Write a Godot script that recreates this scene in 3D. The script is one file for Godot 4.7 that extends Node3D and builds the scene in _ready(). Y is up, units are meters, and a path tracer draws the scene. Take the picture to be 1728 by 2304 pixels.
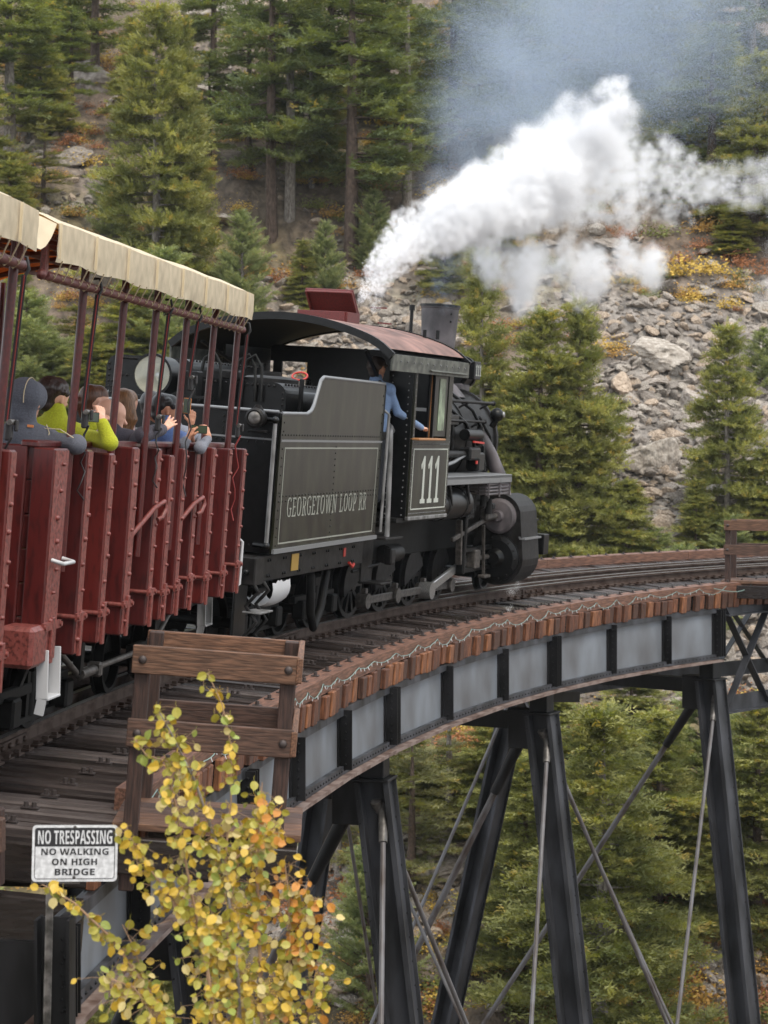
extends Node3D
# A steam train on a curving steel trestle in front of a forested talus slope.
# Metres, y up. The track follows a spiral; at() gives its frame at a distance s.

var M := {}
var rng := RandomNumberGenerator.new()
var sphere_cache := {}


class B:  # collects triangles for one mesh
	var v := PackedVector3Array()
	var n := PackedVector3Array()
	var c := PackedColorArray()
	var x := Transform3D()
	var col := Color.WHITE
	var tinted := false

	func tri(a: Vector3, b: Vector3, d: Vector3) -> void:  # counter-clockwise seen from outside
		var k := (b - a).cross(d - a).normalized()
		tri_n(a, b, d, k, k, k)

	func tri_n(a: Vector3, b: Vector3, d: Vector3, na: Vector3, nb: Vector3, nd: Vector3) -> void:
		v.append(x * a); v.append(x * d); v.append(x * b)
		n.append((x.basis * na).normalized()); n.append((x.basis * nd).normalized()); n.append((x.basis * nb).normalized())
		if tinted:
			c.append(col); c.append(col); c.append(col)

	func quad(a: Vector3, b: Vector3, d: Vector3, e: Vector3) -> void:
		tri(a, b, d)
		tri(a, d, e)

	func box(p: Vector3, size: Vector3, bevel := 0.0) -> void:
		var h := size * 0.5
		var k := minf(bevel, minf(h.x, minf(h.y, h.z)) * 0.9)
		for a in 3:
			var i := (a + 1) % 3
			var j := (a + 2) % 3
			for s in [-1.0, 1.0]:
				var q := []
				for w in ([[-1, -1], [1, -1], [1, 1], [-1, 1]] if s > 0 else [[-1, -1], [-1, 1], [1, 1], [1, -1]]):
					var t := Vector3()
					t[a] = s * h[a]; t[i] = w[0] * (h[i] - k); t[j] = w[1] * (h[j] - k)
					q.append(p + t)
				quad(q[0], q[1], q[2], q[3])
		if k <= 0.0:
			return
		for a in 3:
			var i := (a + 1) % 3
			var j := (a + 2) % 3
			for si in [-1.0, 1.0]:
				for sj in [-1.0, 1.0]:
					var q := []
					for w in [-1.0, 1.0]:
						var t := Vector3()
						t[a] = w * (h[a] - k); t[i] = si * h[i]; t[j] = sj * (h[j] - k)
						q.append(p + t)
						t[i] = si * (h[i] - k); t[j] = sj * h[j]
						q.append(p + t)
					if si * sj > 0:
						quad(q[0], q[1], q[3], q[2])
					else:
						quad(q[0], q[2], q[3], q[1])
		for sx in [-1.0, 1.0]:
			for sy in [-1.0, 1.0]:
				for sz in [-1.0, 1.0]:
					var g := Vector3(sx, sy, sz)
					var a := p + g * Vector3(h.x, h.y - k, h.z - k)
					var b := p + g * Vector3(h.x - k, h.y, h.z - k)
					var d := p + g * Vector3(h.x - k, h.y - k, h.z)
					if sx * sy * sz > 0:
						tri(a, b, d)
					else:
						tri(a, d, b)

	func beam(a: Vector3, b: Vector3, w: float, h: float, bevel := 0.0, up := Vector3.UP) -> void:  # a box from a to b
		var z := (b - a).normalized()
		var r := up.cross(z).normalized() if absf(up.dot(z)) < 0.98 else Vector3.RIGHT.cross(z).normalized()
		var keep := x
		x = x * Transform3D(Basis(r, z.cross(r), z), (a + b) * 0.5)
		box(Vector3.ZERO, Vector3(w, h, a.distance_to(b)), bevel)
		x = keep

	func cyl(a: Vector3, b: Vector3, r0: float, r1: float, k := 10, caps := true) -> void:
		sweep([a, b], [r0, r1], k, caps)

	func sweep(pts: Array, rad: Array, k := 8, caps := true) -> void:
		var side := Vector3()
		var rings := []
		var ns := []
		for i in pts.size():
			var d: Vector3 = (pts[mini(i + 1, pts.size() - 1)] - pts[maxi(i - 1, 0)]).normalized()
			if side == Vector3():
				side = (Vector3.UP if absf(d.y) < 0.9 else Vector3.RIGHT).cross(d).normalized()
			side = (side - d * side.dot(d)).normalized()
			var o := d.cross(side)
			var ring := []
			var rn := []
			for j in k:
				var w := side * cos(TAU * j / k) + o * sin(TAU * j / k)
				ring.append(pts[i] + w * rad[mini(i, rad.size() - 1)])
				rn.append(w)
			rings.append(ring); ns.append(rn)
		for i in pts.size() - 1:
			for j in k:
				var m := (j + 1) % k
				tri_n(rings[i][j], rings[i][m], rings[i + 1][m], ns[i][j], ns[i][m], ns[i + 1][m])
				tri_n(rings[i][j], rings[i + 1][m], rings[i + 1][j], ns[i][j], ns[i + 1][m], ns[i + 1][j])
		if caps:
			var e := pts.size() - 1
			for j in range(1, k - 1):
				tri(rings[0][0], rings[0][j + 1], rings[0][j])
				tri(rings[e][0], rings[e][j], rings[e][j + 1])

	func lathe(o: Vector3, axis: Vector3, prof: Array, k := 20) -> void:  # prof: [radius, height] pairs, from below upwards
		var side := (Vector3.UP if absf(axis.y) < 0.9 else Vector3.RIGHT).cross(axis).normalized()
		var w := axis.cross(side)
		for i in prof.size() - 1:
			var p: Array = prof[i]
			var q: Array = prof[i + 1]
			var dr: float = q[0] - p[0]
			var dh: float = q[1] - p[1]
			for j in k:
				var u0 := side * cos(TAU * j / k) + w * sin(TAU * j / k)
				var u1 := side * cos(TAU * (j + 1) / k) + w * sin(TAU * (j + 1) / k)
				var n0 := (u0 * dh - axis * dr).normalized()
				var n1 := (u1 * dh - axis * dr).normalized()
				var a = o + u0 * p[0] + axis * p[1]
				var b = o + u1 * p[0] + axis * p[1]
				var d = o + u1 * q[0] + axis * q[1]
				var e = o + u0 * q[0] + axis * q[1]
				if p[0] > 0.0001:
					tri_n(a, b, d, n0, n1, n1)
				if q[0] > 0.0001:
					tri_n(a, d, e, n0, n1, n0)

	func ext(poly: PackedVector2Array, o: Vector3, ax: Vector3, ay: Vector3, depth: float) -> void:  # outline in the plane of ax, ay, grown by depth along ax x ay
		if Geometry2D.is_polygon_clockwise(poly):
			poly.reverse()
		var z := ax.cross(ay).normalized() * depth
		var t := Geometry2D.triangulate_polygon(poly)
		var p := []
		for q in poly:
			p.append(o + ax * q.x + ay * q.y)
		for i in range(0, t.size(), 3):
			var a: Vector3 = p[t[i]]
			var b: Vector3 = p[t[i + 1]]
			var d: Vector3 = p[t[i + 2]]
			if (b - a).cross(d - a).dot(z) < 0:
				var k := b
				b = d
				d = k
			tri(a + z, b + z, d + z)
			tri(a, d, b)
		for i in p.size():
			var a: Vector3 = p[i]
			var b: Vector3 = p[(i + 1) % p.size()]
			quad(a, b, b + z, a + z)

	func ball(o: Vector3, r: Vector3, k := 10, half := false) -> void:
		var m := k / 2
		for i in m:
			var t0 := PI * i / m - PI / 2
			var t1 := PI * (i + 1) / m - PI / 2
			if half and t1 <= 0.001:
				continue
			for j in k:
				var q := []
				for w in [[t0, j], [t0, j + 1], [t1, j + 1], [t1, j]]:
					q.append(Vector3(cos(w[0]) * cos(TAU * w[1] / k), sin(w[0]), -cos(w[0]) * sin(TAU * w[1] / k)))
				if i > 0:
					tri_n(o + q[0] * r, o + q[1] * r, o + q[2] * r, q[0] / r, q[1] / r, q[2] / r)
				if i < m - 1:
					tri_n(o + q[0] * r, o + q[2] * r, o + q[3] * r, q[0] / r, q[2] / r, q[3] / r)

	func grid(rows: Array) -> void:  # rows of points; smooth; outside where rows x columns turn counter-clockwise
		var nn := []
		for i in rows.size():
			var r := []
			for j in rows[i].size():
				var du: Vector3 = rows[i][mini(j + 1, rows[i].size() - 1)] - rows[i][maxi(j - 1, 0)]
				var dv: Vector3 = rows[mini(i + 1, rows.size() - 1)][j] - rows[maxi(i - 1, 0)][j]
				r.append(du.cross(dv).normalized())
			nn.append(r)
		for i in rows.size() - 1:
			for j in rows[i].size() - 1:
				tri_n(rows[i][j], rows[i][j + 1], rows[i + 1][j + 1], nn[i][j], nn[i][j + 1], nn[i + 1][j + 1])
				tri_n(rows[i][j], rows[i + 1][j + 1], rows[i + 1][j], nn[i][j], nn[i + 1][j + 1], nn[i + 1][j])

	func mesh() -> ArrayMesh:
		var a := []
		a.resize(Mesh.ARRAY_MAX)
		a[Mesh.ARRAY_VERTEX] = v
		if n.size() == v.size():
			a[Mesh.ARRAY_NORMAL] = n
		if c.size() == v.size():
			a[Mesh.ARRAY_COLOR] = c
		var m := ArrayMesh.new()
		m.add_surface_from_arrays(Mesh.PRIMITIVE_TRIANGLES, a)
		return m


# ---------------------------------------------------------------- naming and grouping
var used := {}


func numbered(called: String) -> String:
	used[called] = used.get(called, -1) + 1
	return called if used[called] == 0 else "%s_%03d" % [called, used[called]]


func tag(o: Node, label := "", category := "", group := "", kind := "") -> Node:
	if label: o.set_meta("label", label)
	if category: o.set_meta("category", category)
	if group: o.set_meta("group", group)
	if kind: o.set_meta("kind", kind)
	return o


func thing(called: String, label: String, category: String, x := Transform3D(), group := "") -> Node3D:
	var o := Node3D.new()
	o.name = numbered(called)
	add_child(o, true)
	o.transform = x
	tag(o, label, category, group)
	return o


func part(b, called: String, m: Material, parent: Node3D, x := Transform3D(), kind := "") -> MeshInstance3D:
	var o := MeshInstance3D.new()
	var base := "n_" + called
	var k: int = parent.get_meta(base, -1) + 1
	parent.set_meta(base, k)
	o.name = called if k == 0 else "%s_%03d" % [called, k]
	o.mesh = b.mesh() if b is B else b
	o.material_override = m
	o.transform = x
	parent.add_child(o, true)
	if kind: o.set_meta("kind", kind)
	return o


func solo(b, called: String, m: Material, label: String, category: String, x := Transform3D(), group := "", kind := "") -> MeshInstance3D:
	var o := MeshInstance3D.new()
	o.name = numbered(called)
	o.mesh = b.mesh() if b is B else b
	o.material_override = m
	o.transform = x
	add_child(o, true)
	tag(o, label, category, group, kind)
	return o


# ---------------------------------------------------------------- materials
func S(r: float, g: float, b: float) -> Color:
	return Color(r / 255.0, g / 255.0, b / 255.0)


func noise_tex(seed_: int, freq: float, lo: Color, hi: Color, octaves := 4, kind := FastNoiseLite.TYPE_SIMPLEX_SMOOTH, mid := 0.5, size := 256) -> NoiseTexture2D:
	var f := FastNoiseLite.new()
	f.seed = seed_; f.frequency = freq; f.noise_type = kind; f.fractal_octaves = octaves
	var g := Gradient.new()
	g.set_color(0, lo); g.set_color(1, hi)
	g.set_offset(0, clampf(mid - 0.32, 0, 1)); g.set_offset(1, clampf(mid + 0.32, 0, 1))
	var t := NoiseTexture2D.new()
	t.width = size; t.height = size; t.seamless = true; t.noise = f; t.color_ramp = g
	return t


func mat(called: String, c: Color, rough := 0.7, metal := 0.0, tex: Texture2D = null, scale := Vector3.ONE, bump: Texture2D = null, bump_cm := 0.5) -> StandardMaterial3D:
	var m := StandardMaterial3D.new()
	m.resource_name = called
	m.albedo_color = c; m.roughness = rough; m.metallic = metal
	if tex or bump:
		m.uv1_triplanar = true
		m.uv1_scale = scale
	if tex: m.albedo_texture = tex
	if bump:
		m.heightmap_enabled = true; m.heightmap_texture = bump; m.heightmap_scale = bump_cm
	M[called] = m
	return m


func tinted(m: StandardMaterial3D) -> StandardMaterial3D:
	m.vertex_color_use_as_albedo = true
	return m


# ---------------------------------------------------------------- the line of the track
const BANK := 0.0785
var spine := []


func heading(s: float) -> float:
	return 0.12764 + s / 97.527 + 5.8382e-4 * s * s


func lay_spine() -> void:  # every 5 cm from s = -14 to s = 44
	var p := Vector3(-3.6008, 0, -17)
	var ahead := []
	var behind := []
	var q := p
	for i in 880:
		ahead.append(q)
		var h := heading((i + 0.5) * 0.05)
		q += Vector3(sin(h), 0, -cos(h)) * 0.05
	q = p
	for i in 280:
		var h := heading(-(i + 0.5) * 0.05)
		q -= Vector3(sin(h), 0, -cos(h)) * 0.05
		behind.push_front(q)
	spine = behind + ahead


func at(s: float, roll := BANK, dh := 0.0) -> Transform3D:  # x to the right of the track, y up, -z forward
	var f := clampf((s + 14.0) / 0.05, 0, spine.size() - 1.001)
	var p: Vector3 = spine[int(f)].lerp(spine[int(f) + 1], f - int(f))
	var h := heading(s) + dh
	var fw := Vector3(sin(h), 0, -cos(h))
	var r0 := Vector3(cos(h), 0, sin(h))
	var r := r0 * cos(roll) - Vector3.UP * sin(roll)
	var u := r0 * sin(roll) + Vector3.UP * cos(roll)
	return Transform3D(Basis(r, u, -fw), p)


func on(s: float, u: float, v: float) -> Vector3:
	return at(s) * Vector3(u, v, 0)


func px(x: float, y: float, z: float) -> Vector3:  # the point at depth z that the survey of the photograph gave
	return Vector3((x - 864.0) * z / 4580.0, 2.33 - (y - 1010.0) * z / 4580.0, -z)


func _ready() -> void:
	rng.seed = 11
	var cam := Camera3D.new()
	cam.name = "camera"
	cam.position = Vector3(0, 2.33, 0)
	var lens := CameraAttributesPhysical.new()
	lens.frustum_focal_length = 71.0
	lens.frustum_focus_distance = 19.0
	lens.exposure_aperture = 4.5
	lens.frustum_near = 0.5
	lens.frustum_far = 400.0
	cam.attributes = lens
	cam.projection = Camera3D.PROJECTION_FRUSTUM
	cam.near = 0.5; cam.far = 400.0
	cam.size = 2.0 * cam.near * 1152.0 / 4580.0
	cam.frustum_offset = Vector2(0, -142.0 / 4580.0 * cam.near)
	add_child(cam)
	cam.current = true

	var env := Environment.new()
	env.background_mode = Environment.BG_SKY
	var sky := Sky.new()
	var sm := ProceduralSkyMaterial.new()
	sm.sky_top_color = Color(0.93, 0.965, 1.0)
	sm.sky_horizon_color = Color(0.96, 0.97, 0.98)
	sm.sky_energy_multiplier = 1.0
	sm.ground_bottom_color = Color(0.3, 0.28, 0.25)
	sm.ground_horizon_color = Color(0.5, 0.48, 0.45)
	sky.sky_material = sm
	env.sky = sky
	env.tonemap_mode = Environment.TONE_MAPPER_LINEAR
	env.tonemap_exposure = 2.15
	env.fog_enabled = true; env.fog_density = 0.00015; env.fog_light_color = Color(0.93, 0.95, 0.97)
	env.sdfgi_enabled = true; env.ssao_enabled = true; env.ssil_enabled = true
	var we := WorldEnvironment.new()
	we.name = "world_environment"
	we.environment = env
	add_child(we)

	var sun := DirectionalLight3D.new()
	sun.name = "sun"
	sun.light_energy = 0.45
	sun.light_angular_distance = 25.0
	sun.light_color = Color(1.0, 0.97, 0.92)
	sun.shadow_enabled = true
	sun.rotation_degrees = Vector3(-58, 28, 0)
	add_child(sun)

	lay_spine()
	make_materials()
	build_ground()
	build_trees()
	build_bridge()
	build_track()
	build_platforms()
	build_car()
	build_tender()
	build_locomotive()
	build_people()
	build_straps()
	build_sign()
	build_lights_string()
	build_aspen()
	build_steam()


func make_materials() -> void:
	var fine := noise_tex(3, 0.06, Color(0.72, 0.72, 0.72), Color(1, 1, 1), 5)
	var cloudy := noise_tex(4, 0.012, Color(0.55, 0.55, 0.56), Color(1, 1, 1), 5)
	var grain := noise_tex(5, 0.02, Color(0.62, 0.6, 0.58), Color(1, 1, 1), 5)
	var bumpy := noise_tex(6, 0.05, Color.BLACK, Color.WHITE, 4)
	var rusty := noise_tex(7, 0.014, Color(0.5, 0.36, 0.28), Color(1, 1, 1), 5, FastNoiseLite.TYPE_SIMPLEX_SMOOTH, 0.3)
	var stain := noise_tex(8, 0.02, Color(0.5, 0.5, 0.48), Color(1, 1, 1), 4, FastNoiseLite.TYPE_SIMPLEX_SMOOTH, 0.42)
	# steel of the bridge
	mat("steel", S(66, 67, 72), 0.42, 0.0, stain, Vector3(0.5, 0.12, 0.5), bumpy, 0.15)
	mat("steel_web_sheen", S(112, 117, 124), 0.5, 0.0, noise_tex(9, 0.012, Color(0.7, 0.67, 0.65), Color(1, 1, 1), 5), Vector3(0.3, 0.16, 0.3))  # pale blue-grey is sky sheen put into the colour; the rusty tint is real
	mat("steel_dark", S(34, 34, 36), 0.45, 0.0, stain, Vector3(0.6, 0.2, 0.6), bumpy, 0.15)
	mat("steel_rust", S(116, 100, 93), 0.7, 0.0, rusty, Vector3(0.8, 0.8, 0.8), bumpy, 0.2)
	mat("rod", S(96, 95, 98), 0.5, 0.0, rusty, Vector3(0.6, 0.4, 0.6))
	# rails
	mat("rail_side", S(74, 62, 56), 0.6, 0.1, rusty, Vector3(1.5, 1.5, 1.5))
	mat("rail_top", S(150, 146, 144), 0.35, 0.6, fine, Vector3(3, 3, 3))
	# timber
	var worn := noise_tex(13, 0.03, Color(0.76, 0.74, 0.73), Color(1, 1, 1), 5)
	for i in 4:
		var g := [S(70, 62, 60), S(54, 47, 45), S(92, 84, 82), S(42, 36, 34)][i] as Color
		var m := mat("tie_%d" % i, g, 0.27, 0.0, worn, Vector3(0.5, 3, 3), grain, 0.3)
		m.uv1_offset = Vector3(i * 0.37, i * 0.61, i * 0.23)
		var e := [S(122, 74, 46), S(102, 60, 38), S(138, 88, 56), S(84, 52, 36)][i] as Color
		m = mat("tie_end_%d" % i, e, 0.75, 0.0, grain, Vector3(5, 0.9, 5), grain, 0.5)
		m.uv1_offset = Vector3(i * 0.17, i * 0.31, i * 0.53)
		var w := [S(112, 80, 60), S(122, 86, 64), S(92, 66, 53), S(78, 55, 46)][i] as Color
		m = mat("plank_%d" % i, w, 0.7, 0.0, grain, Vector3(0.9, 9, 9), grain, 0.4)  # along x
		m.uv1_offset = Vector3(i * 0.43, i * 0.21, i * 0.33)
	mat("post", S(66, 44, 36), 0.7, 0.0, grain, Vector3(8, 0.8, 8), grain, 0.4)  # along y
	mat("guard_timber", S(124, 86, 68), 0.62, 0.0, grain, Vector3(6, 6, 0.6), grain, 0.5)  # along z
	mat("bolt", S(70, 62, 60), 0.5, 0.4)
	# the cars
	var red := mat("car_red", S(78, 21, 19), 0.38, 0.0, noise_tex(10, 0.03, Color(0.62, 0.56, 0.56), Color(1, 1, 1), 6, FastNoiseLite.TYPE_SIMPLEX_SMOOTH, 0.2), Vector3(2.2, 0.5, 2.2), grain, 0.4)
	red.clearcoat_enabled = true; red.clearcoat = 0.35; red.clearcoat_roughness = 0.25
	for i in 3:
		var rv := red.duplicate() as StandardMaterial3D
		rv.albedo_color = [S(78, 21, 19), S(68, 18, 17), S(88, 26, 22)][i]
		rv.uv1_offset = Vector3(i * 0.3, i * 0.7, i * 0.2)
		M["car_red_%d" % i] = rv
	red = mat("car_red_sheen", S(120, 60, 54), 0.45, 0.0, noise_tex(12, 0.04, Color(0.5, 0.42, 0.4), Color(1, 1, 1), 6, FastNoiseLite.TYPE_SIMPLEX_SMOOTH, 0.22), Vector3(2, 2, 2), grain, 0.6)  # paler salmon than the planks: grazing sky reflection put into the colour
	mat("car_red_pole", S(84, 23, 20), 0.35, 0.0, fine, Vector3(3, 1, 3))
	mat("car_red_pipe", S(108, 55, 52), 0.5, 0.0, fine, Vector3(3, 3, 3))
	var cloth := mat("canvas", S(204, 189, 162), 0.9, 0.0, noise_tex(21, 0.03, Color(0.9, 0.9, 0.9), Color(1, 1, 1), 4), Vector3(0.8, 0.6, 0.8))
	cloth.backlight_enabled = true; cloth.backlight = Color(0.6, 0.5, 0.34)
	cloth = mat("ceiling_glow", S(240, 168, 80), 0.7, 0.0, fine, Vector3(6, 6, 0.5))  # orange of daylight through the canvas put into the underside colour
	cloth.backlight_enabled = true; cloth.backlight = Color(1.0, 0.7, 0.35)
	mat("rib", S(96, 44, 26), 0.6)
	mat("cord", S(196, 180, 150), 0.9)
	mat("white_paint", S(180, 180, 182), 0.4)
	mat("grey_paint", S(132, 131, 132), 0.45, 0.0, stain, Vector3(1, 0.4, 1))
	mat("under", S(20, 19, 18), 0.6, 0.0, stain, Vector3(1.5, 1.5, 1.5))
	mat("iron", S(84, 78, 74), 0.5, 0.2, stain, Vector3(2, 2, 2))
	# the engine
	var eng := mat("engine_black", S(15, 15, 16), 0.4, 0.0, stain, Vector3(1.2, 1.2, 1.2), bumpy, 0.05)
	eng.clearcoat_enabled = true; eng.clearcoat = 0.2; eng.clearcoat_roughness = 0.3
	mat("engine_mid", S(36, 34, 34), 0.5, 0.0, stain, Vector3(1.0, 1.0, 1.0), bumpy, 0.1)
	eng = mat("engine_green", S(39, 40, 30), 0.32, 0.0, noise_tex(31, 0.01, Color(0.4, 0.38, 0.38), Color(1, 1, 1), 6, FastNoiseLite.TYPE_SIMPLEX_SMOOTH, 0.45), Vector3(0.9, 0.4, 0.9))
	eng.clearcoat_enabled = true; eng.clearcoat = 0.3; eng.clearcoat_roughness = 0.2
	mat("trim", S(168, 170, 162), 0.6)
	mat("trim_faint", S(128, 129, 120), 0.6)
	mat("edge_grey", S(112, 113, 115), 0.4, 0.2)
	mat("roof_red", S(148, 112, 102), 0.7, 0.0, cloudy, Vector3(0.5, 0.5, 0.5))
	mat("roof_grey", S(84, 85, 76), 0.5, 0.0, stain, Vector3(1, 1, 1))
	mat("hatch_red", S(104, 32, 28), 0.5, 0.0, fine, Vector3(2, 2, 2))
	mat("stack", S(104, 97, 99), 0.55, 0.0, cloudy, Vector3(0.8, 0.5, 0.8))
	mat("steel_bright", S(176, 174, 172), 0.3, 0.7, fine, Vector3(3, 3, 3))
	mat("red_bright", S(170, 44, 34), 0.5)
	mat("brass", S(196, 160, 80), 0.4, 0.6)
	mat("reflector", S(196, 190, 172), 0.35, 0.6)
	var glass := mat("glass", Color(0.9, 0.95, 0.92, 0.12), 0.05)
	glass.transparency = BaseMaterial3D.TRANSPARENCY_ALPHA
	mat("wood_trim", S(150, 104, 62), 0.5)
	mat("green_pane", S(150, 166, 138), 0.2, 0.0, cloudy, Vector3(1, 0.5, 1))
	for k in ["engine_black", "engine_mid", "engine_green", "under", "steel_dark", "steel", "rail_side"]:
		M[k].metallic_specular = 0.3
	# sign
	mat("sign_white", S(216, 216, 218), 0.45, 0.0, noise_tex(41, 0.03, Color(0.84, 0.84, 0.84), Color(1, 1, 1), 5), Vector3(3, 3, 3))
	mat("sign_black", S(34, 33, 36), 0.5)
	mat("galv", S(120, 116, 114), 0.5, 0.4, stain, Vector3(2, 2, 2))
	mat("wire", S(112, 134, 128), 0.5)
	# people
	mat("skin", S(214, 164, 140), 0.55).subsurf_scatter_enabled = true
	mat("skin_brown", S(186, 132, 104), 0.55).subsurf_scatter_enabled = true
	for k in [["fleece_grey", S(92, 94, 104)], ["yellow_fleece", S(172, 176, 34)], ["puffer", S(66, 62, 72)], ["blue_shirt", S(94, 118, 168)], ["sleeve_grey", S(120, 122, 132)], ["shirt_white", S(206, 210, 222)], ["overalls", S(26, 28, 36)], ["work_shirt", S(118, 140, 174)], ["print_top", S(208, 176, 170)]]:
		var m := mat(k[0], k[1], 0.9, 0.0, noise_tex(50, 0.05, Color(0.85, 0.85, 0.85), Color(1, 1, 1), 3), Vector3(4, 4, 4), bumpy, 0.2)
		m.rim_enabled = true; m.rim = 0.3
	for k in [["hair_dark", S(62, 48, 44)], ["hair_brown", S(112, 74, 52)], ["hair_blonde", S(150, 108, 70)], ["hair_black", S(36, 32, 34)]]:
		mat(k[0], k[1], 0.45, 0.0, grain, Vector3(14, 1.5, 14), grain, 0.8)
	mat("phone_black", S(26, 26, 28), 0.2)
	mat("phone_case", S(214, 130, 70), 0.4)
	mat("screen_dim", S(62, 74, 58), 0.15)
	mat("strap_red", S(120, 34, 32), 0.6)
	mat("strap_black", S(30, 28, 30), 0.6)
	# ground, stone, leaves
	tinted(mat("soil", Color.WHITE, 0.95, 0.0, noise_tex(61, 0.02, Color(0.55, 0.55, 0.55), Color(1, 1, 1), 6), Vector3(0.35, 0.35, 0.35), noise_tex(62, 0.04, Color.BLACK, Color.WHITE, 5), 6.0))
	for i in 4:
		var g := [S(190, 181, 171), S(180, 170, 161), S(196, 177, 158), S(158, 149, 141)][i] as Color
		mat("stone_%d" % i, g, 0.9, 0.0, noise_tex(70 + i, 0.018, Color(0.68, 0.66, 0.64), Color(1, 1, 1), 6), Vector3(0.7, 0.7, 0.7), noise_tex(75, 0.03, Color.BLACK, Color.WHITE, 6), 4.0)
	var f := tinted(mat("needles", Color.WHITE, 0.75))
	f.backlight_enabled = true; f.backlight = Color(0.9, 0.9, 0.45)
	mat("bark", S(104, 88, 78), 0.95, 0.0, grain, Vector3(3, 0.8, 3), grain, 3.0)
	mat("bark_grey", S(150, 142, 134), 0.95, 0.0, grain, Vector3(3, 0.8, 3))
	mat("twig", S(150, 120, 92), 0.8)
	for k in [["leaf_yellow", S(208, 174, 60)], ["leaf_olive", S(172, 164, 66)], ["leaf_green", S(150, 162, 76)], ["leaf_orange", S(212, 146, 68)], ["leaf_pale", S(206, 188, 128)]]:
		var m := mat(k[0], k[1], 0.5, 0.0, noise_tex(80, 0.05, Color(0.8, 0.78, 0.7), Color(1, 1, 1), 3), Vector3(9, 9, 9))
		m.backlight_enabled = true; m.backlight = Color(0.5, 0.45, 0.2)
	f = mat("steam", S(250, 250, 252), 1.0)
	f.backlight_enabled = true; f.backlight = Color(0.9, 0.9, 0.9)
	f = mat("smoke", S(160, 178, 200), 1.0)
	f.backlight_enabled = true; f.backlight = Color(0.9, 0.9, 0.9)


# ---------------------------------------------------------------- hillside, stones
var ground_noise := FastNoiseLite.new()


func ground_y(x: float, z: float) -> float:  # z is the distance ahead
	var y := -2.2
	if z > 9.0:
		y = lerpf(-2.2, -13.0, clampf((z - 9.0) / 19.0, 0, 1))
	if z > 40.0:
		y = maxf(-13.0, -43.8 + 0.64 * z) if z < 46.0 else lerpf(-13.0, -43.8 + 0.64 * z, clampf((z - 46.0) / 4.0, 0.25, 1))
	var k := clampf((z - 40.0) / 10.0, 0.15, 1.0)
	y += k * (ground_noise.get_noise_2d(x * 0.9, z * 0.9) * 1.5 + ground_noise.get_noise_2d(x * 4.0 + 90.0, z * 4.0) * 0.5 + ground_noise.get_noise_2d(x * 13.0, z * 13.0 + 40.0) * 0.18)
	return y


func row_z(row: float) -> float:
	return 211275.0 / (row + 1921.0)


func on_ground(sx: float, row: float, sink := 0.0) -> Vector3:
	var z := row_z(row)
	var x := (sx - 864.0) * z / 4580.0
	return Vector3(x, ground_y(x, z) - sink, -z)


func talus(x: float, z: float) -> float:  # how stony the slope is there
	var sx := 864.0 + 4580.0 * x / z
	var row := 211275.0 / z - 1921.0
	var w := ground_noise.get_noise_2d(x * 3.0, z * 3.0) * 160.0
	var k := 0.0
	k = maxf(k, clampf((sx + w - 1230.0) / 120.0, 0, 1) * clampf((row + w * 0.7 - 610.0) / 120.0, 0, 1) * clampf((1560.0 - row) / 120.0, 0, 1))
	k = maxf(k, clampf(1.6 - Vector2((sx - 800.0 + w * 0.4) / 220.0, (row - 720.0 + w * 0.4) / 130.0).length(), 0, 1))
	k = maxf(k, 0.5 * clampf(1.3 - Vector2((sx - 180.0 + w) / 120.0, (row - 470.0 + w) / 90.0).length(), 0, 1))
	k = maxf(k, 0.5 * clampf(1.3 - Vector2((sx - 620.0 + w) / 260.0, (row - 60.0 + w) / 90.0).length(), 0, 1))
	k = maxf(k, 0.7 * clampf(1.4 - Vector2((sx - 900.0 + w) / 260.0, (row - 2000.0 + w) / 200.0).length(), 0, 1))
	k = maxf(k, 0.6 * clampf(1.4 - Vector2((sx - 1500.0 + w) / 200.0, (row - 2120.0 + w) / 100.0).length(), 0, 1))
	return k


func ico(sub: int) -> Array:  # unit directions, three to a face
	var t := (1.0 + sqrt(5.0)) / 2.0
	var p := [Vector3(-1, t, 0), Vector3(1, t, 0), Vector3(-1, -t, 0), Vector3(1, -t, 0), Vector3(0, -1, t), Vector3(0, 1, t), Vector3(0, -1, -t), Vector3(0, 1, -t), Vector3(t, 0, -1), Vector3(t, 0, 1), Vector3(-t, 0, -1), Vector3(-t, 0, 1)]
	var f := []
	for q in [[0, 11, 5], [0, 5, 1], [0, 1, 7], [0, 7, 10], [0, 10, 11], [1, 5, 9], [5, 11, 4], [11, 10, 2], [10, 7, 6], [7, 1, 8], [3, 9, 4], [3, 4, 2], [3, 2, 6], [3, 6, 8], [3, 8, 9], [4, 9, 5], [2, 4, 11], [6, 2, 10], [8, 6, 7], [9, 8, 1]]:
		f.append([p[q[0]].normalized(), p[q[1]].normalized(), p[q[2]].normalized()])
	for s in sub:
		var g := []
		for q in f:
			var a: Vector3 = ((q[0] + q[1]) as Vector3).normalized()
			var b: Vector3 = ((q[1] + q[2]) as Vector3).normalized()
			var d: Vector3 = ((q[2] + q[0]) as Vector3).normalized()
			g.append([q[0], a, d]); g.append([a, q[1], b]); g.append([d, b, q[2]]); g.append([a, b, d])
		f = g
	return f


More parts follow.
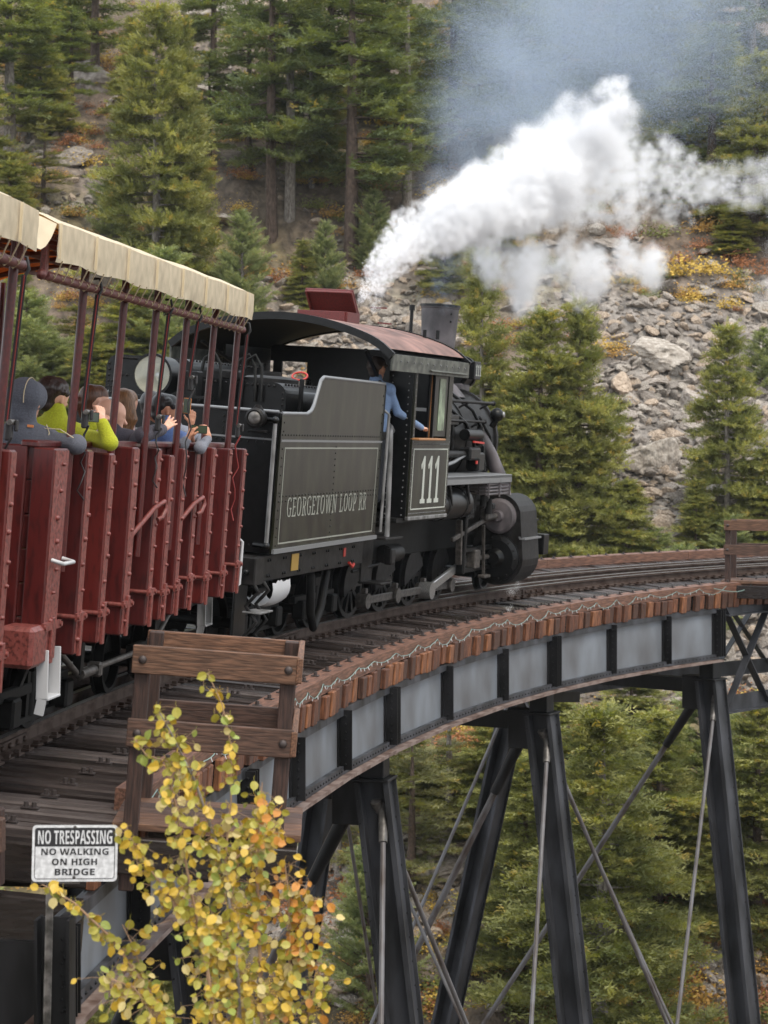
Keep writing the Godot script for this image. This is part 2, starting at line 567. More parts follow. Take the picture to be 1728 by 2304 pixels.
func rock_mesh(seed_: int, sub: int, cuts: int, rough: float) -> ArrayMesh:  # a block with broken faces
	var r := RandomNumberGenerator.new()
	r.seed = seed_
	var planes := []
	for i in cuts:
		planes.append([Vector3(r.randfn(), r.randfn(), r.randfn()).normalized(), r.randf_range(0.55, 1.0)])
	var nz := FastNoiseLite.new()
	nz.seed = seed_; nz.frequency = 1.6; nz.fractal_octaves = 3
	var sc := Vector3(r.randf_range(0.85, 1.3), r.randf_range(0.34, 0.66), r.randf_range(0.7, 1.1))
	var b := B.new()
	var memo := {}
	for q in ico(sub):
		var p := []
		for d in q:
			if not memo.has(d):
				var k := 1.15
				for pl in planes:
					var c: float = d.dot(pl[0])
					if c > 0.05:
						k = minf(k, pl[1] / c)
				memo[d] = d * (k * (1.0 + rough * nz.get_noise_3dv(d))) * sc
			p.append(memo[d])
		b.tri(p[0], p[1], p[2])
	return b.mesh()


func build_ground() -> void:
	ground_noise.seed = 5; ground_noise.frequency = 0.06; ground_noise.fractal_octaves = 3
	var b := B.new()
	b.tinted = true
	var step := 0.8
	var xs := int(104 / step)
	var zs := int(150 / step)
	var hs := PackedFloat32Array()
	for j in zs + 1:
		for i in xs + 1:
			hs.append(ground_y(-52.0 + i * step, 2.0 + j * step))
	var pts := PackedVector3Array()
	var cols := PackedColorArray()
	var nrm := PackedVector3Array()
	for j in zs + 1:
		for i in xs + 1:
			var x := -52.0 + i * step
			var z := 2.0 + j * step
			pts.append(Vector3(x, hs[j * (xs + 1) + i], -z))
			var dx := hs[j * (xs + 1) + mini(i + 1, xs)] - hs[j * (xs + 1) + maxi(i - 1, 0)]
			var dz := hs[mini(j + 1, zs) * (xs + 1) + i] - hs[maxi(j - 1, 0) * (xs + 1) + i]
			nrm.append(Vector3(-dx / (2 * step), 1, dz / (2 * step)).normalized())
			var w := ground_noise.get_noise_2d(x * 5.0 + 300.0, z * 5.0) * 0.5 + 0.5
			var c := Color(0.17, 0.115, 0.085).lerp(Color(0.24, 0.19, 0.135), w)
			c = c.lerp(Color(0.25, 0.21, 0.08), clampf(ground_noise.get_noise_2d(x * 2.5, z * 2.5 + 700.0) * 2.0 - 0.2, 0, 0.7))
			c = c.lerp(Color(0.4, 0.36, 0.33), talus(x, z) * 0.8)
			cols.append(c)
	for j in zs:
		for i in xs:
			var k := j * (xs + 1) + i
			for q in [k, k + xs + 1, k + 1, k + 1, k + xs + 1, k + xs + 2]:
				b.v.append(pts[q]); b.n.append(nrm[q]); b.c.append(cols[q])
	var hill := solo(b, "hillside", M.soil, "steep stony hillside behind the trestle, bare earth between the trees", "", Transform3D(), "", "structure")

	# stones: the largest ones are parts of the slope, the rest one mass
	var shapes := []
	for i in 7:
		shapes.append(rock_mesh(100 + i, 2, 11, 0.1))
	var places := []
	rng.seed = 21
	var tries := 0
	while places.size() < 12500 and tries < 150000:
		tries += 1
		var row := rng.randf_range(-80, 2330)
		var sx := rng.randf_range(-120, 1850)
		var p := on_ground(sx, row)
		var k := talus(p.x, -p.z)
		if rng.randf() > 0.035 + k:
			continue
		var r := 0.075 + 0.3 * pow(rng.randf(), 3.4)
		if rng.randf() < 0.012:
			r *= 2.0
		var t := Transform3D(Basis.from_euler(Vector3(0.55 + rng.randfn() * 0.25, rng.randf() * TAU, rng.randfn() * 0.25)).scaled(Vector3.ONE * r), p + Vector3(0, r * rng.randf_range(-0.1, 0.45), 0))
		places.append([r, t, rng.randi() % 7, rng.randi() % 4])
	places.sort_custom(func(a, b2): return a[0] > b2[0])
	for i in 280:
		part(shapes[places[i][2]], "rock", M["stone_%d" % places[i][3]], hill, places[i][1])
	for k in 4:
		for sh in 7:
			var list := []
			for i in range(280, places.size()):
				if places[i][3] == k and places[i][2] == sh:
					list.append(places[i][1])
			var mm := MultiMesh.new()
			mm.transform_format = MultiMesh.TRANSFORM_3D
			mm.mesh = shapes[sh]
			mm.instance_count = list.size()
			for i in list.size():
				mm.set_instance_transform(i, list[i])
			var o := MultiMeshInstance3D.new()
			o.name = numbered("loose_stones")
			o.multimesh = mm
			o.material_override = M["stone_%d" % k]
			add_child(o, true)
			tag(o, "loose talus stones spread over the slope behind the train", "", "", "stuff")

	# boulders and outcrops that stand out
	var spec := [
		[1480, 815, 1.35, "large pale boulder, uppermost on the stone slope right of the chimney", 0, 1.0],
		[1400, 905, 0.95, "rust flanked grey boulder below the uppermost boulder on the stone slope", 2, 1.1],
		[1462, 868, 0.8, "flat slab wedged between two boulders on the stone slope", 1, 0.5],
		[1468, 1085, 1.15, "tall upright pale slab low on the stone slope behind the trestle", 0, 1.7],
		[1395, 838, 0.6, "small flat grey boulder left of the uppermost boulder", 3, 0.6],
		[1560, 960, 0.6, "squat boulder on the stones left of the narrow pointed fir", 1, 0.7],
		[1440, 1150, 0.8, "buff boulder at the foot of the tall upright slab", 2, 0.7],
		[205, 180, 1.7, "huge grey outcrop among trees at upper left", 3, 1.15],
		[270, 240, 1.0, "dark split rock leaning on the huge outcrop at upper left", 1, 0.9],
		[170, 390, 1.3, "rounded grey boulder on the slope above the canvas canopy", 3, 1.0],
		[140, 310, 0.9, "small grey rock above the rounded boulder at left", 3, 0.6],
		[545, 265, 2.4, "pale cliff face behind the two bare trunks", 0, 0.8],
		[620, 320, 1.3, "pale ledge at the foot of the cliff between the trunks", 0, 0.8],
		[480, 60, 2.2, "light cliff block at the top left of the two bare trunks", 0, 1.0],
		[600, 40, 2.0, "light cliff block at the top behind the two bare trunks", 2, 0.8],
		[690, 110, 1.6, "light cliff block at the top right of the two bare trunks", 0, 0.9],
		[505, 510, 1.0, "grey rock beside the big dense fir", 1, 0.8],
		[930, 80, 2.0, "buff cliff at the edge of the smoke column", 2, 1.2],
		[1000, 2010, 0.9, "dark rounded boulder beneath the trestle between two piers", 3, 0.7],
		[945, 1960, 0.7, "pinkish boulder beneath the trestle beside the dark boulder", 2, 0.7],
		[1375, 600, 0.9, "dark rock just under the drifting steam", 3, 0.6],
	]
	for i in spec.size():
		var q: Array = spec[i]
		var p := on_ground(q[0], q[1])
		var t := Transform3D(Basis.from_euler(Vector3(0.35, i * 1.3, 0.1 * sin(i))).scaled(Vector3(q[2], q[2] * q[5], q[2]) * 0.85), p + Vector3(0, q[2] * q[5] * 0.15, 0))
		solo(rock_mesh(300 + i, 4, 14, 0.16), "boulder", M["stone_%d" % q[4]], q[3], "boulder", t, "boulders on the hillside")


# ---------------------------------------------------------------- trees
func spray_shape(seed_: int, tufty: float) -> PackedVector3Array:  # a needled twig along -z, about half a metre long
	var r := RandomNumberGenerator.new()
	r.seed = seed_
	var p := PackedVector3Array()
	var count := 40
	for i in count:
		var t := float(i) / (count - 1)
		var side := -1.0 if i % 2 else 1.0
		var o := Vector3(r.randfn() * 0.03, r.randfn() * 0.03, -0.46 * t)
		var a := lerpf(1.05, 0.2, t) * side + r.randfn() * 0.5
		var d := Vector3(sin(a), r.randfn() * 0.45 + tufty * 0.5, -cos(a)).normalized() * r.randf_range(0.06, 0.15) * (1.2 - 0.4 * t)
		var w := d.cross(Vector3(r.randfn() * 0.7, 1, r.randfn() * 0.7)).normalized() * r.randf_range(0.01, 0.021)
		p.append(o - w); p.append(o + w); p.append(o + d)
	return p


func crown_mesh(kind: String, seed_: int) -> Array:  # [crown, trunk] of a conifer about 10 m tall
	var r := RandomNumberGenerator.new()
	r.seed = seed_
	var k: Dictionary = {
		"fir": {"h": 10.0, "base": 0.03, "rad": 2.7, "pow": 0.75, "per": 12.0, "skip": 0.05, "rise": 0.12, "droop": 0.3, "tuft": 0.35, "lat": 0.6},
		"tall": {"h": 10.0, "base": 0.2, "rad": 1.7, "pow": 0.6, "per": 6.5, "skip": 0.28, "rise": 0.05, "droop": 0.35, "tuft": 0.1, "lat": 0.62},
		"pine": {"h": 10.0, "base": 0.04, "rad": 3.2, "pow": 0.55, "per": 9.0, "skip": 0.1, "rise": 0.5, "droop": -0.1, "tuft": 1.0, "lat": 0.5},
		"thin": {"h": 10.0, "base": 0.1, "rad": 2.2, "pow": 0.7, "per": 5.0, "skip": 0.35, "rise": 0.2, "droop": 0.25, "tuft": 0.6, "lat": 0.4},
	}[kind]
	var sprays := []
	for i in 5:
		sprays.append(spray_shape(seed_ * 7 + i, k.tuft))
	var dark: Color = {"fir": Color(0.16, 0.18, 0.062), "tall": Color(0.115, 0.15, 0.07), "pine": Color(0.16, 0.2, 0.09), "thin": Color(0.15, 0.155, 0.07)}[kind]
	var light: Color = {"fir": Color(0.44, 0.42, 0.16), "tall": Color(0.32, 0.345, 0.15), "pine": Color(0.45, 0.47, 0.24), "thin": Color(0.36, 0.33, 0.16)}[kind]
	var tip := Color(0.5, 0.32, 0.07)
	var v := PackedVector3Array()
	var c := PackedColorArray()
	var lump := FastNoiseLite.new()
	lump.seed = seed_; lump.frequency = 0.35
	var tr := B.new()
	var h: float = k.h
	tr.sweep([Vector3(0, -0.6, 0), Vector3(0.02, h * 0.3, 0.03), Vector3(-0.02, h * 0.65, 0), Vector3(0, h * 0.99, 0)], [0.19, 0.14, 0.085, 0.012], 7)
	var y: float = h * k.base
	while y < h * 0.985:
		y += (1.0 / k.per) * r.randf_range(0.5, 1.5) * lerpf(1.0, 0.55, y / h)
		if r.randf() < k.skip:
			continue
		var az := r.randf() * TAU
		var f: float = clampf((1.0 - y / h) / (1.0 - k.base), 0, 1)
		var rad: float = k.rad * pow(f, k.pow) * (1.0 + 0.55 * lump.get_noise_3d(cos(az) * 2.2, y * 1.3, sin(az) * 2.2)) * r.randf_range(0.72, 1.08)
		if f > 0.85:
			rad *= lerpf(1.0, 0.75, (f - 0.85) / 0.15)
		rad = maxf(rad, 0.16)
		var d := Vector3(cos(az), 0, sin(az))
		var across := Vector3(-sin(az), 0, cos(az))
		var o := Vector3(0, y, 0)
		var end := o + d * rad + Vector3(0, k.rise * rad - k.droop * rad * 0.8, 0)
		if rad > 0.5:
			tr.cyl(o, o.lerp(end, 0.85) + Vector3(0, 0.08 * rad, 0), 0.02 + 0.012 * rad, 0.006, 4, false)
		var t := 0.22 if rad > 0.6 else 0.0
		while t <= 1.0:
			var sag: float = k.rise * t - k.droop * t * t * 0.8 + (0.12 * (t - 0.8) if t > 0.8 else 0.0)
			var p := o + d * rad * t + Vector3(0, sag * rad, 0)
			var lat: float = k.lat * rad * (1.0 - t) * r.randf_range(0.7, 1.1) + 0.12
			for s in [-1.0, 0.0, 1.0]:
				var m := 0.0
				var dir = (d + across * s * 0.95).normalized()
				while m <= (lat if s != 0.0 else 0.0):
					var q = p + dir * m + Vector3(0, -0.12 * m * k.droop, 0)
					var up := Vector3(r.randfn() * 0.35, 1, r.randfn() * 0.35)
					var fw = (dir + Vector3(0, 0.12 + r.randfn() * 0.22 + k.tuft * 0.35, 0) + across * r.randfn() * 0.3).normalized()
					var bs := Basis.looking_at(fw, up).scaled(Vector3.ONE * r.randf_range(0.9, 1.5))
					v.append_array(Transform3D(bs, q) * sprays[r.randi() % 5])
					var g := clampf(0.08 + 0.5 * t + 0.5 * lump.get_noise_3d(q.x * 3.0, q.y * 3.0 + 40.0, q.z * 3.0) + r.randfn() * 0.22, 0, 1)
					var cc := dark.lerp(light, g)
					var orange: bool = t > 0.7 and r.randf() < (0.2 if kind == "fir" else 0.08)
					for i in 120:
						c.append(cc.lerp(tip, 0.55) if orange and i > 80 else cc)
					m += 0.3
			t += 0.3 / maxf(rad, 0.3)
	for i in 5:  # the leader
		v.append_array(Transform3D(Basis.looking_at(Vector3(r.randfn() * 0.2, 1, r.randfn() * 0.2).normalized(), Vector3(1, 0, 0.3)).scaled(Vector3.ONE * 0.8), Vector3(0, h * (0.95 + i * 0.012), 0)) * sprays[i])
		for j in 120:
			c.append(light)
	var a := []
	a.resize(Mesh.ARRAY_MAX)
	a[Mesh.ARRAY_VERTEX] = v
	a[Mesh.ARRAY_COLOR] = c
	var cm := ArrayMesh.new()
	cm.add_surface_from_arrays(Mesh.PRIMITIVE_TRIANGLES, a)
	return [cm, tr.mesh()]


func build_trees() -> void:
	rng.seed = 31
	var kinds := {}
	for q in [["fir", 3], ["tall", 3], ["pine", 2], ["thin", 2]]:
		for i in q[1]:
			kinds["%s%d" % [q[0], i]] = crown_mesh(q[0], 400 + i * 17 + q[0].length() * 3 + q[0].unicode_at(0))
	# foot of the tree in the survey (column, row), column and row of its top, half width in metres, shape, label
	var list := [
		[350, 690, 345, 10, 2.9, "fir0", "tallest dense olive green fir above the canvas canopies"],
		[405, 640, 402, 40, 1.7, "fir1", "slim fir top rising just right of the tallest dense fir"],
		[612, 520, 612, -260, 2.6, "tall0", "tall thin spruce with bare trunk, left of the trunk pair"],
		[652, 500, 648, -230, 2.4, "tall1", "tall thin spruce with bare trunk, right of the trunk pair"],
		[790, 560, 785, -190, 3.2, "tall2", "broad spruce left of the smoke with low sweeping boughs"],
		[745, 330, 745, -260, 2.8, "tall1", "spruce high on the slope between trunk pair and broad spruce"],
		[915, 480, 905, -160, 2.2, "tall0", "dark spruce at the left edge of the smoke column"],
		[870, 260, 866, -240, 2.6, "fir2", "fir on the skyline above the dark spruce by the smoke"],
		[840, 570, 838, 430, 1.1, "pine1", "small bushy pine at the foot of the broad spruce"],
		[20, 400, 15, -120, 3.0, "tall2", "dark green spruce at the upper left corner"],
		[-70, 560, -70, 100, 2.6, "fir2", "dark fir half hidden at the left edge"],
		[215, 190, 210, -260, 2.6, "tall0", "spruce standing behind the huge grey outcrop"],
		[110, 130, 105, -260, 2.8, "fir1", "fir behind the outcrop at the top left"],
		[480, 240, 478, -180, 2.0, "tall1", "spruce behind the tallest dense fir"],
		[98, 500, 92, 275, 1.4, "thin0", "small pale sparse tree above the near canopy"],
		[545, 735, 545, 478, 1.35, "pine0", "pale blue green pine between canopy and cab roof"],
		[60, 960, 60, 660, 2.2, "pine1", "bushy pine showing under the near canopy"],
		[170, 900, 165, 690, 1.7, "thin1", "straggly pine behind the first canopy post"],
		[290, 930, 280, 640, 2.2, "fir2", "green fir showing between the canopy posts"],
		[365, 900, 362, 560, 2.0, "pine0", "light pine behind the bunker of the tender"],
		[450, 900, 450, 690, 1.8, "pine1", "light bushy pine left of the cab"],
		[120, 950, 118, 760, 1.6, "pine0", "yellow green pine low behind the near posts"],
		[1210, 1310, 1195, 700, 2.5, "fir1", "largest dense fir beside the engine, left top of a close pair"],
		[1300, 1290, 1290, 680, 2.1, "fir0", "dense fir beside the engine, right top of a close pair"],
		[1085, 1240, 1085, 560, 1.9, "fir2", "yellowish fir rising behind the engine's chimney"],
		[1140, 1300, 1140, 860, 1.7, "fir1", "short fir in front of the yellowish fir"],
		[1410, 1330, 1405, 1080, 1.5, "fir2", "short bushy fir at the right foot of the close pair"],
		[1635, 1270, 1632, 730, 1.75, "fir0", "narrow pointed fir standing on the stone slope at right"],
		[1565, 1310, 1562, 1080, 1.1, "fir1", "small fir left of the narrow pointed fir"],
		[1720, 1300, 1718, 1010, 1.4, "fir2", "small fir at the right edge above the refuge railing"],
		[1480, 1340, 1480, 1190, 1.1, "pine1", "low pine on the stones left of the refuge railing"],
		[1650, 1345, 1650, 1160, 1.1, "pine0", "low pine on the stones behind the refuge railing"],
		[1020, 380, 1015, -200, 2.6, "tall1", "spruce veiled by smoke just right of the column's edge"],
		[1150, 420, 1150, -120, 2.8, "tall2", "broad spruce veiled by smoke above the steam"],
		[1270, 320, 1268, -170, 2.4, "fir1", "fir veiled by smoke, top centre right"],
		[1390, 360, 1385, -90, 2.6, "tall0", "spruce veiled by smoke above the peak of steam"],
		[1500, 340, 1500, -110, 2.6, "fir0", "fir veiled by smoke right of the steam's peak"],
		[1600, 470, 1595, 60, 2.6, "tall2", "dark spruce right of the steam's peak"],
		[1700, 560, 1695, 120, 2.6, "fir2", "dark fir at the upper right edge"],
		[1690, 240, 1688, -200, 2.8, "tall1", "spruce at the upper right corner"],
		[1120, 560, 1118, 330, 1.5, "fir2", "small fir half hidden by the white plume"],
		[1715, 860, 1712, 740, 1.0, "pine1", "shrubby pine at the right edge on the stones"],
		[1350, 2420, 1330, 1590, 2.9, "fir2", "big dense fir beneath the trestle, between second and third pier"],
		[1180, 2220, 1175, 1700, 2.0, "fir1", "dense fir beneath the trestle behind the middle pier"],
		[1480, 2060, 1470, 1600, 2.2, "fir0", "fir beneath the trestle left of the right pier"],
		[1120, 1950, 1120, 1570, 1.8, "fir2", "fir seen below the girder left of the middle pier"],
		[1700, 2060, 1690, 1570, 2.4, "fir1", "fir beneath the trestle at the right edge"],
		[1580, 1900, 1580, 1540, 2.0, "pine1", "bushy pine below the lattice truss"],
		[1010, 1900, 1005, 1560, 1.7, "thin0", "straggly dry pine below the girder between near and middle pier"],
		[925, 2050, 920, 1640, 1.6, "thin1", "grey straggly pine right of the near pier"],
		[830, 2300, 825, 1900, 1.3, "pine0", "young pine at the foot of the near pier"],
		[760, 1990, 757, 1690, 1.3, "thin0", "thin dry pine left of the near pier"],
		[1230, 1760, 1228, 1520, 1.8, "fir0", "fir close under the girder right of the middle pier"],
		[1420, 1730, 1418, 1500, 1.8, "fir1", "fir close under the girder before the right pier"],
		[300, 330, 298, 40, 1.5, "fir2", "fir crowding the left side of the tallest dense fir"],
		[470, 420, 468, 120, 1.4, "tall1", "dark spruce tucked behind the right side of the tallest dense fir"],
		[560, 420, 556, -60, 1.8, "tall2", "spruce just left of the trunk pair"],
		[700, 430, 700, -40, 2.0, "fir0", "fir between trunk pair and broad spruce, lower boughs ragged"],
		[730, 640, 728, 500, 0.9, "pine0", "seedling pine above the hatch of the cab"],
		[680, 650, 678, 540, 0.9, "fir1", "small fir left of the seedling pine above the cab"],
		[90, 330, 88, 60, 1.9, "fir0", "fir below the upper left corner"],
		[160, 260, 160, 20, 1.5, "tall1", "young spruce left of the huge grey outcrop"],
		[20, 620, 20, 360, 1.6, "fir1", "fir at the left edge above the near canopy"],
		[250, 560, 248, 380, 1.2, "pine1", "yellowish pine at the left foot of the tallest dense fir"],
		[1080, 260, 1078, -160, 2.3, "fir2", "fir in the smoke left of the broad veiled spruce"],
		[1210, 230, 1208, -220, 2.4, "tall1", "spruce in the smoke right of the broad veiled spruce"],
		[1450, 200, 1450, -220, 2.4, "tall2", "spruce high above the peak of steam"],
		[1560, 220, 1558, -160, 2.4, "fir1", "fir high at the right between two spruces"],
		[1640, 380, 1638, 90, 1.9, "fir0", "fir below the upper right corner"],
		[1540, 520, 1538, 330, 1.4, "tall0", "small dark spruce right of the steam above the stones"],
		[1650, 600, 1650, 450, 1.2, "fir1", "small fir above the yellow shrubs"],
		[1000, 640, 1000, 470, 1.2, "fir0", "small fir hidden behind the plume over the chimney"],
		[1440, 470, 1438, 250, 1.5, "fir1", "fir half veiled by steam left of the small dark spruce"],
		[200, 1000, 200, 740, 1.7, "fir1", "dark fir low between the first two posts"],
		[400, 1000, 400, 760, 1.6, "fir0", "fir low behind the rear headlight"],
		[40, 860, 40, 600, 1.6, "fir0", "dark fir behind the near post"],
		[1420, 1440, 1420, 1290, 1.4, "fir1", "low fir beyond the track left of the refuge railing"],
		[1540, 1420, 1540, 1230, 1.5, "pine0", "light pine beyond the track beside the refuge railing"],
		[1290, 1420, 1290, 1230, 1.5, "fir2", "low fir before the close pair beyond the track"],
		[880, 1840, 880, 1560, 1.6, "fir2", "fir under the girder right of the near pier"],
		[1250, 2050, 1248, 1720, 1.7, "pine0", "light pine beneath the trestle right of the middle pier"],
		[330, 2330, 330, 1990, 1.7, "fir2", "fir low behind the aspen at left"],
		[20, 2330, 20, 2060, 1.4, "pine1", "bright green pine seen through the trestle end at the lower left"],
	]
	for i in list.size():
		var q: Array = list[i]
		var p := on_ground(q[0], q[1], 0.15)
		var z := -p.z
		var top = 2.33 - (q[3] - 1010.0) * z / 4580.0
		var h := maxf(top - p.y, 1.0)
		var shape: String = q[5]
		var r0: float = {"fir": 2.45, "tall": 1.7, "pine": 2.9, "thin": 2.0}[shape.left(-1)]
		var t := Transform3D(Basis.from_euler(Vector3(0, i * 2.1, 0)).scaled(Vector3(q[4] / r0, h / 10.0, q[4] / r0)), p)
		t.basis = Basis(Vector3.FORWARD, (q[2] - q[0]) * z / 4580.0 / h * -0.5) * t.basis
		var o := thing("conifer_tree", q[6], "tree", t, "conifers on the hillside")
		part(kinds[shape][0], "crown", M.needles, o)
		part(kinds[shape][1], "trunk", M.bark if i % 3 else M.bark_grey, o)

	# shrubs in autumn colours
	var leafy := []
	for s in 3:
		var v := PackedVector3Array()
		for i in 420:
			var d := Vector3(rng.randfn(), absf(rng.randfn()) * 0.9, rng.randfn()) * 0.33
			var a := Vector3(rng.randfn(), rng.randfn(), rng.randfn()).normalized()
			var e := a.cross(Vector3(rng.randfn(), rng.randfn(), rng.randfn())).normalized()
			var w := rng.randf_range(0.035, 0.075)
			v.append(d); v.append(d + (a + e * 0.6) * w); v.append(d + a * w * 1.9)
			v.append(d); v.append(d + a * w * 1.9); v.append(d + (a - e * 0.6) * w)
		var arr := []
		arr.resize(Mesh.ARRAY_MAX)
		arr[Mesh.ARRAY_VERTEX] = v
		var m := ArrayMesh.new()
		m.add_surface_from_arrays(Mesh.PRIMITIVE_TRIANGLES, arr)
		leafy.append(m)
	var tones := {"yellow": S(190, 158, 72), "ochre": S(170, 130, 66), "green": S(112, 118, 62), "rust": S(150, 96, 62)}
	for k in tones:
		var m := mat("shrub_" + k, tones[k], 0.8)
		m.backlight_enabled = true; m.backlight = Color(0.3, 0.28, 0.12)
	var bushes := [
		[190, 400, 1.0, "yellow", "yellow shrub above the canopy at left"], [90, 450, 0.9, "yellow", "yellow shrub beside the small pale tree"], [240, 120, 0.9, "yellow", "yellow shrub on top of the huge outcrop"],
		[280, 170, 0.7, "ochre", "ochre shrub beside the huge outcrop"], [300, 330, 0.7, "yellow", "yellow shrub between outcrop and dense fir"], [150, 345, 0.7, "rust", "rust shrub below the outcrop"],
		[1520, 650, 1.3, "yellow", "yellow shrub largest on the stones under the steam"], [1600, 640, 1.1, "yellow", "yellow shrub right of the largest yellow one"], [1650, 660, 0.9, "ochre", "ochre shrub farthest right on the stone slope"],
		[1560, 690, 0.7, "yellow", "small yellow shrub below the largest one"], [1480, 620, 0.9, "ochre", "ochre shrub left of the largest yellow one"], [1660, 560, 1.0, "green", "green shrub above the yellow shrubs at right"],
		[1590, 560, 1.0, "ochre", "ochre shrub at the top of the stone slope"], [870, 270, 1.3, "yellow", "yellow shrub left of the smoke column"], [830, 250, 1.0, "ochre", "ochre shrub beside the broad spruce trunk"],
		[700, 560, 1.0, "green", "green shrub below the trunk pair"], [660, 590, 1.0, "ochre", "ochre undergrowth left of the white plume"], [740, 600, 0.9, "green", "green undergrowth above the cab roof"],
		[620, 620, 0.8, "rust", "rust undergrowth right of the pale pine"], [780, 610, 0.7, "ochre", "ochre undergrowth beside the whistle"], [515, 110, 0.7, "rust", "orange shrub at the foot of the light cliff"],
		[1040, 1700, 1.0, "rust", "rust shrub beneath the girder"], [1200, 1900, 1.0, "green", "green shrub beneath the middle pier"], [880, 1800, 0.9, "green", "green shrub behind the near pier"],
		[1000, 1780, 0.9, "green", "green shrub beneath the girder left of the rust one"], [760, 2180, 0.9, "ochre", "ochre shrub right of the aspen"], [1280, 2060, 1.0, "yellow", "yellow tinged shrub before the big dense fir"],
		[1560, 2240, 1.0, "ochre", "ochre shrub low between the right piers"], [960, 2260, 1.0, "green", "green shrub at the bottom centre"], [1480, 560, 1.0, "green", "green shrub just under the steam"],
	]
	for i in bushes.size():
		var q: Array = bushes[i]
		var p := on_ground(q[0], q[1])
		for e in 1:
			solo(leafy[i % 3], "shrub", M["shrub_" + q[3]], q[4], "shrub", Transform3D(Basis.from_euler(Vector3(0, i, 0)).scaled(Vector3(q[2] * 1.3, q[2] * 0.9, q[2] * 1.1)), p), "shrubs on the hillside")
	# undergrowth nobody would count
	for k in ["green", "ochre", "rust", "yellow"]:
		var spots := []
		while spots.size() < 420:
			var p := on_ground(rng.randf_range(-100, 1830), rng.randf_range(-60, 2330))
			if rng.randf() < talus(p.x, -p.z) * 1.1 or ground_noise.get_noise_2d(p.x * 3.0 + k.length() * 50.0, p.z * 3.0) < 0.02:
				continue
			spots.append(Transform3D(Basis.from_euler(Vector3(0, rng.randf() * TAU, 0)).scaled(Vector3(1.2, 0.85, 1.2) * rng.randf_range(0.3, 0.9)), p))
		var mm := MultiMesh.new()
		mm.transform_format = MultiMesh.TRANSFORM_3D
		mm.mesh = leafy[k.length() % 3]
		mm.instance_count = spots.size()
		for i in spots.size():
			mm.set_instance_transform(i, spots[i])
		var o := MultiMeshInstance3D.new()
		o.name = numbered("undergrowth")
		o.multimesh = mm
		o.material_override = M["shrub_" + k]
		add_child(o, true)
		tag(o, "low scrub between the trees on the slope", "", "", "stuff")


# ---------------------------------------------------------------- trestle
func girder_foot(s: float) -> float:
	return -1.29 - 0.011 * s


func flat(s: float, u: float, y: float) -> Vector3:  # beside the track at a height, without its cant
	var t := at(s, 0.0)
	var p := t * Vector3(u, 0, 0)
	return Vector3(p.x, y, p.z)


